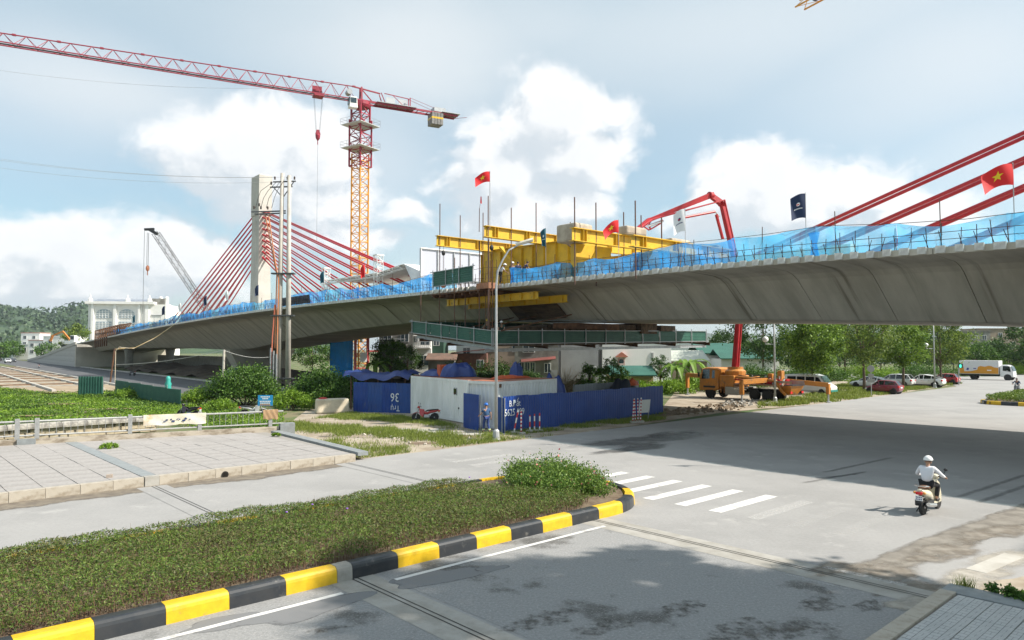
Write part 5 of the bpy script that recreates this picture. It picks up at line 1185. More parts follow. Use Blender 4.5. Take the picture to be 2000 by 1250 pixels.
cdir = (c1 - c0).normalized(); cn = Vector((-cdir.y, cdir.x, 0)); cn = cn if cn.dot(c0) > 0 else -cn; cz = Vector((0, 0, 2.92))
tarp('flat blue tarpaulin on the left end of the container roof', c0 + cdir * 1.6 + cn * 1.3 + cz, 1.5, 1.1, .45, m_tarp, math.atan2(cdir.y, cdir.x))
tarp('peaked blue tarpaulin heap on the middle of the container roof', c0 + cdir * 4.4 + cn * 1.7 + cz, 1.3, .8, .95, m_tarp, .4, peak=2.2)
mb = MB(); mb.box((0, 0, .42), (.9, .6, .84)); o = mb.obj('orange_crate', m_tarp_o, None, loc=c0 + cdir * 3.0 + cn * 1.2 + cz, rot=(0, 0, .5), bevel=.03); tag(o, 'orange crate on container roof beside the peaked tarpaulin', 'crate')
tarp('orange tarpaulin spread over the second container roof', cA + e2 * 3.6 + e1n * 2.0 + Vector((0, 0, 2.95)), 2.0, .5, .22, m_tarp_o, math.atan2(e2.y, e2.x))
tarp('small pointed blue tarpaulin at the right end of the container roof', cA + e2 * 4.6 + e1n * 2.2 + Vector((0, 0, 2.95)), .45, .5, 1.0, m_tarp, 0, peak=2.4)
tarp('hanging blue tarpaulin between container and grey fence', cA + e2 * 6.9 + e1n * .8, 1.2, 1.4, 2.85, m_tarp, .3, peak=2.6)
tarp('dark tarpaulin heap with orange fold behind the fence end', Vector((8.6, 55.6, 0)), 2.3, 1.2, 2.45, mat('dark_tarpaulin', (.02, .025, .04), .6, bump=.6), .8, peak=1.4)
tarp('orange cloth thrown on the dark tarpaulin heap', Vector((9.3, 55.6, 2.1)), .7, .45, .5, m_tarp_o, .8, peak=.8)
# site shed behind the left fence
SH = thing('site_shed', 'dark open shed under a sagging blue tarpaulin roof behind the left fence', 'shed', Vector((-10.5, 59.2, 0)), math.atan2((G(802, 807) - G(690, 804)).y, (G(802, 807) - G(690, 804)).x))
for x in (-2.4, 0, 2.4):
    for y in (-1.2, 1.4): mb = MB(); mb.box((x, y, 1.4), (.09, .09, 2.8)); mb.obj('shed_post', m_rust, SH)
mb = MB(); mb.box((0, 1.5, 1.2), (5.2, .08, 2.4)); mb.obj('shed_wall', mat('dark_ply', (.03, .028, .025), .9), SH)
mb = MB(); rows = []
for j in range(9): rows.append([(-2.9 + 5.8 * i / 16, -1.7 + 3.4 * j / 8, 2.95 + .10 * math.sin(i * 1.1) + .08 * math.sin(j * 1.9 + i) - (.42 if j == 0 else 0) + .12 * math.sin(i * .5 + 1)) for i in range(17)])
mb.grid(rows); mb.obj('tarpaulin_roof', m_tarp, SH, smooth=True)
# concrete block with cloth
bl = G(650, 807); CBK = thing('concrete_barrier', 'cream concrete block with red cloth left of the blue fence', 'concrete block', bl, math.atan2((G(676, 806) - G(622, 808)).y, (G(676, 806) - G(622, 808)).x))
mb = MB(); mb.box((0, .3, .55), (2.5, 1.0, 1.1), top=(.97, .85)); mb.obj('block', mat('cream_concrete', (.62, .55, .42), .9, c2=(.50, .43, .32), scale=1.2, bump=.4), CBK, bevel=.12)
mb = MB(); mb.ball((-.7, .3, 1.1), (.35, .28, .13), 10, 6); mb.obj('red_cloth', mat('red_cloth', (.45, .03, .03), .8), CBK)
# striped marker posts
m_rw = bpy.data.materials.new('red_white_stripes'); m_rw.use_nodes = True
def stripes(m, per, c1, c2, axis=2):
    N, L = m.node_tree.nodes, m.node_tree.links; tc = N.new('ShaderNodeTexCoord'); sp = N.new('ShaderNodeSeparateXYZ'); L.new(tc.outputs['Object'], sp.inputs[0])
    a = N.new('ShaderNodeMath'); a.operation = 'MULTIPLY'; a.inputs[1].default_value = 1 / per; L.new(sp.outputs[axis], a.inputs[0]); b = N.new('ShaderNodeMath'); b.operation = 'FRACT'; L.new(a.outputs[0], b.inputs[0]); c = N.new('ShaderNodeMath'); c.operation = 'GREATER_THAN'; c.inputs[1].default_value = .5; L.new(b.outputs[0], c.inputs[0])
    mx = N.new('ShaderNodeMix'); mx.data_type = 'RGBA'; mx.inputs[6].default_value = (*c1, 1); mx.inputs[7].default_value = (*c2, 1); L.new(c.outputs[0], mx.inputs[0]); L.new(mx.outputs[2], N['Principled BSDF'].inputs['Base Color'])
stripes(m_rw, .62, (.75, .74, .72), (.5, .03, .03)); m_rw2 = bpy.data.materials.new('red_white_fine_stripes'); m_rw2.use_nodes = True; stripes(m_rw2, .22, (.75, .74, .72), (.45, .03, .04))
mk = [(1004, 847, 1.35, .10, m_rw, 'leaning white marker post, first from the lamp post'), (1018, 848, 1.35, 0, m_rw2, 'finely banded red and white marker post, second from the lamp post'), (1035, 844, 1.0, 0, m_rw, 'short thin marker post, third from the lamp post'), (1044, 843, 1.05, 0, m_rw, 'short thin marker post, fourth from the lamp post'), (1054, 843, 1.1, 0, m_rw, 'marker post on a broad base, fifth from the lamp post'),
      (1236, 826, 1.55, .03, m_rw2, 'marker post leftmost in the bunch by the fence end'), (1241, 825.5, 1.6, -.02, m_rw2, 'marker post second in the bunch by the fence end'), (1246, 825, 1.6, .0, m_rw2, 'marker post third in the bunch by the fence end'), (1251, 825, 1.65, .02, m_rw2, 'marker post rightmost in the bunch by the fence end')]
for px, py, h, ln, m, lb in mk:
    T = thing('marker_post', lb, 'marker post', G(px, py), 0, 'striped marker posts by the blue fence')
    mb = MB(); mb.tube((0, 0, .1), (ln * h * 1.8, 0, h), .042, 8); mb.obj('pole', m, T); mb = MB(); mb.lathe([(.26, 0), (.26, .09), (.2, .13)], 10); mb.obj('base', m_conc_lt, T)
T = thing('board_stand', 'blank white board on legs leaning at the blue fence end', 'board', G(1259, 822), BANG + 1.5); mb = MB(); mb.box((0, 0, 1.0), (1.0, .04, .9), rot=Matrix.Rotation(.15, 3, 'X')); mb.obj('board', m_white, T)
for x in (-.45, .45): mb = MB(); mb.bar((x, .12, 0), (x, -.03, 1.4), .04); mb.obj('leg', m_galv, T)

# ================================================================== street lamps, poles, signs, wires
m_lamp = mat('galvanised_lamp_pole', (.44, .45, .45), .5, .3, c2=(.37, .38, .38), scale=3)
def lamp_post(label, base, h, arm=None, globe=None, r0=.095):
    T = thing('street_lamp', label, 'street lamp', base, 0, 'street lamps along the kerb')
    mb = MB(); mb.lathe([(.26, 0), (.26, .05), (.19, .12), (.17, .5), (r0, .6)], 12); mb.obj('pole_base', m_lamp, T)
    if arm:
        pts = [(0, 0, .5), (0, 0, h * .6), (0, 0, h - 1.2), (.08, 0, h - .4), (.35, 0, h + .2), (arm * .6, .1, h + .75), (arm, .15, h + 1.0)]
        mb = MB(); mb.path(pts, [r0, r0 * .8, r0 * .65, r0 * .6, r0 * .55, .05, .045], 10); mb.obj('pole', m_lamp, T, smooth=True)
        mb = MB(); mb.loft([[(arm - .1 + x * .95, .15 + y * w, h + 1.05 + x * .28 + z) for y, z in ((-1, 0), (-.7, .1), (.7, .1), (1, 0), (.6, -.1), (-.6, -.1))] for x, w in ((0, .07), (.25, .15), (.7, .17), (1, .1))]); mb.obj('lamp_head', mat('cream_lamp_head', (.62, .58, .48), .5), T)
    else:
        mb = MB(); mb.path([(0, 0, .5), (0, 0, h)], [r0, r0 * .55], 10); mb.obj('pole', m_lamp, T, smooth=True)
        mb = MB(); mb.path([(0, 0, h), (-.6, 0, h + .6), (-1.8, 0, h + .9)], [.06, .05, .04], 6); mb.box((-2.1, 0, h + .92), (.8, .3, .14)); mb.obj('lamp_arm', m_lamp, T)
    if globe:
        mb = MB(); mb.path([(0, 0, globe[1] - .45), (globe[0], 0, globe[1] - .42), (globe[0], 0, globe[1] - .2)], .03, 6); mb.obj('globe_bracket', m_lamp, T)
        mb = MB(); mb.ball((globe[0], 0, globe[1]), .27, 16, 10); mb.obj('globe', mat('opal_globe', (.78, .78, .76), .3), T, smooth=True)
    return T
lamp_post('tall curved street lamp beside the blue fence corner', G(969, 860), 9.55, arm=1.15)
lamp_post('street lamp with white globe in front of the orange pump truck', G(1514, 788), 10, globe=(-.8, BX(1497, 663, 26.7).z))
lamp_post('street lamp with white globe beside the parked white cars', G(1826, 757), 10, globe=(-1.0, PD(1811, 674, 92).z))
m_pole = mat('concrete_pole', (.48, .445, .395), .85, c2=(.40, .37, .33), scale=1.5, bump=.15)
POLES = []
for px, lb in ((543, 'tall twin concrete pole, the one carrying orange conduits'), (562, 'tall twin concrete pole, the plain one behind the bushes')):
    b0 = G(px, 786); topz = 21.3 if px == 543 else 21.1
    T = thing('utility_pole', lb, 'utility pole', b0, 0, 'twin utility poles'); mb = MB(); mb.path([(0, 0, 0), (.12 if px == 543 else -.12, 0, topz)], [.27, .17], 12); mb.obj('shaft', m_pole, T, smooth=True); POLES.append(T)
T = POLES[0]
for z, x0, x1, nm in ((20.5, -.6, 1.3, 'cross_arm'), (20.0, -.9, 1.0, 'cross_arm'), (17.7, -2.6, .4, 'cross_arm'), (17.5, -2.3, .4, 'cross_arm')):
    mb = MB(); mb.bar((x0, -.35, z - .1), (x1, .3, z + .12), .1, .12); mb.obj(nm, m_dkst, T)
for x0, z0, x1, z1 in ((.2, 19.0, -.8, 20.1), (.2, 19.0, 1.2, 20.5), (.15, 16.6, -1.6, 17.6)): mb = MB(); mb.bar((x0, 0, z0), (x1, 0, z1), .07); mb.obj('arm_brace', m_dkst, T)
for x, y, z in ((-.5, -.2, 20.65), (.6, 0, 20.7), (1.2, .2, 20.75), (-.8, -.3, 20.15), (-2.4, -.2, 17.9), (-1.8, -.1, 17.9), (-1.2, 0, 17.9), (-2.0, 0, 18.2)):
    mb = MB(); mb.lathe([(.05, 0), (.1, .05), (.06, .12), (.1, .18), (.05, .3)], 8, c=(x, y, z)); mb.obj('insulator', mat('dark_insulator', (.07, .05, .04), .3), T)
for k in range(4):
    mb = MB(); x = -2.3 + .5 * k; mb.path([(x, -.1, 18.0), (x + .3, -.3, 18.9), (x + .5 + .2 * math.sin(k), -.2, 19.6), (-.6 + .3 * k, -.2, 20.5)], .022, 4); mb.obj('jumper_wire', m_steel_dk, T)
m_or = mat('orange_conduit', (.62, .20, .07), .6, c2=(.5, .25, .14), scale=1); m_rc = mat('faded_red_conduit', (.50, .14, .08), .6)
mb = MB(); mb.path([(-1.4, 0, 17.4), (-.7, -.1, 14), (-.2, -.2, 11.8), (-.3, -.2, 5)], .055, 6); mb.obj('conduit', m_or, T)
mb = MB(); mb.path([(-1.1, 0, 17.3), (-.4, -.2, 13.2), (-.02, -.28, 11.4), (-.05, -.32, 4)], .055, 6); mb.obj('conduit', m_or, T)
mb = MB(); mb.path([(-.32, -.25, 9), (-.5, -.3, 6), (-.6, -.3, 2.5)], .07, 6); mb.obj('conduit', m_rc, T)
for x in (-.62, -.35, -.08): mb = MB(); mb.tube((x, -.34, -.1), (x, -.34, 4.4 - x), .085, 8); mb.obj('steel_conduit', m_galv, T)
for z in (2.2, 8.0, 11.9): mb = MB(); mb.box((.35, -.05, z), (2.1, .62, .12)); mb.obj('clamp_band', m_dkst, T)
def wire(label, pts, r=.02, m=None, name='power_line', grp='overhead wires'):
    a, b2, sag = pts; a, b2 = Vector(a), Vector(b2); ps = []
    for i in range(25): f = i / 24; p = a.lerp(b2, f); p.z -= 4 * sag * f * (1 - f); ps.append(p)
    mb = MB(); mb.path(ps, r, 4); o = mb.obj(name, m or m_steel_dk); tag(o, label, 'wire', grp); return o
pb = POLES[0].location
for x, y, z, py, lb in ((-.5, -.2, 20.9, 262, 'overhead power line reaching the pole top, uppermost of the left three'), (.6, 0, 20.95, 268, 'overhead power line reaching the pole top, middle of the left three'), (-.8, -.3, 20.4, 283, 'overhead power line reaching the pole top, lowest of the left three')):
    wire(lb, (pb + Vector((x, y, z)), PD(-260, py, 60), 1.1), .011, mat('grey_wire', (.34, .34, .35), .6))
wire('single thin overhead wire crossing below the red crane jib', (PD(-500, 45, 90), PD(640, 168, 128), 3.2), .018, mat('grey_wire', (.34, .34, .35), .6))
wp = G(215, 748); T = thing('leaning_post', 'leaning rusty post carrying hoses down from the bridge', 'post', wp, 0)
mb = MB(); mb.path([(0, 0, 0), (.35, 0, 3), (.55, 0, 5.0)], .13, 7); mb.obj('post', m_rust, T)
hs = [BX(346, 630, .3), BX(300, 662, -3), BX(260, 681, -6)]
mb = MB(); mb.path([BW(*hs[0]), BW(*hs[1]), BW(*hs[2]), wp + Vector((1.2, 0, 5.2)), wp + Vector((.7, 0, 4.6)), wp + Vector((.7, 0, .1))], .05, 6); o = mb.obj('hose', mat('pale_hose', (.55, .48, .36), .7)); tag(o, 'pale hose sagging from the bridge deck to the leaning post', 'hose', 'hoses from the deck')
mb = MB(); mb.path([BW(*hs[0]) + Vector((.2, 0, .1)), BW(*hs[1]) + Vector((.5, 0, .35)), BW(*hs[2]) + Vector((.3, 0, .15)), wp + Vector((.6, 0, 4.9))], .045, 6); o = mb.obj('hose', mat('ochre_hose', (.50, .38, .18), .7)); tag(o, 'ochre hose sagging just above the pale one', 'hose', 'hoses from the deck')
for (x0, y0, d0, x1, y1, d1, lb) in ((437, 684, 64, 225, 712, 80, 'thin wire from the short post across the dark earth'), (437, 684, 64, 530, 697, 66, 'thin wire from the short post towards the twin poles')):
    wire(lb, (PD(x0, y0, d0), PD(x1, y1, d1), .3), .018, mat('pale_wire', (.5, .5, .48), .6))
T = thing('short_post', 'short pale concrete post left of the big bushes', 'post', PD(435, 735, 64.5) * 1, 0); T.location.z = 0
mb = MB(); mb.path([(0, 0, 0), (.08, 0, 4.85)], [.14, .11], 8); mb.obj('post', m_pole, T)
sg = G(518, 823); T = thing('blue_sign', 'small blue notice sign with white lines on a grey post', 'sign', sg, .12)
mb = MB(); mb.tube((0, 0, 0), (0, 0, 1.3), .04, 6); mb.obj('sign_post', m_galv, T)
mb = MB(); mb.box((0, -.05, 1.42), (.98, .03, .72)); o = mb.obj('sign_face', mat('sign_blue', (.02, .26, .55), .5), T)
for z, w, ww in ((1.66, .62, 6), (1.54, .4, 4), (1.36, .74, 7), (1.24, .66, 6), (1.13, .7, 6)):
    q = MB()
    for i in range(ww):
        a = -w / 2 + w * i / ww; q.box((a + w / ww * .42, -.07, z), (w / ww * .78, .006, .07))
    q.obj('sign_line', m_print if z > 1.15 else mat('sign_orange', (.6, .3, .1), .6), o)

# ================================================================== vegetation
m_l1 = leaf_mat('tree_leaf_bright', (.03, .085, .012), (.23, .35, .042), .38); m_l2 = leaf_mat('tree_leaf_dark', (.014, .045, .010), (.08, .155, .024), .28); m_l3 = leaf_mat('bush_leaf', (.018, .062, .012), (.13, .24, .035), .32); m_l4 = leaf_mat('weed_leaf', (.07, .15, .012), (.27, .42, .04), .38); m_l5 = leaf_mat('tree_leaf_olive', (.035, .085, .016), (.25, .33, .06), .38)
m_bark = mat('bark', (.13, .095, .065), .9, c2=(.08, .06, .045), scale=6, bump=.5)
def tree(label, base, h, rx, z0, nl, lm, size=.26, name='roadside_tree', group='trees along the street', trunk_r=.16, nclump=60, limbs=8, lean=0.0):
    T = thing(name, label, 'tree', base, random.random() * 6, group); mb = MB(); top = Vector((lean, 0, z0 + (h - z0) * .75))
    mb.path([(0, 0, -.1), (lean * .2, .02, z0 * .5), (lean * .5, -.03, z0), tuple(top)], [trunk_r * 1.25, trunk_r, trunk_r * .8, trunk_r * .2], 8)
    cl = []; rz = (h - z0) / 2; zc = (h + z0) / 2
    for _ in range(nclump):
        d = Vector((random.gauss(0, 1), random.gauss(0, 1), random.gauss(0, 1))).normalized(); rr = .55 + .42 * random.random()
        k = 1 - .25 * max(0, d.z); cl.append((lean + d.x * rx * rr * k, d.y * rx * rr * k, zc + d.z * rz * rr, rx * random.uniform(.16, .30)))
    for _ in range(limbs):
        c = random.choice(cl); zs = z0 * random.uniform(.8, 1.0) + (h - z0) * random.uniform(0, .3)
        mb.path([(lean * .5, 0, zs), (lean * .5 + (c[0] - lean) * .5, c[1] * .5, (zs + c[2]) / 2 + .2), (c[0], c[1], c[2])], [trunk_r * .5, trunk_r * .3, .02], 5)
    mb.obj('trunk', m_bark, T, smooth=True)
    link('crown', leaf_mesh('crown', clumped(nl, cl, .25, .85), size, lm, .5, .5), T); return T
tree('round bright green tree above the pump truck tail', G(1587, 770), 9.6, 3.4, 2.0, 15000, m_l1, .26, nclump=90)
tree('tall airy tree with bare dark trunk beside the maroon car', G(1688, 764), 11.5, 4.0, 3.0, 12000, m_l5, .25, limbs=16, nclump=80)
tree('small rounded tree in front of the white car roofs', G(1765, 758), 8.2, 3.3, 2.6, 11000, m_l1, .25, nclump=80)
tree('yellowish green tree behind the far globe lamp', G(1838, 752), 11.0, 4.0, 2.4, 13000, m_l5, .28, nclump=90)
tree('large dark tree behind the red pump boom', PD(1490, 700, 104).xy.to_3d(), 14.5, 5.6, 2.5, 9000, m_l2, .36, name='background_tree', group='trees behind the site')
tree('dark tree beside the white sheds below the bridge', PD(1408, 700, 150).xy.to_3d(), 9.2, 3.8, 1.5, 4000, m_l2, .4, name='background_tree', group='trees behind the site')
tree('leafy tree between the dark tree and roadside trees', PD(1650, 700, 118).xy.to_3d(), 13, 5, 3, 6500, m_l2, .36, name='background_tree', group='trees behind the site')
tree('dense green tree left of the blue scaffold under the bridge', PD(610, 700, 150).xy.to_3d(), 8.5, 5, 1.0, 5000, m_l3, .4, name='background_tree', group='trees behind the site')
tree('feathery green tree right of the crane base', PD(762, 700, 96).xy.to_3d(), 6.9, 2.7, 1.5, 6000, m_l3, .24, name='background_tree', group='trees behind the site')
tree('dark tree beside the narrow white house', PD(795, 700, 100).xy.to_3d(), 5.6, 2.2, .6, 3500, m_l2, .24, name='background_tree', group='trees behind the site')
tree('small leafy tree before the bright white wall', PD(1195, 720, 74).xy.to_3d(), 3.9, 1.7, 1.0, 3500, m_l3, .18, name='background_tree', group='trees behind the site')
tree('leafy young tree left of the dark wall edge', PD(1150, 720, 76).xy.to_3d(), 3.4, 1.4, .6, 2500, m_l3, .18, name='background_tree', group='trees behind the site')
tree('thin young tree beside the green roofed shed', PD(1290, 700, 88).xy.to_3d(), 4.2, 1.6, 1.0, 2500, m_l2, .2, name='background_tree', group='trees behind the site')
for px, d, h, rx, lm, lb in ((1905, 150, 6.3, 5, m_l3, 'round tree directly behind the delivery truck body'), (1950, 160, 6.6, 5, m_l2, 'dark tree above the delivery truck cab'), (1999, 140, 10, 4.5, m_l2, 'tall dark tree at the picture edge beyond the truck'), (1862, 165, 9, 5, m_l3, 'green tree between traffic light and delivery truck'), (2040, 150, 13, 6, m_l1, 'tree just beyond the picture edge'), (1790, 150, 9, 6, m_l2, 'dark tree far behind the parked cars'), (1720, 150, 9, 6, m_l3, 'green tree far behind the maroon car'), (1590, 140, 8.5, 6, m_l3, 'bushy tree far behind the white van'), (1545, 135, 9, 5, m_l2, 'dark tree far behind the pump truck hopper'), (1640, 145, 9, 6, m_l3, 'wide tree far behind the minibus windscreen'), (1690, 160, 10, 6, m_l2, 'dark wide tree far behind the leftmost white sedan'), (1760, 165, 10, 6, m_l3, 'wide tree far behind the small rounded tree'), (1830, 160, 10, 6, m_l2, 'dark wide tree far behind the far globe lamp'), (1460, 150, 8, 6, m_l3, 'wide tree far behind the green roofed sheds'), (1930, 175, 6.6, 7, m_l3, 'wide tree far behind the delivery truck cab')):
    tree(lb, PD(px, 700, d).xy.to_3d(), h, rx, 1.0, 4200, lm, .45, name='background_tree', group='trees across the far street')
tree('green tree beside the excavator on the ramp', PD(148, 690, 240).xy.to_3d(), 13.5, 5.5, 2, 4000, m_l5, .6, name='background_tree', group='trees near the ramp')
for px, d, h, lb in ((20, 330, 9, 'low green tree at the far left road'), (52, 360, 10, 'green tree before the pale far houses'), (2, 300, 8, 'green tree at the left picture edge'), (98, 300, 8, 'green tree between far houses and excavator')):
    tree(lb, PD(px, 690, d).xy.to_3d(), h, 6, 1, 1800, m_l3, .8, name='background_tree', group='trees near the ramp')
bush('large_bush', 'big dark leafy bush left of the twin poles', PD(478, 800, 63.5).xy.to_3d(), 3.5, 2.4, 4.3, 15000, m_l3, .2, nclump=70, group='bushes round the twin poles')
bush('large_bush', 'big leafy bush between the twin poles and the blue fence', PD(632, 800, 62).xy.to_3d(), 3.0, 2.4, 4.2, 14000, m_l3, .2, nclump=70, group='bushes round the twin poles')
bush('large_bush', 'light green low shrub at the foot of the twin poles', PD(572, 810, 58).xy.to_3d(), 1.7, 1.2, 2.1, 6000, m_l4, .15, nclump=30, group='bushes round the twin poles')
bush('large_bush', 'low green shrub left of the parked white and navy motorbike', PD(430, 810, 57).xy.to_3d(), 1.6, 1.2, 1.3, 3500, m_l4, .15, nclump=20, group='bushes round the twin poles')
bush('large_bush', 'rounded green shrub before the green corrugated fence', PD(255, 790, 69).xy.to_3d(), 2.2, 1.6, 1.5, 5000, m_l4, .16, nclump=24, group='bushes round the twin poles')
bush('large_bush', 'leafy weeds beside the end of the green corrugated fence', PD(385, 790, 63).xy.to_3d(), 1.6, 1.4, 2.2, 3500, m_l4, .16, nclump=24, group='bushes round the twin poles')
for px, py, d, rx, h, lm, lb in ((1375, 745, 84, 4.2, 3.1, m_l4, 'bright green thicket behind the pump truck cab'), (1300, 748, 80, 3.4, 1.9, m_l4, 'bright green thicket left of the outrigger leg'), (1470, 745, 92, 4.5, 3.4, m_l3, 'green thicket behind the pump truck turret'), (1540, 745, 95, 4, 3.0, m_l3, 'green thicket behind the white van'), (1245, 748, 78, 3, 1.6, m_l4, 'low green thicket before the green roofed shed'), (1105, 748, 72, 1.6, 1.5, m_l3, 'green weeds right of the dry shrub'), (900, 745, 82, 3.5, 2.6, m_l2, 'dark thicket behind the container roof'), (985, 745, 84, 3, 3.2, m_l2, 'dark thicket behind the lamp post'), (700, 745, 84, 3, 2.5, m_l2, 'dark thicket below the crane base'), (820, 745, 80, 3, 2.6, m_l2, 'dark thicket before the narrow white house'), (1700, 745, 100, 3.5, 1.6, m_l4, 'grassy thicket behind the white cars'), (1900, 735, 132, 7, 2.2, m_l3, 'hedge along the far street behind the truck'), (1790, 735, 125, 7, 2.4, m_l3, 'hedge along the far street behind the white cars'), (1680, 735, 118, 7, 2.6, m_l4, 'hedge behind the maroon hatchback'), (1600, 740, 112, 6, 2.6, m_l3, 'hedge behind the white minibus'), (1985, 735, 140, 7, 2.2, m_l4, 'hedge along the far street right of the truck'), (885, 745, 90, 3.2, 4.2, m_l2, 'dark thicket in front of the red brick house'), (965, 745, 92, 3.4, 4.6, m_l2, 'dark thicket in front of the beige house'), (1030, 745, 84, 2.4, 3.0, m_l2, 'dark thicket before the shabby grey house'), (1130, 745, 74, 2.0, 2.2, m_l3, 'green weeds beneath the grey side wall'), (860, 745, 76, 2.8, 3.4, m_l2, 'dark thicket between the container roof and the hut'), (950, 745, 78, 2.8, 3.2, m_l2, 'dark thicket right of the peaked tarpaulin'), (1010, 745, 76, 2.4, 2.9, m_l2, 'dark thicket right of the lamp post pole')):
    bush('thicket', lb, PD(px, py, d).xy.to_3d(), rx, rx * .6, h, int(1500 + 900 * rx), lm, .22, nclump=30, group='thickets behind the site')
# banana plant
def banana(label, loc, h):
    T = thing('banana_plant', label, 'plant', loc, 0, 'banana plants'); mb = MB(); mb.path([(0, 0, 0), (.05, 0, h * .55)], [.16, .1], 8); mb.obj('stem', mat('banana_stem', (.16, .2, .06), .7), T)
    for k in range(9):
        a = k * 2.4; L = h * random.uniform(.5, .68); w = .32; mb = MB(); r1, r2 = [], []
        for i in range(8):
            f = i / 7; x = L * f * .85; z = h * .52 + L * (1.15 * f - 1.05 * f * f * (1 + .3 * (k % 3))); ww = w * math.sin(math.pi * min(1, .12 + f * .88)) + .02
            r1.append((x, -ww, z + .09)); r2.append((x, ww, z + .09))
        mid = [((p[0] + q[0]) / 2, 0, p[2] - .09) for p, q in zip(r1, r2)]; m3 = Matrix.Rotation(a, 3, 'Z'); mb.grid([[tuple(m3 @ Vector(p)) for p in r] for r in (r1, mid, r2)]); mb.obj('leaf', leaf_mat('banana_leaf', (.12, .22, .03), (.22, .36, .06), .35), T)
banana('banana plant with bright arching leaves left of the pump truck cab', PD(1345, 740, 84).xy.to_3d(), 5.2); banana('smaller banana plant beside the first one', PD(1322, 745, 83).xy.to_3d(), 4.4); banana('banana plant in front of the feathery tree under the bridge', PD(735, 740, 92).xy.to_3d(), 4.6)
DS = thing('dry_shrub', 'bare brown dry shrub behind the second container', 'shrub', PD(1100, 745, 71).xy.to_3d(), 0); mb = MB()
for _ in range(230):
    a = random.random() * 6.28; sp = random.uniform(.2, 1.0); h = random.uniform(1.2, 3.4); mb.path([(random.gauss(0, .5), random.gauss(0, .4), 0), (1.2 * sp * math.cos(a), sp * math.sin(a), h * .6), (2.2 * sp * math.cos(a + .2), 1.4 * sp * math.sin(a + .2), h * (1 - .15 * sp))], [.03, .018, .006], 3)
mb.obj('twigs', mat('dry_twig', (.33, .25, .16), .9), DS)
# weeds and grass as masses
def patchy(poly, n, f, thr, seed):
    p = scatter(poly, n * 3); r = np.random.default_rng(seed); a = np.zeros(len(p))
    for k in range(7): w = r.normal(size=2) * f * (1 + k * .45); a += np.sin(p @ w + r.random() * 6.28) / (1 + k * .35)
    return p[NP.random(len(p)) < 1 / (1 + np.exp(-(a - thr) * 2.6))][:n]
def to3(p, z=0.0): return np.concatenate([p, np.full((len(p), 1), z)], 1)
wpoly = gp((-60, 856), (300, 829), (420, 838), (545, 845), (560, 812), (400, 800), (355, 790), (225, 768), (90, 770), (-60, 752))
wp_ = patchy(wpoly, 60000, .5, -.55, 3); hh = .10 + .22 * NP.random(len(wp_)); W3 = to3(wp_); W3[:, 2] = hh * NP.random(len(wp_)) ** .5 + .03
wn_ = np.sin(W3[:, 0] * .55 + 1.5 * np.sin(W3[:, 1] * .4)) + np.sin(W3[:, 1] * .8 - W3[:, 0] * .3) + NP.normal(size=len(W3)) * .5
tag(link('weeds', leaf_mesh('weeds', W3[wn_ < .75], .15, m_l4, .6, 1.3)), 'bright green weeds carpeting the bank behind the railing', 'weeds', None, 'stuff')
tag(link('weeds', leaf_mesh('weeds', W3[wn_ >= .75] + np.array([0, 0, .08]), .19, leaf_mat('rank_weed_leaf', (.03, .085, .012), (.16, .26, .035), .35), .5, 1.0)), 'taller darker weeds in patches on the bank', 'weeds', None, 'stuff')
for k, (px, py, rx, ry) in enumerate(((95, 795, 3.5, 1.0), (220, 805, 2.5, .7), (130, 772, 4, .8), (320, 818, 1.6, .5), (60, 820, 2, .6))):
    g = G(px, py); soft_patch('bare_earth', blob(g.x, g.y, rx, ry, amp=.2), .26 + .01 * k, soft_mat('bare_bank_earth', (.25, .17, .10), (.17, .12, .07), .95, 1.1, .45, .8), bpy.data.objects['ground'])
m_gr = leaf_mat('grass_blade', (.09, .14, .02), (.28, .33, .06), .35)
gpoly = gp((548, 852), (690, 898), (850, 878), (965, 864), (1080, 851), (990, 846), (940, 842), (805, 812), (690, 806), (560, 825))
g1 = patchy(gpoly, 30000, .55, .25, 5); g2 = patchy(gp((990, 852), (1300, 820), (1300, 808), (985, 846)), 5000, .8, -.4, 6); g3 = patchy(gp((1480, 798), (1640, 784.5), (1880, 749), (1800, 743), (1640, 752), (1560, 776), (1480, 788)), 22000, .4, -.5, 8)
tag(link('grass', blades_mesh('grass', to3(np.concatenate([g1, g2])), .17, .028, m_gr)), 'patchy grass on the dirt lot before the containers', 'grass', None, 'stuff')
tag(link('grass', blades_mesh('grass', to3(g3), .26, .07, m_gr)), 'grass strip along the far kerb by the parked cars', 'grass', None, 'stuff')
g4 = patchy(gp((1230, 770), (1345, 765), (1420, 760), (1560, 752), (1560, 740), (1230, 745)), 9000, .3, -1.5, 9)
tag(link('grass', blades_mesh('grass', to3(g4), .5, .12, m_l4)), 'tall bright grass behind the pump truck', 'grass', None, 'stuff')
for px, py, rx, h, n, lb in ((212, 876, .5, .3, 900, 'green tuft at the pavement foot of the railing wall'), (538, 852, .35, .3, 500, 'grass tuft by the end block of the railing')):
    bush('weed_tuft', lb, G(px, py, SWZ), rx, rx * .7, h, n, m_l4, .08, 'weed', 8, stem=False, group='weed tufts')
bush('weed_tuft', 'dark leafy weed clump spilling over the granite edge at the corner', SW(16.45, 3.9, .1), .5, .32, .28, 1500, m_l3, .07, 'weed', 12, stem=False, ang=SANG + 1.57, group='weed tufts')
g5 = np.array([[p.x, p.y] for p in [SW(16.5 + random.gauss(0, .06), 4.6 + random.gauss(0, .1)) for _ in range(160)] + [SW(16.55 + random.gauss(0, .1), 2.6 + random.gauss(0, .25)) for _ in range(160)]])
tag(link('grass', blades_mesh('grass', to3(g5, .1), .2, .012, m_gr)), 'thin grass sprouting along the corner pavement edge', 'grass', None, 'stuff')
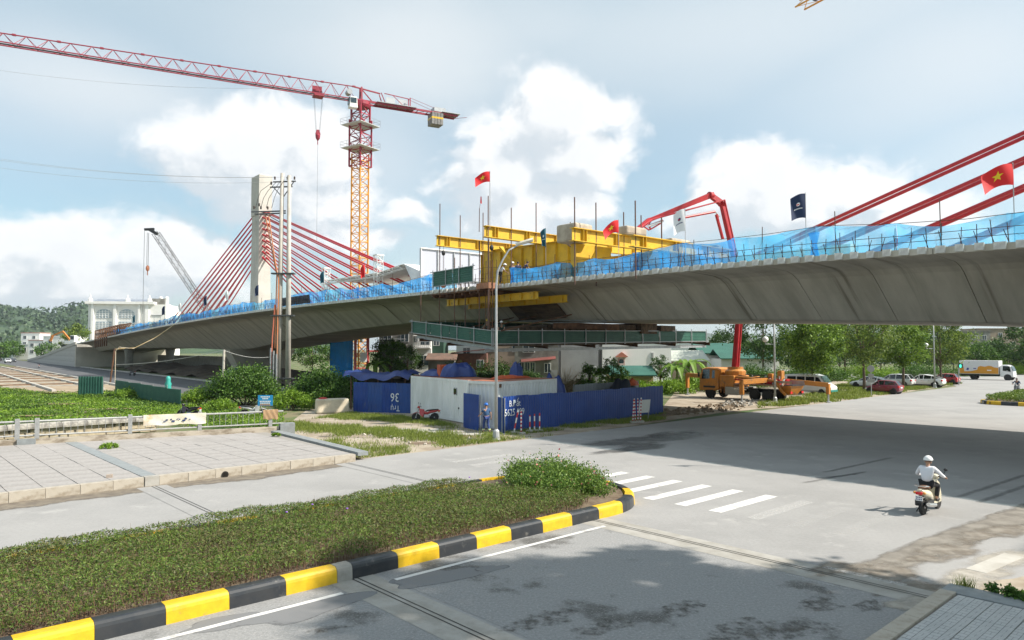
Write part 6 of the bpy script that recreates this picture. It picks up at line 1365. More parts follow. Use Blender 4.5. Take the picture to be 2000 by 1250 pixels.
# rubble
def rubble(label, poly, n, s0, s1, m, name='rubble'):
    p = scatter(poly, n); mb = MB()
    for x, y in p: d = random.uniform(s0, s1); mb.box((x, y, d * .2), (d, d * random.uniform(.5, 1), d * random.uniform(.3, .7)), rot=Euler((random.gauss(0, .4), random.gauss(0, .4), random.random() * 6)).to_matrix(), top=(.8, .7))
    tag(mb.obj(name, m), label, 'rubble', None, 'stuff')
rubble('pale broken concrete rubble below the pump truck', gp((1400, 797), (1520, 790), (1510, 780), (1420, 785)), 140, .1, .42, m_conc)
rubble('brown clods and litter along the shaded verge', gp((1290, 815), (1470, 799), (1440, 788), (1300, 800)), 200, .08, .35, mat('earth_clod', (.22, .17, .12), .95))
rubble('stones and litter scattered on the dirt lot', gp((860, 872), (960, 860), (900, 838), (840, 840), (700, 850), (640, 850)), 70, .04, .2, mat('pale_litter', (.42, .38, .32), .9))
for k, (px, py, rx, ry) in enumerate(((800, 842, 3.2, 1.0), (720, 838, 2.6, .6), (930, 848, 1.8, .6))):
    g = G(px, py); sheet('screed_patch', blob(g.x, g.y, rx, ry, amp=.2), .004 + .001 * k, m_conc_lt, parent=LOT)
for k, (px, py, rx, ry) in enumerate(((880, 853, 1.9, .8), (850, 866, 1.4, .5))):
    g = G(px, py); sheet('burnt_patch', blob(g.x, g.y, rx, ry, amp=.2), .008 + .001 * k, mat('burnt_earth', (.13, .09, .06), .95, c2=(.22, .16, .11), scale=1.5), parent=LOT)
# street trees on the corner pavement beside the viewer: they cast the dappled shade over the near lane
for (x, y, h, rx, lb) in ((15.2, 12.6, 19.0, 2.7, 'street tree on the sandy verge beside the viewer'), (18.4, 12.3, 20.0, 3.0, 'tall street tree second from the viewer on the verge'), (17.0, 9.6, 19.5, 3.0, 'street tree on the corner pavement beside the viewer'), (21.2, 9.2, 20, 3.2, 'second street tree on the corner pavement'), (20.2, 6.2, 19, 3.2, 'third street tree on the corner pavement')):
    tree(lb, (x, y, CZ if SQ.dot(Vector((x, y, 0))) < 4 and SM.dot(Vector((x, y, 0))) < 15.8 else 0), h, rx, 7.6, 14000, m_l1, .32, group='street trees by the near pavement', trunk_r=.16, nclump=70)

# ================================================================== houses
m_wh = mat('white_render', (.80, .79, .77), .7, c2=(.74, .73, .70), scale=.25); m_gw = mat('stained_grey_render', (.24, .235, .215), .9, c2=(.13, .125, .11), scale=.5, detail=9, bump=.2); m_bw = mat('beige_render', (.30, .24, .18), .9, c2=(.19, .155, .115), scale=.4, detail=8); m_win = glass_mat('window_glass', (.03, .045, .055), .1); m_rroof = mat('red_sheet_roof', (.21, .06, .05), .7, c2=(.14, .05, .04), scale=.8); m_groof = mat('green_sheet_roof', (.02, .095, .07), .65, c2=(.03, .12, .09), scale=.6); m_croof = mat('brown_fibre_roof', (.20, .12, .09), .9, c2=(.13, .09, .07), scale=.8)
def house(label, px, d, w, dep, h, wallm, name='house', roof=None, roofm=None, rz=0.0, wins=(), doors=(), balc=(), group='houses beyond the bridge', frame=None, z0=0):
    p = PD(px, 700, d); T = thing(name, label, 'house', (p.x, p.y, z0), rz, group)
    mb = MB(); mb.box((0, dep / 2, h / 2), (w, dep, h)); mb.obj('wall', wallm, T)
    if roof == 'flat': mb = MB(); mb.box((0, dep / 2, h + .15), (w + .4, dep + .4, .3)); mb.obj('roof', roofm or wallm, T)
    elif roof == 'mono': mb = MB(); mb.prism([(-w / 2 - .3, h + .02), (w / 2 + .3, h + w * .12), (w / 2 + .3, h + w * .12 + .12), (-w / 2 - .3, h + .14)], -.4, dep + .3, 'xz'); mb.obj('roof', roofm, T)
    elif roof == 'front': mb = MB(); mb.prism([(-.6, h - .05), (dep / 2, h + dep * .2), (dep + .4, h - .05), (dep / 2, h + dep * .2 + .14), (-.6, h + .09)][0:5], -w / 2 - .3, w / 2 + .3, 'yz'); mb.obj('roof', roofm, T)
    for (x, z, ww, hh) in wins:
        mb = MB(); mb.box((x, -.02, z), (ww + .16, .12, hh + .16)); f = mb.obj('window', frame or m_white, T); q = MB(); q.box((x, -.09, z), (ww, .03, hh)); q.obj('pane', m_win, f); q = MB(); q.box((x, -.115, z), (.05, .03, hh)); q.obj('mullion', frame or m_white, f)
    for (x, ww, hh) in doors: mb = MB(); mb.box((x, -.03, hh / 2), (ww, .1, hh)); mb.obj('door', mat('grey_door', (.25, .26, .27), .6), T)
    for (x, z, ww) in balc:
        mb = MB(); mb.box((x, -.6, z), (ww, 1.2, .14)); o = mb.obj('balcony', wallm, T); q = MB(); q.tube((x - ww / 2, -1.15, z + .95), (x + ww / 2, -1.15, z + .95), .04, 4)
        for i in range(int(ww / .3) + 1): q.tube((x - ww / 2 + .3 * i, -1.15, z), (x - ww / 2 + .3 * i, -1.15, z + .95), .02, 3)
        q.obj('balustrade', m_galv, o)
    return T
house('narrow white house with balcony under the bridge', 824, 108, 2.8, 8, 8.6, m_wh, roof='flat', wins=[(-.9, 6.4, .5, .9), (.5, 6.4, 1.3, 1.7), (.3, 3.2, 1.6, 1.4)], balc=[(.35, 5.1, 2.0)])
house('dark green sided house next to the narrow white house', 852, 109, 2.2, 8, 8.2, mat('dark_green_cladding', (.03, .075, .05), .8), roof='flat', wins=[(0, 6, .8, 1.0)])
house('grey house with upper balcony left of the narrow white house', 776, 118, 6.0, 8, 9.2, m_gw, roof='flat', wins=[(-1.6, 6.8, 1.2, 1.3), (1.2, 6.8, 1.2, 1.3), (-.5, 3.4, 1.6, 1.4)], balc=[(-.6, 5.6, 4.4)])
house('low hut with red brown awning roof below the green house', 862, 98, 3.6, 4, 3.4, m_gw, roof='front', roofm=m_croof, wins=[(.6, 1.9, .9, .8)])
house('brick house with red sheet roof behind the peaked tarpaulin', 918, 100, 4.6, 6, 4.3, mat('red_brick_wall', (.19, .085, .06), .9, c2=(.12, .06, .045), scale=2), roof='mono', roofm=m_rroof, wins=[(1.4, 2.9, .9, .9)])
house('upper red roofed house above the brick house', 930, 112, 6.2, 6, 6.3, m_wh, roof='front', roofm=m_rroof, wins=[(-1.5, 4.6, 1, 1)])
house('beige rendered house behind the lamp post', 985, 106, 5.5, 6, 7.0, m_bw, roof='flat', wins=[(-1.5, 5.2, .7, .8), (1.6, 5.0, .8, .9)])
house('shabby grey house with white shutters and red awning', 1048, 92, 5.6, 6, 6.2, m_gw, roof='flat', wins=[(-1.9, 2.6, .5, 1.2), (-1.2, 2.6, .5, 1.2), (-.5, 2.6, .5, 1.2), (1.4, 2.5, .7, 1.1), (-1.0, 5.0, 1.4, .9)], doors=[(2.2, .9, 2.2)])
mb = MB(); mb.add([(-2.0, -1.3, 3.3), (2.4, -1.3, 3.7), (2.4, 0, 4.0), (-2.0, 0, 3.6), (-2.0, -1.3, 3.22), (2.4, -1.3, 3.62), (2.4, 0, 3.92), (-2.0, 0, 3.52)], [(0, 1, 2, 3), (7, 6, 5, 4), (0, 4, 5, 1), (1, 5, 6, 2), (3, 7, 4, 0)]); mb.obj('awning', m_rroof, [o for o in bpy.data.objects if o.get('label', '').startswith('shabby grey')][0])
house('plain tall grey side wall left of the bright white house', 1132, 96, 5.0, 8, 7.2, mat('grey_plaster', (.27, .275, .28), .9, c2=(.22, .22, .225), scale=.4), roof='flat', wins=[(1.9, 1.9, .5, 1.2)])
wh = house('bright white house with small canopied window', 1243, 99, 9.6, 9, 6.6, m_wh, roof='flat', wins=[(2.2, 3.9, .22, 1.0)])
mb = MB(); mb.prism([(-2.9, 3.9), (-2.1, 4.5), (-1.3, 3.9), (-1.35, 3.8), (-2.85, 3.8)], -.75, 0, 'xz'); mb.obj('canopy', mat('terracotta_tile', (.42, .15, .10), .8), wh)
mb = MB(); mb.box((-2.1, -.03, 2.7), (.95, .1, 1.8)); w0 = mb.obj('window', mat('dusty_pink_frame', (.45, .3, .27), .7), wh); q = MB(); q.box((-2.1, -.1, 2.4), (.7, .04, 1.1)); q.obj('pane', mat('curtain', (.55, .42, .40), .8), w0); q = MB(); q.ball((-2.1, -.1, 3.2), (.36, .03, .34), 14, 8); q.obj('fanlight', m_win, w0)
mb = MB(); mb.box((-4.85, -.2, 3.3), (.18, .5, 6.6)); mb.obj('edge_pier', mat('dark_edge', (.05, .05, .05), .8), wh)
house('low green roofed shed with yellowish wall', 1235, 86, 5.0, 5, 1.75, mat('ochre_wall', (.45, .36, .18), .9), name='shed', roof='front', roofm=m_groof, group='sheds beyond the bridge')
house('pale green roofed shed right of the white house', 1320, 104, 9, 7, 3.2, m_bw, name='shed', roof='front', roofm=mat('pale_roof', (.40, .43, .38), .7), group='sheds beyond the bridge')
house('white gabled shed with green roof behind the pump truck cab', 1412, 118, 7.5, 8, 4.2, m_wh, name='shed', roof='front', roofm=m_groof, group='sheds beyond the bridge')
house('long green roofed shed behind the red boom', 1465, 112, 9, 7, 3.4, m_wh, name='shed', roof='front', roofm=m_groof, group='sheds beyond the bridge')
# blue scaffold net and red lattice frame near the crane base
T = thing('scaffold_tower', 'scaffold wrapped in blue net beside the crane base', 'scaffold', PD(667, 720, 112).xy.to_3d(), .2)
mb = MB(); lattice(mb, (0, 0, 0), (0, 0, 8.0), 3.2, 5, .05, .04); mb.obj('frame', m_galv, T); mb = MB(); mb.box((0, 0, 4), (3.4, 3.4, 8.0)); mb.obj('blue_net', net_mat('scaffold_net', (.06, .36, .72), .85), T)
T = thing('lattice_stand', 'pinkish red lattice frame with white sign under the bridge', 'steel frame', PD(706, 720, 110).xy.to_3d(), .3); m_pk = mat('pink_red_paint', (.55, .10, .10), .6)
mb = MB(); lattice(mb, (0, 0, 0), (0, 0, 8), 1.9, 4, .12, .06); mb.bar((.8, 0, 4.6), (2.6, 0, 4.6), .25); mb.obj('frame', m_pk, T); mb = MB(); mb.box((.2, -1.05, 3.7), (1.0, .05, 1.4)); mb.obj('sign', m_print, T)
# white hotel
hp_ = PD(247, 690, 250); HT = thing('white_building', 'white four storey building with arched windows behind the ramp', 'building', (hp_.x, hp_.y, 0), R(8))
HW, HD, HH = 25.5, 16, 20.6
mb = MB(); mb.box((0, HD / 2, HH / 2), (HW, HD, HH)); mb.obj('wall', m_wh, HT)
mb = MB(); mb.box((-2.2, HD / 2, HH + .45), (HW - 3, HD + 2.4, .9)); mb.obj('cornice', m_wh, HT)
mb = MB(); mb.prism([(-.6, HH + .92), (HD / 2, HH + 2.2), (HD + .6, HH + .92)], -HW / 2 + .3, HW / 2 - 5, 'yz'); mb.obj('roof', mat('slate_blue_tile', (.13, .16, .22), .6, c2=(.3, .32, .36), scale=.8), HT)
for x in (-HW / 2 + .6, 0, HW / 2 - 5.5): mb = MB(); mb.lathe([(.9, HH + .9), (.8, HH + 1.6), (.3, HH + 2.3), (.12, HH + 3.3)], 8, c=(x, 0, 0)); mb.obj('finial', m_wh, HT)
m_hw = mat('bluish_window', (.30, .36, .40), .25, c2=(.42, .47, .5), scale=.6)
for cx in (-7.6, -.2):
    for z, hh, arch in ((17.2, 3.0, True), (13.2, 2.6, False), (9.2, 2.6, False)):
        w = 5.0; mb = MB(); pts = [(cx - w / 2, z - hh / 2), (cx + w / 2, z - hh / 2), (cx + w / 2, z + hh / 2 - (1.4 if arch else 0))]
        if arch: pts += [(cx + w / 2 * math.cos(t), z + hh / 2 - 1.4 + 1.5 * math.sin(t)) for t in [math.pi * k / 10 for k in range(1, 10)]]
        pts += [(cx - w / 2, z + hh / 2 - (1.4 if arch else 0))]
        mb.prism(pts, -.12, .1, 'xz'); wo = mb.obj('window', m_hw, HT); q = MB()
        for i in range(1, 5): q.box((cx - w / 2 + i * w / 5, -.16, z - .1), (.14, .1, hh * .94))
        for j in range(1, 4): q.box((cx, -.16, z - hh / 2 + j * hh / 4), (w, .1, .12))
        q.obj('mullion', m_wh, wo)
for x0, w in ((4.0, .7), (-3.9, .9), (-11.2, .8), (6.6, 1.2)): mb = MB(); mb.box((x0, -.35, HH / 2), (w, .7, HH - .1)); mb.obj('pilaster', m_wh, HT)
for j in range(4):
    for i in range(3):
        y = 2.5 + i * 4.6; z = 5.2 + j * 4.1; mb = MB(); mb.box((-HW / 2 - .05, y, z), (.2, 1.8, 2.2)); wo = mb.obj('window', m_hw, HT); q = MB(); q.box((-HW / 2 - .5, y, z - 1.25), (.9, 2.2, .25)); q.obj('balcony', mat('dark_railing', (.08, .08, .09), .6), wo)
for z in (8.6, 12.8, 16.8): mb = MB(); mb.box((9.6, -.1, z), (3.6, .25, .3)); mb.obj('string_course', m_galv, HT)
mb = MB(); mb.box((9.2, 4, HH + 1.1), (4.5, 4, 2.2)); mb.obj('roof_plant', m_gw, HT)
for x in (10, 12): mb = MB(); mb.lathe([(.7, HH), (.7, HH + 2.6), (.3, HH + 3)], 10, c=(x, 3, 0)); mb.obj('water_tank', m_white, HT)
# far houses at the left and right
far = [(58, 345, 9, 12.6, m_wh, 'tallest pale pink roofed house in the far left group'), (72, 320, 8, 8.8, m_wh, 'white house with grey shutters in the far left group'), (40, 335, 7, 7.0, m_wh, 'low white house at the left of the far group'), (22, 350, 9, 5.2, m_wh, 'lowest white house beside the far road'), (92, 330, 11, 5.8, m_wh, 'long low white house behind the excavator'), (116, 300, 14, 10.2, m_wh, 'flat roofed pavilion behind the excavator')]
for px, d, w, h, wm_, lb in far: house(lb, px, d, w, 8, h, wm_, name='far_house', roof='flat', roofm=mat('pink_roof', (.45, .22, .2), .8) if h > 12 or px == 72 else m_wh, wins=[(-w * .28, h - 2, 1.4, 1.4), (w * .2, h - 2, 1.4, 1.4), (-w * .28, h - 5, 1.4, 1.4), (w * .2, h - 5, 1.4, 1.4)] if h > 8 else [(-w * .2, h - 2.2, 1.6, 1.6), (w * .25, h - 2.2, 1.6, 1.6)], group='far houses at the left')
for px, d, w, h, wm_, lb in ((1905, 230, 10, 10.6, m_gw, 'grey block with water tank above the delivery truck'), (1955, 240, 14, 11.6, m_bw, 'long beige block with glazed top above the truck'), (1990, 250, 10, 10.8, m_gw, 'red roofed grey block at the picture edge'), (1768, 240, 16, 15, m_wh, 'pale apartment block between the roadside trees'), (1870, 260, 12, 9, m_gw, 'far grey block left of the delivery truck')):
    house(lb, px, d, w, 10, h, wm_, name='far_house', roof='flat', roofm=m_rroof if px == 1990 else None, wins=[(x, z, 1.3, 1.4) for x in (-w * .32, 0, w * .3) for z in (h - 2, h - 5)], group='far houses at the right')
# green corrugated fences by the bank
sheet_fence('square piece of green corrugated fence standing alone on the bank', G(152, 776), G(200, 776), 2.1, m_green, 1.0, .24, 'sheet_fence', depth=.06)
gpts = [(225, 776), (250, 781), (274, 784), (297, 788), (325, 792), (353, 796)]
T = thing('sheet_fence', 'stepped green corrugated fence running down the weedy bank', 'fence', (0, 0, 0), 0)
for i in range(5):
    a, b2 = G(*gpts[i]), G(*gpts[i + 1]); mb = MB(); corrugated(mb, a, b2, -.1, 1.75 - .06 * i, .24, .06); mb.obj('fence_sheet', m_green, T)
    mb = MB(); mb.tube(a + Vector((0, .06, 0)), a + Vector((0, .06, 1.8)), .03, 5); mb.obj('fence_post', m_galv, T)

# ================================================================== vehicles
m_tyre = mat('tyre_rubber', (.018, .018, .018), .8); m_rim = mat('alloy_rim', (.42, .42, .43), .35, .7); m_cglass = mat('car_glass', (.012, .016, .02), .06, spec=.9); m_blk = mat('black_plastic', (.018, .018, .02), .5); m_chr = mat('chrome', (.7, .7, .7), .15, .9); m_lens = mat('lamp_lens', (.65, .67, .68), .15); m_tail = mat('tail_lens', (.55, .01, .012), .2)
def paint(name, c, dust=.0): return mat(name, c, .28, c2=tuple(min(1, x * .9 + .01) for x in c), scale=1.2, coat=.6)
def wheel(T, x, y, r, w, n=18, spokes=5):
    mb = MB(); mb.lathe([(r * .62, -w / 2), (r * .95, -w / 2), (r, -w / 3), (r, w / 3), (r * .95, w / 2), (r * .62, w / 2)], n, axis='y'); o = mb.obj('wheel', m_tyre, T, smooth=False, loc=(x, y, r))
    q = MB(); q.lathe([(.05, -w * .42), (r * .2, -w * .44), (r * .2, w * .44), (.05, w * .42)], 10, axis='y')
    q.lathe([(r * .64, -w * .45), (r * .56, -w * .47), (r * .56, w * .47), (r * .64, w * .45)], n, axis='y')
    for k in range(spokes): a = 2 * math.pi * k / spokes; q.bar((0, 0, 0), (r * .6 * math.cos(a), 0, r * .6 * math.sin(a)), w * .8, r * .16)
    q.obj('rim', m_rim, o); return o
def car(label, loc, ang, L, W, H, m, prof, name='parked_car', gh=None, group='cars parked on the verge', r=.33, wb=None):
    # prof: (x, z_low, z_belt, half width factor); gh: (x, z_roof, factor)
    T = thing(name, label, 'car', loc, ang, group); hw = W / 2; rings = []
    for x, zl, zb, f in prof:
        w = hw * f; rings.append([(x, -w * .82, zl), (x, -w * .97, zl + .10), (x, -w, (zl + zb) / 2), (x, -w * .985, zb - .10), (x, -w * .9, zb), (x, 0, zb + .035), (x, w * .9, zb), (x, w * .985, zb - .10), (x, w, (zl + zb) / 2), (x, w * .97, zl + .10), (x, w * .82, zl)])
    mb = MB(); mb.loft(rings); mb.obj('body', m, T, smooth=True).modifiers.new('es', 'EDGE_SPLIT').split_angle = R(38)
    zb = lambda x: np.interp(x, [p[0] for p in prof], [p[2] for p in prof])
    rings = []
    for x, zr, f in gh: z0 = float(zb(x)) - .02; rings.append([(x, -hw * .88 * f, z0), (x, -hw * .72 * f, max(zr - .03, z0 + .005)), (x, -hw * .55 * f, max(zr, z0 + .01)), (x, hw * .55 * f, max(zr, z0 + .01)), (x, hw * .72 * f, max(zr - .03, z0 + .005)), (x, hw * .88 * f, z0)])
    mb = MB(); mb.loft(rings); mb.obj('glasshouse', m_cglass, T)
    top = [g for g in gh if g[1] > H - .22]; rings = [[(x, -hw * .735 * f, zr - .035), (x, -hw * .56 * f, zr + .012), (x, hw * .56 * f, zr + .012), (x, hw * .735 * f, zr - .035)] for x, zr, f in top]
    mb = MB(); mb.loft(rings); mb.obj('roof', m, T)
    for s in (-1, 1):
        for i, (x, zr, f) in enumerate(gh):
            if 0 < i < len(gh) - 1:
                mb = MB(); x2 = x - (.10 if i >= len(gh) / 2 else -.04); mb.bar((x2, s * hw * .885 * f, float(zb(x)) - .03), (x, s * hw * .735 * f, zr - .02), .09, .035); mb.obj('pillar', m, T)
        x0, xn = gh[0], gh[-1]
        mb = MB(); mb.bar((gh[0][0], s * hw * .86 * gh[0][2], zb(gh[0][0])), (gh[1][0], s * hw * .72 * gh[1][2], gh[1][1] - .01), .07, .06); mb.bar((gh[-1][0], s * hw * .86 * gh[-1][2], zb(gh[-1][0])), (gh[-2][0], s * hw * .72 * gh[-2][2], gh[-2][1] - .01), .07, .06); mb.obj('pillar', m, T)
        mb = MB(); mb.box((gh[-2][0] + .05, s * (hw + .07), float(zb(gh[-2][0])) + .07), (.12, .2, .13)); mb.obj('door_mirror', m, T, bevel=.03)
        for xx in (wb[0], wb[1]):
            mb = MB(); mb.lathe([(.02, -.04), (r + .075, -.04), (r + .075, .04), (.02, .04)], 20, axis='y', c=(xx, s * (hw - .05), r + .02)); mb.obj('wheel_arch', m_blk, T); wheel(T, xx, s * (hw - .09), r, .21)
        for xx in (.15, -.75): mb = MB(); mb.box((xx, s * (hw + .005), .78 * H / 1.5), (.18, .03, .03)); mb.obj('door_handle', m_chr, T)
        mb = MB(); mb.box((prof[-1][0] - .12, s * hw * .68, prof[-1][2] - .14), (.34, .34, .15)); mb.obj('headlight', m_lens, T, bevel=.04)
        mb = MB(); mb.box((prof[0][0] + .08, s * hw * .76, prof[0][2] - .12), (.2, .28, .22)); mb.obj('tail_light', m_tail, T, bevel=.04)
    mb = MB(); mb.box((prof[-1][0], 0, prof[-1][1] + .22), (.06, W * .5, .2)); mb.obj('grille', m_blk, T); mb = MB(); mb.box((prof[0][0] - .02, 0, prof[0][1] + .28), (.03, .45, .13)); mb.obj('number_plate', m_print, T)
    mb = MB(); mb.box((0, 0, .26), (L * .86, W * .9, .14)); mb.obj('sill', m_blk, T)
    return T
CA = SANG + math.pi / 2
hatch = [(-1.78, .42, .92, .80), (-1.62, .27, 1.0, .95), (-1.0, .24, 1.0, 1), (0, .24, .98, 1), (.95, .24, .93, 1), (1.45, .26, .82, .93), (1.72, .34, .66, .76)]
car('maroon hatchback nearest the street among the parked cars', G(1727, 768.5), CA, 3.7, 1.68, 1.48, paint('maroon_paint', (.20, .012, .035)), hatch, gh=[(-1.70, 1.0, .9), (-1.35, 1.40, .95), (-.3, 1.49, 1), (.35, 1.44, 1), (1.05, .95, .95)], r=.30, wb=(-1.2, 1.22))
suv = [(-2.25, .5, 1.02, .82), (-2.05, .32, 1.12, .95), (-1.2, .3, 1.1, 1), (0, .3, 1.06, 1), (1.2, .3, 1.04, 1), (1.9, .32, .95, .93), (2.22, .42, .78, .78)]
m_wcar = paint('white_car_paint', (.78, .78, .77)); m_wcar2 = paint('pearl_white_paint', (.70, .71, .71))
car('white coupe shaped car parked rightmost beside the street lamp', G(1807, 755.5), CA, 4.6, 1.9, 1.6, m_wcar, suv, gh=[(-2.15, 1.12, .86), (-1.0, 1.5, .94), (-.1, 1.62, 1), (.5, 1.56, 1), (1.35, 1.05, .94)], r=.38, wb=(-1.4, 1.38))
car('white tall car parked behind the maroon hatchback', G(1748, 755.5), CA, 4.4, 1.85, 1.7, m_wcar2, suv, gh=[(-2.12, 1.12, .9), (-1.75, 1.62, .95), (-.4, 1.7, 1), (.4, 1.64, 1), (1.25, 1.06, .94)], r=.36, wb=(-1.35, 1.35))
sedan = [(-2.3, .45, .92, .8), (-2.1, .28, 1.0, .93), (-1.2, .25, .98, 1), (0, .25, .94, 1), (1.2, .25, .92, 1), (1.9, .28, .8, .92), (2.25, .38, .66, .76)]
car('white sedan parked leftmost with its nose behind the tall tree trunk', G(1700, 757.5), CA, 4.6, 1.8, 1.45, m_wcar, sedan, gh=[(-1.85, 1.0, .9), (-1.1, 1.38, .95), (-.2, 1.46, 1), (.4, 1.41, 1), (1.2, .94, .94)], r=.33, wb=(-1.4, 1.42))
car('bright red car half hidden behind the white coupe shaped car', G(1845, 750), CA, 4.2, 1.75, 1.5, paint('bright_red_paint', (.42, .015, .02)), hatch, gh=[(-1.70, 1.0, .9), (-1.35, 1.42, .95), (-.3, 1.5, 1), (.35, 1.45, 1), (1.05, .95, .95)], r=.32, wb=(-1.2, 1.22))
car('small white car far away on the left road', BW(-312, -9, .01), BANG, 4.4, 1.8, 1.6, m_wcar, suv, name='distant_car', gh=[(-2.12, 1.12, .9), (-1.75, 1.55, .95), (-.4, 1.62, 1), (.4, 1.56, 1), (1.25, 1.06, .94)], r=.36, wb=(-1.35, 1.35), group='cars on the left road')
car('dark car far away on the left road', BW(-330, -6, .01), BANG, 4.4, 1.8, 1.5, paint('dark_paint', (.03, .03, .035)), sedan, name='distant_car', gh=[(-1.85, 1.0, .9), (-1.1, 1.38, .95), (-.2, 1.46, 1), (.4, 1.41, 1), (1.2, .94, .94)], r=.33, wb=(-1.4, 1.42), group='cars on the left road')
# van
VA = SANG - math.pi / 2
V = thing('white_van', 'white minibus with green bumper standing behind the pump truck', 'van', G(1583, 769.5), VA); mb = MB(); rings = []
for x, zl, zs, zr, f in ((-2.6, .5, 1.2, 1.95, .9), (-2.5, .35, 1.2, 2.1, .97), (-1, .32, 1.2, 2.2, 1), (.7, .32, 1.2, 2.2, 1), (1.35, .32, 1.2, 2.02, .98), (1.95, .32, 1.15, 1.3, .95), (2.45, .4, .95, 1.0, .88), (2.58, .5, .8, .82, .82)):
    w = .95 * f; rings.append([(x, -w * .9, zl), (x, -w, zl + .15), (x, -w, zs), (x, -w * .84, zr - .1), (x, -w * .7, zr), (x, w * .7, zr), (x, w * .84, zr - .1), (x, w, zs), (x, w, zl + .15), (x, w * .9, zl)])
mb.loft(rings); mb.obj('body', m_wcar2, V)
for s in (-1, 1):
    for x0, x1 in ((-2.2, -1.2), (-1.1, -.2), (-.1, .85)): mb = MB(); mb.add([(x0, s * .955, 1.22), (x1, s * .955, 1.22), (x1 - .02, s * .865, 1.92), (x0 + .02, s * .865, 1.92)], [(0, 1, 2, 3) if s < 0 else (3, 2, 1, 0)]); mb.obj('side_window', m_cglass, V)
    mb = MB(); mb.add([(.95, s * .952, 1.2), (1.75, s * .93, 1.2), (1.3, s * .86, 1.86), (.97, s * .865, 1.9)], [(0, 1, 2, 3) if s < 0 else (3, 2, 1, 0)]); mb.obj('side_window', m_cglass, V)
    for x in (-1.55, 1.6): wheel(V, x, s * .84, .33, .2)
    mb = MB(); mb.box((2.48, s * .62, .78), (.16, .3, .16)); mb.obj('headlight', m_lens, V)
mb = MB(); mb.add([(1.42, -.72, 2.0), (1.42, .72, 2.0), (1.98, .8, 1.3), (1.98, -.8, 1.3)], [(0, 1, 2, 3)]); mb.obj('windscreen', mat('tinted_screen', (.05, .09, .085), .08, spec=.9), V, loc=(.03, 0, .03))
mb = MB(); mb.box((2.5, 0, .45), (.22, 1.7, .2)); mb.obj('bumper', mat('teal_bumper', (.02, .2, .16), .5), V)
# box truck
BT = thing('delivery_truck', 'white cab delivery truck with orange printed box on the far street', 'truck', G(1932, 741.5), VA)
mb = MB(); mb.box((-1.15, 0, 2.0), (5.5, 2.1, 2.15)); bx_ = mb.obj('cargo_box', mat('box_white', (.62, .62, .62), .6), BT)
for s in (-1, 1):
    y = s * 1.06; pts = [(-3.85, .98), (1.55, .98), (1.55, 1.95), (1.0, 2.0), (.6, 2.2), (.2, 2.25), (-.3, 2.1), (-.9, 2.2), (-1.25, 2.05), (-1.35, 1.6), (-2.2, 1.35), (-3.2, 1.3), (-3.3, 2.1), (-3.85, 2.1)]
    mb = MB(); mb.add([(x, y, z) for x, z in pts], [tuple(range(len(pts))) if s < 0 else tuple(reversed(range(len(pts))))]); mb.obj('orange_print', mat('print_orange', (.62, .27, .02), .6), bx_)
    mb = MB(); mb.add([(x, y * 1.004, z) for x, z in ((-2.9, 1.55), (-2.6, 1.5), (-2.5, 1.85), (-2.8, 1.9))], [(0, 1, 2, 3)]); mb.add([(x, y * 1.004, z) for x, z in ((-1.9, 1.7), (-1.5, 1.7), (-1.5, 1.85), (-1.9, 1.85))], [(0, 1, 2, 3)]); mb.obj('blue_print', mat('print_indigo', (.05, .06, .25), .6), bx_)
    mb = MB(); mb.add([(x, y * 1.004, z) for x, z in ((.0, 1.45), (.6, 1.45), (.6, 1.6), (.0, 1.6))], [(0, 1, 2, 3)]); mb.obj('white_print', m_print, bx_)
mb = MB(); mb.box((-.2, 0, .72), (7.2, .9, .25)); mb.obj('chassis', m_blk, BT)
rings = []
for x, z0, zs, zr, w in ((1.75, .6, 1.5, 2.3, .95), (2.0, .55, 1.5, 2.42, 1.0), (2.7, .5, 1.5, 2.42, 1.0), (3.15, .5, 1.5, 2.2, .98), (3.45, .5, 1.35, 1.4, .96), (3.5, .55, 1.0, 1.02, .94)):
    rings.append([(x, -w * .95, z0), (x, -w, z0 + .1), (x, -w, zs), (x, -w * .9, zr - .06), (x, -w * .8, zr), (x, w * .8, zr), (x, w * .9, zr - .06), (x, w, zs), (x, w, z0 + .1), (x, w * .95, z0)])
mb = MB(); mb.loft(rings); mb.obj('cab', m_wcar, BT)
for s in (-1, 1):
    mb = MB(); mb.add([(2.1, s * 1.01, 1.5), (3.2, s * 1.0, 1.35), (3.02, s * .93, 2.2), (2.12, s * .93, 2.25)], [(0, 1, 2, 3) if s < 0 else (3, 2, 1, 0)]); mb.obj('side_window', m_cglass, BT)
    for x in (-2.0, 2.75): wheel(BT, x, s * .86, .42, .26)
    mb = MB(); mb.lathe([(.02, -.03), (.52, -.03), (.52, .03), (.02, .03)], 18, axis='y', c=(2.75, s * .985, .45)); mb.obj('wheel_arch', m_blk, BT)
mb = MB(); mb.add([(3.18, -.85, 2.18), (3.18, .85, 2.18), (3.47, .9, 1.42), (3.47, -.9, 1.42)], [(0, 1, 2, 3)]); mb.obj('windscreen', m_cglass, BT, loc=(.03, 0, .03))

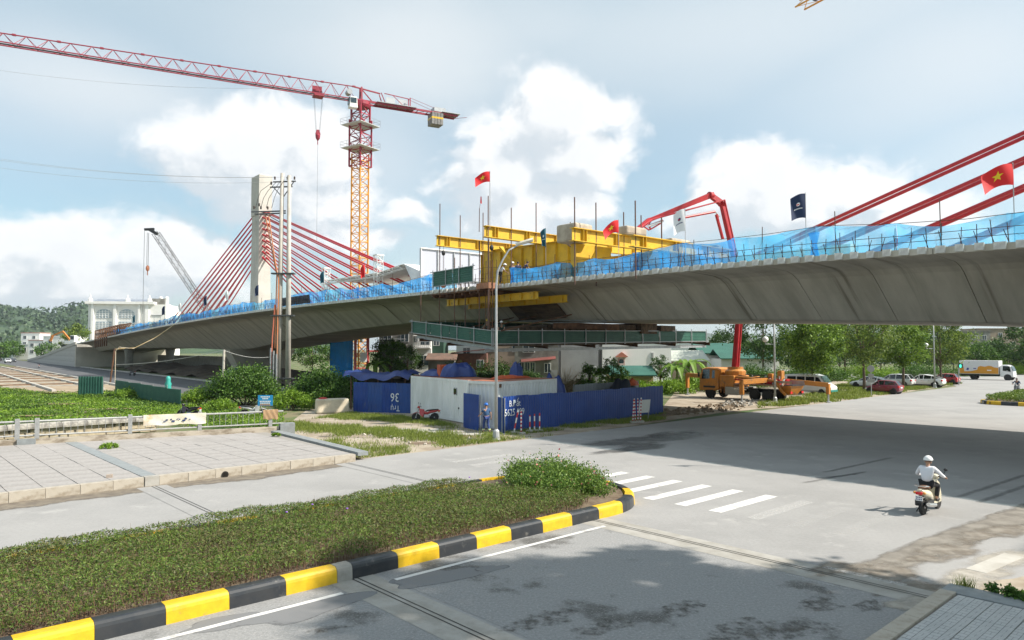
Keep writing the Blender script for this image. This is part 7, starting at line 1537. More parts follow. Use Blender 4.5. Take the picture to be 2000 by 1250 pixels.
# ---------------------------------------------------------------- concrete pump truck
m_por = mat('pump_orange_paint', (.52, .20, .025), .5, c2=(.40, .16, .03), scale=1.5, c3=(.20, .12, .06), s3=2, lo3=.55, hi3=.75); m_pred = mat('boom_red_paint', (.40, .008, .014), .45, c2=(.34, .008, .014), scale=1.5)
hd = Vector((-.6, .8, 0)); hp0 = Vector((24.3, 68.3, 0)); PA = math.atan2(hd.y, hd.x); PT = thing('pump_truck', 'orange concrete pump truck with raised red boom beside the street', 'pump truck', hp0, PA)
def loc_(p): return Matrix.Rotation(-PA, 3, 'Z') @ (Vector(p) - hp0)
rings = []
for x, z0, zs, zr, w in ((4.75, .95, 2.0, 2.9, 1.2), (5.0, .8, 2.0, 3.05, 1.25), (6.2, .75, 2.0, 3.08, 1.25), (6.75, .75, 2.0, 2.95, 1.25), (7.0, .75, 1.95, 2.0, 1.23), (7.05, .8, 1.3, 1.35, 1.2)):
    rings.append([(x, -w * .95, z0), (x, -w, z0 + .1), (x, -w, zs), (x, -w * .93, zr - .08), (x, -w * .82, zr), (x, w * .82, zr), (x, w * .93, zr - .08), (x, w, zs), (x, w, z0 + .1), (x, w * .95, z0)])
mb = MB(); mb.loft(rings); cab = mb.obj('cab', m_por, PT)
for s in (-1, 1):
    mb = MB(); mb.add([(5.75, s * 1.265, 1.95), (6.75, s * 1.265, 1.9), (6.62, s * 1.18, 2.85), (5.8, s * 1.18, 2.9)], [(0, 1, 2, 3)]); mb.obj('side_window', m_cglass, cab)
    mb = MB(); mb.add([(5.15, s * 1.265, 2.0), (5.5, s * 1.265, 2.0), (5.48, s * 1.18, 2.8), (5.18, s * 1.18, 2.8)], [(0, 1, 2, 3)]); mb.obj('side_window', m_cglass, cab)
    mb = MB(); mb.box((6.95, s * 1.45, 2.35), (.12, .16, .5)); mb.obj('mirror', m_blk, cab)
    for x in (5.8, .68, -.68): wheel(PT, x, s * 1.05, .55, .36, 20, 6)
    mb = MB(); mb.box((5.8, s * 1.05, 1.15), (1.4, .5, .18)); mb.obj('mudguard', m_blk, PT)
mb = MB(); mb.box((6.98, 0, 2.45), (.1, 2.0, .8), rot=Matrix.Rotation(-.12, 3, 'Y')); mb.obj('windscreen', m_cglass, cab)
mb = MB(); mb.box((2, 0, .95), (9.5, .9, .34)); mb.obj('chassis', m_blk, PT)
mb = MB(); mb.box((3.75, 0, 1.75), (1.7, 2.5, 1.15)); mb.obj('pedestal', m_por, PT, bevel=.06)
mb = MB(); mb.box((3.0, 1.15, .85), (1.6, .5, .75)); mb.box((3.0, -1.15, .85), (1.6, .5, .75)); mb.obj('side_tank', mat('grey_tank', (.32, .31, .28), .6), PT)
mb = MB(); mb.box((.4, 0, 1.55), (5.4, 2.3, .12)); mb.obj('deck', mat('rust_deck', (.33, .2, .15), .8), PT)
mb = MB(); mb.box((.3, .55, 1.85), (4.2, .5, .5)); mb.box((.3, -.55, 1.85), (4.2, .5, .5)); mb.obj('pumping_cylinder', m_pred, PT)
for x, h in ((-.6, 1.0), (-1.6, 1.3), (1.0, .7)): mb = MB(); mb.box((x, .3, 1.6 + h / 2), (.45, .5, h)); mb.obj('valve_box', m_por, PT, bevel=.04)
mb = MB(); mb.lathe([(1.0, 2.3), (1.0, 2.75), (.75, 2.95), (.75, 3.15)], 20, c=(3.6, 0, 0)); mb.obj('turret', m_por, PT)
mb = MB(); rings = [[(-2.5 - .55 * f, -1.05 * g, z), (-2.5 - .55 * f, 1.05 * g, z), (-2.5 + .9 * f, 1.0 * g, z), (-2.5 + .9 * f, -1.0 * g, z)] for f, g, z in ((.35, .5, .7), (.9, .9, 1.25), (1.05, 1.05, 1.55))]; mb.loft(rings); mb.obj('hopper', m_por, PT)
mb = MB(); mb.box((-2.45, 0, 1.58), (1.5, 1.9, .08)); mb.obj('hopper_grate', m_blk, PT); mb = MB(); mb.add([(-3.2, -1, 1.6), (-1.7, -1, 1.6), (-1.6, -1.05, 2.0), (-3.1, -1.05, 2.0)], [(0, 1, 2, 3)]); mb.add([(-3.2, 1, 1.75), (-1.7, 1, 1.75), (-1.6, 1.3, 2.0), (-3.3, 1.3, 2.0)], [(0, 1, 2, 3)]); mb.obj('splash_cover', m_galv, PT)
for s in (-1, 1): mb = MB(); mb.box((-3.0, s * .9, .95), (.08, .3, .2)); mb.obj('tail_light', m_tail, PT)
mb = MB(); mb.path([(3.0, .9, 2.2), (0, 1.0, 2.05), (-1.6, 1.1, 1.95), (-2.2, 1.2, 1.1), (-2.6, 1.2, .75)], .13, 8); mb.obj('delivery_pipe', m_por, PT); mb = MB(); mb.path([(2.8, 1.1, 1.95), (-1.2, 1.15, 1.8)], .08, 6); mb.obj('water_pipe', m_pred, PT)
for k in range(10):
    x = 2.2 - .48 * k; mb = MB(); mb.tube((x, .7 + .25 * (k % 2), 1.62), (x - .1, .75, 2.15 + .12 * (k % 3)), .06 + .02 * (k % 2), 7); mb.obj('hydraulic_unit', m_galv if k % 3 else m_white, PT)
mb = MB(); mb.path([(3.2, -.4, 2.5), (1.5, -.2, 2.35), (-.5, .2, 2.5), (-2.0, .3, 2.1)], .05, 6); mb.path([(3.2, .5, 2.4), (1.2, .9, 2.2), (-1.0, 1.0, 2.3)], .045, 6); mb.obj('hydraulic_hose', m_blk, PT)
mb = MB(); mb.tube((2.8, 1.22, 1.1), (1.4, 1.22, 1.1), .2, 10); mb.obj('silencer', m_chr, PT)
for x in (4.4, 2.1): mb = MB(); mb.box((x, 1.28, 1.2), (.05, .04, 1.2)); mb.box((x - .4, 1.28, 1.2), (.05, .04, 1.2)); mb.obj('ladder_rail', m_por, PT)
# outriggers
def outrigger(a, foot, ztop):
    f = loc_(foot); f.z = 0; mb = MB(); mb.bar(a, (f.x, f.y, ztop), .34, .42); mb.obj('outrigger_beam', m_por, PT); mb = MB(); mb.bar((f.x, f.y, ztop + .1), (f.x, f.y, .75), .3); o = mb.obj('outrigger_leg', m_por, PT)
    q = MB(); q.tube((f.x, f.y, .9), (f.x, f.y, .06), .08, 8); q.lathe([(.28, 0), (.28, .08), (.1, .12)], 10, c=(f.x, f.y, 0)); q.obj('jack', m_galv, o)
outrigger((3.8, 1.1, 2.05), G(1343, 771), 2.15); outrigger((-.6, 1.1, 2.0), G(1449, 787), 1.9); outrigger((-1.2, -1.1, 1.9), G(1618, 786), 1.6)
# boom
bp = [loc_((hp0 + hd * 3.6) + Vector((0, 0, 3.0))), loc_(PD(1448, 560, 70.5)), loc_(PD(1410, 398, 70)), loc_(PD(1268, 430, 66.5)), loc_(PD(1226, 461, 63.5))]; bq = loc_(PD(1388, 381.5, 69.5))
def arm(a, b2, w0, h0, w1, h1, name, ext=.35):
    a, b2 = Vector(a), Vector(b2); d = (b2 - a).normalized(); sd_ = Vector((0, 0, 1)).cross(Vector((loc_(PD(1226, 461, 63.5)) - loc_(PD(1404, 388, 70))).xy.to_3d()).normalized()); y = sd_.normalized(); x = d.cross(y).normalized(); rings = []
    for f, k in ((-ext / (b2 - a).length, .8), (.04, 1.0), (.5, .95), (.96, .9), (1 + ext / (b2 - a).length, .7)):
        w, h = (w0 + (w1 - w0) * f) * k, (h0 + (h1 - h0) * f) * k; p = a + (b2 - a) * f; rings.append([tuple(p + y * w / 2 * i + x * h / 2 * j) for i, j in ((-1, -1), (1, -1), (1, 1), (-1, 1))])
    mb = MB(); mb.loft(rings); return mb.obj(name, m_pred, PT)
arm(bp[0], bp[1], .46, .62, .42, .56, 'boom_section'); arm(bp[1], bp[2], .42, .6, .38, .52, 'boom_section'); arm(bp[2], bq, .40, .54, .38, .56, 'boom_section', .12); arm(bq, bp[3], .36, .52, .3, .36, 'boom_section'); arm(bp[3], bp[4], .36, .46, .26, .24, 'boom_section', .2)
for c_ in (bp[2], bq): mb = MB(); mb.lathe([(.33, -.24), (.33, .24)], 16, axis='y', c=c_); mb.obj('elbow', m_pred, PT)
dn = Vector((0, 0, -1)); p23 = Vector(bp[3]) - Vector(bp[2]); p12 = Vector(bp[1]) - Vector(bp[2])
mb = MB(); mb.tube(Vector(bp[2]) + p12.normalized() * 3.4 + p23.normalized() * .9, Vector(bp[2]) + p12.normalized() * .9 + p23.normalized() * 1.0, .15, 8); mb.tube(Vector(bp[2]) + p23.normalized() * 4.8 + dn * .5, Vector(bp[2]) + p23.normalized() * .9 + dn * .62, .12, 8); mb.obj('ram', m_pred, PT)
mb = MB(); mb.tube(Vector(bp[2]) + p23.normalized() * .9 + dn * .62, Vector(bp[2]) + p12.normalized() * 1.2 + p23.normalized() * .7, .07, 8); mb.tube(Vector(bp[3]) + dn * .55 + p23.normalized() * .2, Vector(bp[3]) - p23.normalized() * 1.6 + dn * .35, .13, 8); mb.obj('ram_rod', m_chr, PT)
mb = MB(); e = p23.normalized(); c0_ = Vector(bp[3]); mb.bar(c0_ + dn * .2, c0_ + dn * .9 - e * .1, .12); mb.bar(c0_ + dn * .9 - e * .1, c0_ - e * 1.3 + dn * .55, .12); mb.bar(c0_ + e * .6 + dn * .5, c0_ + dn * .95, .1); mb.obj('linkage', m_pred, PT)
mb = MB(); sd2 = Vector((-p23.y, p23.x, 0)).normalized() * .4; mb.path([Vector(bp[0]) + sd2, Vector(bp[1]) + sd2, Vector(bp[2]) + sd2 + Vector((0, 0, .3)), Vector(bp[3]) + sd2, Vector(bp[4]) + sd2 * .5], .09, 6); mb.obj('concrete_pipe', m_pred, PT)
mb = MB(); mb.path([Vector(bp[4]), Vector(bp[4]) + p23.normalized() * .5 + dn * .3, Vector(bp[4]) + p23.normalized() * .7 + dn * 2.4], .09, 7); mb.obj('end_hose', m_blk, PT)
# excavator on the ramp
ex = PD(140, 672, 226); EX = thing('excavator', 'small white cab excavator with orange arm on the ramp', 'excavator', (ex.x, ex.y, ex.z - 1.0), R(170))
mb = MB(); mb.box((-.3, 0, 1.5), (3.4, 2.6, 1.1)); mb.obj('machine_body', m_white, EX, bevel=.1); mb = MB(); mb.box((-1.2, .6, 2.8), (1.7, 1.3, 1.8), top=(.85, .9)); o = mb.obj('cab', m_white, EX, bevel=.08); q = MB(); q.box((-1.2, 1.24, 2.95), (1.2, .06, 1.1)); q.box((-.36, .6, 2.95), (.06, 1.0, 1.1)); q.obj('cab_window', m_cglass, o)
mb = MB(); mb.bar((.6, -.3, 2.0), (3.6, -.3, 5.0), .4, .5); mb.bar((3.6, -.3, 5.0), (7.4, -.3, 3.6), .35, .42); mb.bar((7.2, -.3, 3.7), (8.0, -.3, 2.0), .6, .5); mb.obj('arm', mat('excavator_orange', (.62, .22, .04), .5), EX)
for y in (-1.1, 1.1): mb = MB(); mb.prism([(-2, .0), (2, .0), (2.3, .4), (2, .85), (-2, .85), (-2.3, .4)], y - .3, y + .3, 'xz'); mb.obj('track', m_blk, EX)

# ================================================================== motorbikes
def two_wheeler(label, loc, ang, body, panel, seatm, scooter=True, name='scooter', group='motorbikes', plate=True, lean=0.0):
    T = thing(name, label, 'motorbike', loc, ang, group); T.rotation_euler[0] = lean; r = .24 if scooter else .29; wb = 1.26
    for x in (0, wb):
        mb = MB(); mb.lathe([(r * .72, -.045), (r * .93, -.05), (r, -.025), (r, .025), (r * .93, .05), (r * .72, .045)], 20, axis='y'); o = mb.obj('wheel', m_tyre, T, loc=(x, 0, r)); q = MB(); q.lathe([(r * .73, -.03), (r * .66, -.035), (r * .66, .035), (r * .73, .03)], 20, axis='y'); q.lathe([(.02, -.06), (.05, -.06), (.05, .06), (.02, .06)], 8, axis='y')
        for k in range(5 if scooter else 10): a = 2 * math.pi * k / (5 if scooter else 10); q.bar((0, 0, 0), (r * .7 * math.cos(a), 0, r * .7 * math.sin(a)), .03 if scooter else .012, .035 if scooter else .012)
        q.obj('rim', m_rim, o)
    def ell(x, y, z, a, b2, n=10): return [(x, y + a * math.cos(2 * math.pi * k / n), z + b2 * math.sin(2 * math.pi * k / n)) for k in range(n)]
    if scooter:
        mb = MB(); mb.loft([ell(-.26, 0, .74, .06, .04), ell(-.18, 0, .70, .12, .09), ell(.0, 0, .64, .16, .13), ell(.25, 0, .58, .17, .16), ell(.45, 0, .50, .15, .18), ell(.56, 0, .42, .12, .14)]); mb.obj('rear_body', body, T, smooth=True)
        mb = MB(); mb.loft([ell(-.16, 0, .80, .08, .03), ell(.1, 0, .81, .14, .05), ell(.4, 0, .77, .14, .05), ell(.62, 0, .73, .08, .04)]); mb.obj('seat', seatm, T, smooth=True)
        mb = MB(); mb.box((.66, 0, .29), (.5, .30, .07)); mb.obj('footboard', panel, T, bevel=.02)
        mb = MB(); mb.loft([[(x, y * w, z) for y, z in ((-1, z0), (-1.0, z0 + .25), (-.8, z1 - .1), (-.4, z1), (.4, z1), (.8, z1 - .1), (1.0, z0 + .25), (1, z0))] for x, w, z0, z1 in ((.88, .17, .28, .86), (.98, .20, .30, .94), (1.08, .15, .36, .92))]); mb.obj('leg_shield', body, T)
        mb = MB(); mb.loft([ell(1.0, 0, .98, .10, .07), ell(1.08, 0, 1.0, .13, .09), ell(1.15, 0, .97, .09, .07)]); mb.obj('handlebar_cowl', body, T, smooth=True)
        mb = MB(); mb.box((.12, -.14, .34), (.5, .12, .18)); mb.box((.1, .13, .36), (.42, .12, .2)); mb.obj('engine', m_blk, T, bevel=.03); mb = MB(); mb.loft([[(x, -.21 + .055 * math.cos(2 * math.pi * k / 8), z + .06 * math.sin(2 * math.pi * k / 8)) for k in range(8)] for x, z in ((-.2, .36), (.15, .31), (.4, .27))]); mb.obj('exhaust', m_chr, T)
        mb = MB(); mb.path([(.06, .15, .84), (-.2, .14, .88), (-.34, .0, .89), (-.2, -.14, .88), (.06, -.15, .84)], .018, 6); mb.obj('grab_rail', m_chr, T)
        mb = MB(); mb.loft([ell(wb - .26, 0, .42, .07, .02), ell(wb, 0, .52, .08, .03), ell(wb + .24, 0, .40, .06, .02)]); mb.obj('front_mudguard', body, T, smooth=True)
    else:
        mb = MB(); mb.loft([ell(-.32, 0, .78, .05, .04), ell(-.1, 0, .72, .1, .08), ell(.25, 0, .66, .11, .1), ell(.5, 0, .55, .09, .1), ell(.8, 0, .62, .09, .14), ell(1.0, 0, .72, .12, .16)]); mb.obj('rear_body', body, T, smooth=True)
        mb = MB(); mb.loft([ell(-.26, 0, .83, .09, .03), ell(.1, 0, .80, .13, .05), ell(.45, 0, .76, .11, .05), ell(.6, 0, .70, .06, .04)]); mb.obj('seat', seatm, T, smooth=True)
        for s in (-1, 1): mb = MB(); mb.add([(.72, s * .13, .82), (1.02, s * .17, .88), (.98, s * .2, .5), (.78, s * .2, .3), (.68, s * .16, .5)], [(0, 1, 2, 3, 4)]); mb.obj('leg_shield', body, T)
        mb = MB(); mb.box((.5, 0, .36), (.4, .24, .24)); mb.obj('engine', m_galv, T, bevel=.05); mb = MB(); mb.path([(.6, -.14, .28), (.2, -.17, .24), (-.3, -.18, .34)], [.02, .045, .055], 8); mb.obj('exhaust', m_chr, T)
        mb = MB(); mb.bar((.1, .1, .3), (-.02, .12, .3), .04); mb.bar((.3, .12, .34), (0, .12, r), .05); mb.bar((.3, -.12, .34), (0, -.12, r), .05); mb.obj('swing_arm', m_blk, T)
        mb = MB(); mb.loft([ell(wb - .3, 0, .56, .05, .015), ell(wb - .05, 0, .63, .07, .03), ell(wb + .26, 0, .5, .05, .015)]); mb.obj('front_mudguard', body, T, smooth=True); mb = MB(); mb.loft([ell(1.0, 0, .94, .09, .06), ell(1.09, 0, .98, .12, .09), ell(1.17, 0, .95, .07, .06)]); mb.obj('handlebar_cowl', body, T, smooth=True)
    for s in (-1, 1): mb = MB(); mb.tube((wb, s * .075, r), (1.06, s * .05, .9), .025, 6); mb.obj('fork', m_galv, T)
    mb = MB(); mb.path([(.96, -.34, 1.0), (1.04, -.12, 1.02), (1.06, 0, 1.0), (1.04, .12, 1.02), (.96, .34, 1.0)], .017, 6); mb.obj('handlebar', m_blk, T)
    for s in (-1, 1):
        mb = MB(); mb.tube((1.0, s * .24, 1.02), (1.04, s * .30, 1.2), .008, 4); mb.ball((1.05, s * .31, 1.24), (.02, .06, .045), 8, 6); mb.obj('mirror', m_blk, T)
        mb = MB(); mb.ball((-.26 if scooter else -.3, s * .13, .68), (.05, .045, .04), 8, 6); mb.obj('indicator', mat('amber_lens', (.6, .25, .05), .3), T)
    mb = MB(); mb.ball((1.17, 0, .97), (.03, .07, .05), 8, 6); mb.obj('headlight', m_lens, T)
    mb = MB(); mb.box((-.30 if scooter else -.36, 0, .67 if scooter else .74), (.08, .18, .08)); mb.obj('tail_light', m_tail, T, bevel=.02)
    if plate:
        x = -.32 if scooter else -.38; z = .53 if scooter else .6; mb = MB(); mb.box((x, 0, z), (.012, .19, .14)); o = mb.obj('number_plate', m_print, T); q = MB()
        for j in range(2):
            for i in range(4): q.box((x - .009, -.066 + .044 * i, z + .03 - .06 * j), (.004, .026, .035))
        q.obj('plate_characters', m_bprint, o)
    mb = MB(); mb.loft([ell(-.30, 0, .40, .06, .02), ell(-.22, 0, .52, .09, .03), ell(.0, 0, .58, .09, .03)]); mb.obj('rear_mudguard', m_blk, T)
    mb = MB(); mb.bar((.3, .14, .28), (.24, .26, .02), .025); mb.obj('stand', m_blk, T); return T
m_cream = paint('cream_scooter_paint', (.72, .66, .50)); m_bseat = mat('brown_seat', (.16, .075, .04), .6)
sc = G(1803, 1005.5)
two_wheeler('cream scooter ridden by the person in white shirt', sc, SANG, m_cream, m_cream, m_bseat)
two_wheeler('red motorbike parked against the long white container', G(848, 823.5), R(176), paint('red_bike_paint', (.42, .02, .02)), m_blk, mat('black_seat', (.02, .02, .02), .6), False, 'motorbike', lean=.12)
two_wheeler('black and pink motorbike parked behind the draped railing', G(381, 818), R(165), paint('black_bike_paint', (.02, .012, .02)), m_blk, mat('black_seat', (.02, .02, .02), .6), False, 'motorbike', lean=.1)
two_wheeler('white and navy motorbike parked in the bushes behind the blue sign', G(478, 815), R(20), paint('navy_bike_paint', (.55, .55, .56)), m_blk, mat('black_seat', (.02, .02, .02), .6), False, 'motorbike', lean=.1)
two_wheeler('dark motorbike standing by the kerb of the black road', G(262, 734), R(150), paint('black_bike_paint', (.02, .012, .02)), m_blk, mat('black_seat', (.02, .02, .02), .6), False, 'motorbike')
two_wheeler('dark motorbike far up the black road', G(76, 719), R(120), paint('black_bike_paint', (.02, .012, .02)), m_blk, mat('black_seat', (.02, .02, .02), .6), False, 'motorbike')
r2 = G(1989, 767.5); two_wheeler('dark motorbike of the far rider beside the small island', r2, SANG + math.pi, paint('dark_bike_paint', (.05, .05, .06)), m_blk, mat('black_seat', (.02, .02, .02), .6), True)

# ================================================================== people
m_skin = mat('skin', (.42, .24, .16), .6)
def skin_obj(name, V, E, m, parent, sub=1):
    me = bpy.data.meshes.new(name); ks = list(V); me.from_pydata([V[k][0] for k in ks], [(ks.index(a), ks.index(b2)) for a, b2 in E], []); me.materials.append(m)
    o = link(name, me, parent); o.modifiers.new('skin', 'SKIN'); sk = me.skin_vertices[0].data
    for i, k in enumerate(ks): rr = V[k][1]; sk[i].radius = rr if isinstance(rr, tuple) else (rr, rr)
    sk[0].use_root = True; s = o.modifiers.new('sub', 'SUBSURF'); s.levels = sub; s.render_levels = sub; o.modifiers['skin'].use_smooth_shade = True
    return o
STAND = dict(pelvis=(0, 0, .95), waist=(.01, 0, 1.08), chest=(.02, 0, 1.28), neck=(.02, 0, 1.46), head=(.05, 0, 1.56), crown=(.04, 0, 1.67), shl=(.01, .17, 1.39), ell=(-.02, .25, 1.12), wrl=(.06, .27, .88), shr=(.01, -.17, 1.39), elr=(-.02, -.25, 1.12), wrr=(.06, -.27, .88), hil=(0, .09, .90), knl=(.04, .10, .50), anl=(-.02, .10, .09), tol=(.14, .11, .04), hir=(0, -.09, .90), knr=(.04, -.10, .50), anr=(-.02, -.10, .09), tor=(.14, -.11, .04))
WALK = dict(STAND, knl=(.14, .10, .52), anl=(.20, .10, .10), tol=(.36, .11, .06), knr=(-.02, -.10, .50), anr=(-.24, -.10, .14), tor=(-.12, -.11, .05), ell=(.12, .27, 1.14), wrl=(.34, .30, 1.02), elr=(-.10, -.25, 1.14), wrr=(-.05, -.28, .90))
RIDE = dict(pelvis=(.36, 0, .90), waist=(.40, 0, 1.02), chest=(.46, 0, 1.22), neck=(.50, 0, 1.40), head=(.54, 0, 1.49), crown=(.53, 0, 1.58), shl=(.46, .18, 1.33), ell=(.60, .34, 1.10), wrl=(.92, .33, 1.03), shr=(.46, -.18, 1.33), elr=(.62, -.34, 1.12), wrr=(.92, -.33, 1.03), hil=(.42, .10, .87), knl=(.84, .16, .80), anl=(.74, .14, .40), tol=(.92, .15, .35), hir=(.42, -.10, .87), knr=(.84, -.16, .80), anr=(.74, -.14, .40), tor=(.92, -.15, .35))
LEANF = dict(STAND, waist=(.06, 0, 1.07), chest=(.16, 0, 1.24), neck=(.26, 0, 1.38), head=(.34, 0, 1.45), crown=(.38, 0, 1.55), shl=(.20, .17, 1.32), shr=(.20, -.17, 1.32), ell=(.34, .24, 1.08), elr=(.34, -.24, 1.08), wrl=(.5, .2, .98), wrr=(.5, -.2, .98))
def person(label, loc, ang, J, shirt, trousers, helmet=None, hair=(.015, .012, .01), short=True, bands=False, group=None, shoe=(.03, .025, .025)):
    T = thing('person', label, 'person', loc, ang, group); P = lambda k: J[k]
    rr = dict(pelvis=.12, waist=.10, chest=.12, neck=.052, head=.082, crown=.06, shl=.058, shr=.058, ell=.04, elr=.04, wrl=.03, wrr=.03, hil=.085, hir=.085, knl=.055, knr=.055, anl=.038, anr=.038, tol=.035, tor=.035)
    V = {k: (J[k], rr[k]) for k in ('pelvis', 'waist', 'chest', 'neck', 'head', 'crown', 'shl', 'ell', 'wrl', 'shr', 'elr', 'wrr', 'hil', 'knl', 'anl', 'tol', 'hir', 'knr', 'anr', 'tor')}
    E = [('pelvis', 'waist'), ('waist', 'chest'), ('chest', 'neck'), ('neck', 'head'), ('head', 'crown')]
    for s in 'lr':
        E += [('chest', 'sh' + s), ('sh' + s, 'el' + s), ('el' + s, 'wr' + s), ('pelvis', 'hi' + s), ('hi' + s, 'kn' + s), ('kn' + s, 'an' + s), ('an' + s, 'to' + s)]
        e, w = Vector(J['el' + s]), Vector(J['wr' + s]); d = (w - e).normalized(); side_ = d.cross(Vector((0, 0, 1)) if abs(d.z) < .8 else Vector((1, 0, 0))).normalized(); pal = w + d * .07; V['pa' + s] = (tuple(pal), .026); E.append(('wr' + s, 'pa' + s)); curl = Vector((0, 0, -.03)) if abs(d.z) < .8 else Vector((.03, 0, 0))
        for i in range(4):
            k1, k2 = f'f{s}{i}a', f'f{s}{i}b'; o_ = side_ * (.03 - .02 * i); L = (.075, .085, .08, .06)[i]; V[k1] = (tuple(pal + o_ + d * L * .5), .009); V[k2] = (tuple(pal + o_ + d * L * .85 + curl), .008); E += [('pa' + s, k1), (k1, k2)]
        k1 = f'th{s}'; V[k1] = (tuple(w + d * .06 + side_ * .05 + curl * .4), .010); E.append(('wr' + s, k1))
    skin_obj('body', V, E, m_skin, T)
    def sub(keys, edges, name, m, grow):
        VV = {k: (J[k] if isinstance(J.get(k), tuple) else V[k][0], rr.get(k, .05) * grow.get(k, 1.18)) for k in keys}; return skin_obj(name, VV, edges, m, T)
    J2 = dict(J)
    def mid(a, b2, f): return tuple(Vector(J[a]).lerp(Vector(J[b2]), f))
    sl = 'l', 'r'; keysS = ['chest', 'waist', 'pelvis', 'shl', 'shr']; eS = [('chest', 'waist'), ('waist', 'pelvis'), ('chest', 'shl'), ('chest', 'shr')]; VV = {'chest': (J['chest'], (.175, .125)), 'waist': (J['waist'], (.155, .12)), 'pelvis': (mid('pelvis', 'waist', .1), (.16, .128)), 'shl': (J['shl'], .078), 'shr': (J['shr'], .078)}
    for s in sl:
        if short: VV['up' + s] = (mid('sh' + s, 'el' + s, .75), .066); eS.append(('sh' + s, 'up' + s))
        else: VV['el' + s] = (J['el' + s], .058); VV['wr' + s] = (mid('el' + s, 'wr' + s, .85), .045); eS += [('sh' + s, 'el' + s), ('el' + s, 'wr' + s)]
    skin_obj('shirt', VV, eS, shirt, T)
    VV = {'pelvis': (J['pelvis'], (.15, .13))}; eT = []
    for s in sl:
        VV['hi' + s] = (J['hi' + s], .105); VV['kn' + s] = (J['kn' + s], .075); VV['an' + s] = (mid('kn' + s, 'an' + s, .9), .065); eT += [('pelvis', 'hi' + s), ('hi' + s, 'kn' + s), ('kn' + s, 'an' + s)]
    skin_obj('trousers', VV, eT, trousers, T)
    for s in sl:
        a, t_ = Vector(J['an' + s]), Vector(J['to' + s]); mb = MB(); d = t_ - a; mb.ball(tuple((a + t_) / 2 + Vector((0, 0, -.01))), (.14, .055, .05), 10, 6); mb.obj('shoe', mat('dark_shoe_%.2f' % shoe[0], shoe, .6), T, smooth=True)
    h = Vector(J['head']); c = Vector(J['crown']); ctr = (h + c) / 2
    mb = MB(); mb.ball(tuple(h + Vector((.085, 0, .0))), (.022, .014, .022), 6, 5)
    for s in (-1, 1): mb.ball(tuple(h + Vector((.0, s * .083, .0))), (.02, .012, .032), 6, 5)
    mb.obj('nose_and_ears', m_skin, T); mb = MB()
    for s in (-1, 1): mb.ball(tuple(h + Vector((.076, s * .03, .025))), (.01, .013, .008), 6, 4)
    mb.box(tuple(h + Vector((.078, 0, -.045))), (.008, .04, .008)); mb.obj('eyes_and_mouth', mat('dark_feature', (.05, .02, .02), .5), T)
    mb = MB(); mb.ball(tuple(ctr + Vector((-.012, 0, .02))), (.105, .098, .098), 14, 8, v0=0, v1=.58); mb.obj('hair', mat('black_hair', hair, .6), T, smooth=True)
    if helmet is not None:
        mb = MB(); mb.ball(tuple(ctr + Vector((0, 0, .035))), (.145, .125, .125), 16, 8, v0=0, v1=.54); mb.box(tuple(ctr + Vector((.14, 0, .02))), (.09, .17, .016)); mb.obj('helmet', helmet, T, smooth=True)
    if bands:
        for s in sl:
            p = Vector(mid('kn' + s, 'an' + s, .72)); mb = MB(); mb.lathe([(.085, -.03), (.085, .03)], 12, c=p); mb.obj('reflective_band', mat('reflective_yellow', (.6, .7, .35), .4), T)
    return T
m_ws = mat('white_shirt', (.66, .67, .71), .85, bump=1.0, bscale=14); m_bt = mat('black_trousers', (.014, .014, .016), .8); m_wsh = mat('white_helmet', (.74, .75, .74), .35)
person('rider in white shirt and white helmet on the cream scooter', sc, SANG, RIDE, m_ws, m_bt, m_wsh, short=False)
m_bs = mat('blue_work_shirt', (.035, .09, .20), .85, bump=.3, bscale=8); m_bp = mat('blue_work_trousers', (.02, .045, .17), .85)
person('worker in blue uniform and blue helmet walking beside the lamp post', G(950, 846), R(118), WALK, m_bs, m_bp, mat('blue_helmet', (.02, .14, .5), .35), bands=True)
person('far rider in dark blue jacket near the small island', r2, SANG + math.pi, RIDE, mat('navy_jacket', (.03, .05, .11), .8), mat('grey_trousers', (.08, .08, .09), .8), mat('dark_red_helmet', (.06, .03, .035), .4), short=False)
for px, t, J, sm, hm, ang, lb in ((977, 1.3, LEANF, mat('pale_blue_shirt', (.45, .50, .56), .8), m_wsh, R(-10), 'worker in pale shirt and white helmet bending behind the blue net'), (1001, 1.8, STAND, mat('dark_shirt', (.05, .045, .045), .8), m_wsh, R(-90), 'worker in dark shirt and white helmet before the yellow girder'), (1022, 1.3, LEANF, mat('navy_shirt', (.025, .035, .09), .8), None, R(20), 'bareheaded worker in navy shirt bending towards the teal flag'), (1012, 1.9, STAND, mat('navy_shirt', (.025, .035, .09), .8), None, R(100), 'bareheaded worker in navy shirt standing behind the bending one')):
    p = BX(px, 520, t); person(lb, BW(p.x, t, zdeck(p.x) + .12), ang, J, sm, m_bt, hm, group='workers on the deck')
for px, t, hm, lb in ((953, .3, mat('yellow_helmet', (.7, .5, .03), .4), 'worker in yellow helmet on the hanging platform'), (981, .3, m_wsh, 'worker in white helmet on the hanging platform')):
    p = BX(px, 640, t); person(lb, BW(p.x, t, 5.25 + (-.09) * (p.x + 40.4)), R(-100), LEANF, mat('green_shirt', (.05, .09, .07), .8), m_bt, hm, group='workers on the platform')

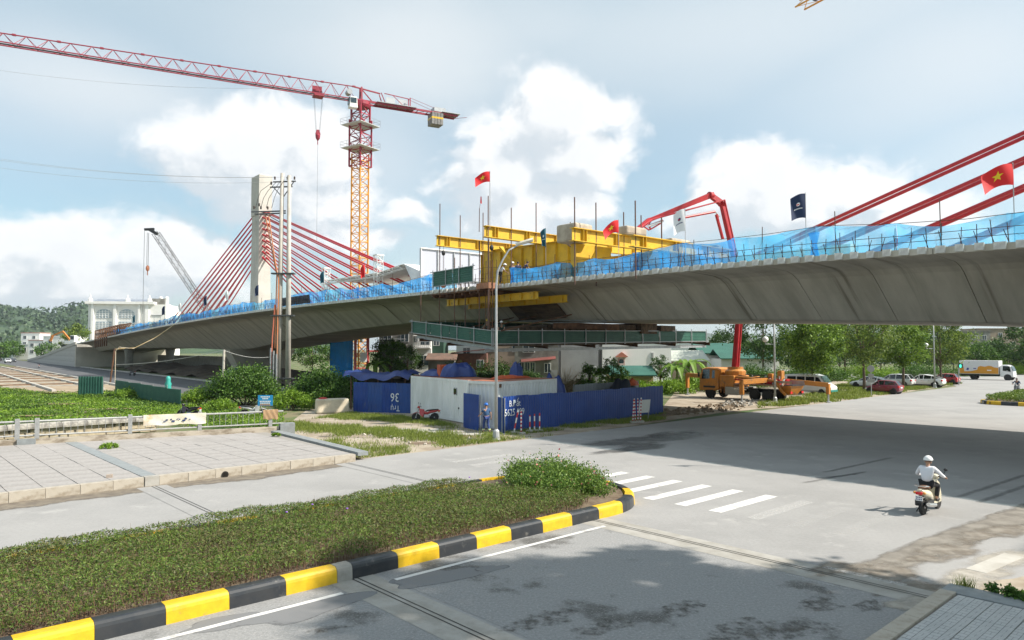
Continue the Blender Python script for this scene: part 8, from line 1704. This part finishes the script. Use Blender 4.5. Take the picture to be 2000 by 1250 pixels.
# ================================================================== signals, far island, extra trees' companions
T = thing('traffic_light', 'pedestrian signal showing green on a slim dark post', 'traffic light', G(1873, 752.5), SANG + math.pi)
mb = MB(); mb.tube((0, 0, 0), (0, 0, 2.9), .06, 8); mb.obj('post', m_galv, T); mb = MB(); mb.box((.12, .3, 2.65), (.2, .5, .6)); mb.obj('signal_head', m_blk, T); mb = MB(); mb.box((.24, .3, 2.62), (.02, .22, .4)); mb.obj('green_lamp', mat('green_signal', (.02, .4, .3), .4, emit=(.1, 1, .7, 1.2)), T)
T = thing('round_sign', 'back of a round road sign with plates below in front of the maroon car', 'road sign', G(1702, 773), SANG + .2)
mb = MB(); mb.tube((0, 0, 0), (0, 0, 3.2), .04, 6); mb.obj('post', m_galv, T); mb = MB(); mb.lathe([(.02, -.015), (.36, -.015), (.36, .015), (.02, .015)], 20, axis='x', c=(-.05, 0, 2.85)); mb.obj('disc', mat('grey_sign_back', (.33, .34, .34), .5, .3), T)
for z, w in ((2.1, .55), (1.6, .7)): mb = MB(); mb.box((-.05, 0, z), (.02, w, .4)); mb.obj('plate', mat('grey_sign_back', (.33, .34, .34), .5, .3), T)
ISL = poly_solid('island', [(74.6, 14.2), (110, 14.0), (110, 19.3), (75.5, 19.3), (74.2, 18.4)], -.05, .26, m_soil); tag(ISL, 'small planted island with black and yellow kerb across the junction', None, None, 'structure')
p2 = [(109, 19.6)] + [(76 - .0, 19.6), (74.4, 18.9), (73.9, 17.5), (74.0, 15), (74.8, 14.0), (76, 13.7), (109, 13.5)]
dense = [];
for i in range(len(p2) - 1):
    n = max(1, int(math.dist(p2[i], p2[i + 1]) / .4)); dense += [(p2[i][0] + (p2[i + 1][0] - p2[i][0]) * k / n, p2[i][1] + (p2[i + 1][1] - p2[i][1]) * k / n) for k in range(n)]
dense.append(p2[-1]); c2m = [0.0]
for i in range(1, len(dense)): c2m.append(c2m[-1] + math.dist(dense[i], dense[i - 1]))
def at2(d):
    d = min(max(d, 1e-3), c2m[-1] - 1e-3)
    for i in range(1, len(c2m)):
        if c2m[i] >= d:
            f = (d - c2m[i - 1]) / (c2m[i] - c2m[i - 1]); t = Vector((dense[i][0] - dense[i - 1][0], dense[i][1] - dense[i - 1][1])).normalized(); return [dense[i - 1][k] + (dense[i][k] - dense[i - 1][k]) * f for k in (0, 1)], t
d = 0; k = 0
while d < c2m[-1] - 1.3: kerb_block(d + .004, d + 1.246, (m_kyellow, m_kblack)[k % 2], ISL, pathf=at2); d += 1.25; k += 1
ip = scatter([(74.8, 14.4), (109, 14.2), (109, 19.1), (75.6, 19.1), (74.6, 18.2)], 22000); ip3 = np.stack([SM.x * ip[:, 0] + SQ.x * ip[:, 1], SM.y * ip[:, 0] + SQ.y * ip[:, 1], .3 + .55 * NP.random(len(ip)) ** .6], 1)
tag(link('ground_cover', leaf_mesh('ground_cover', ip3, .17, leaf_mat('island_leaf', (.05, .11, .015), (.20, .27, .04), .3), .5, .8)), 'yellow green low hedge planting on the far island', 'ground cover', None, 'stuff')
T = thing('statue', 'small turquoise figure standing beyond the green fence', 'statue', G(328, 772), 0); mb = MB(); mb.lathe([(.5, 0), (.45, .3), (.28, .9), (.35, 1.2), (.22, 1.5), (.26, 1.7), (.2, 1.95), (.05, 2.05)], 12); mb.obj('figure', mat('turquoise_paint', (.04, .35, .3), .5), T, smooth=True)
tarp('blue tarpaulin heap beside the kerb under the bridge', BW(-112, 4.5, .6), 2.2, 1.6, 1.3, m_tarp, BANG); tarp('orange sheet lying on the dark earth under the bridge', BW(-104, 3.0, .5), 1.6, 1.0, .7, m_tarp_o, BANG)

# ================================================================== the air
hz = MB(); hz.box((0, 1650, 74), (6000, 4900, 152)); HZ = hz.obj('haze', [])
hm = bpy.data.materials.new('thin_haze'); hm.use_nodes = True; hm.node_tree.nodes.remove(hm.node_tree.nodes['Principled BSDF'])
pv = hm.node_tree.nodes.new('ShaderNodeVolumePrincipled'); pv.inputs['Color'].default_value = (.82, .90, 1.0, 1); pv.inputs['Density'].default_value = .00010; pv.inputs['Anisotropy'].default_value = .3
hm.node_tree.links.new(pv.outputs[0], hm.node_tree.nodes['Material Output'].inputs['Volume']); HZ.data.materials.clear(); HZ.data.materials.append(hm)
tag(HZ, 'thin pale haze softening the hills and far houses', 'haze', None, 'stuff')
SC.cycles.volume_bounces = 0; hm.cycles.homogeneous_volume = True
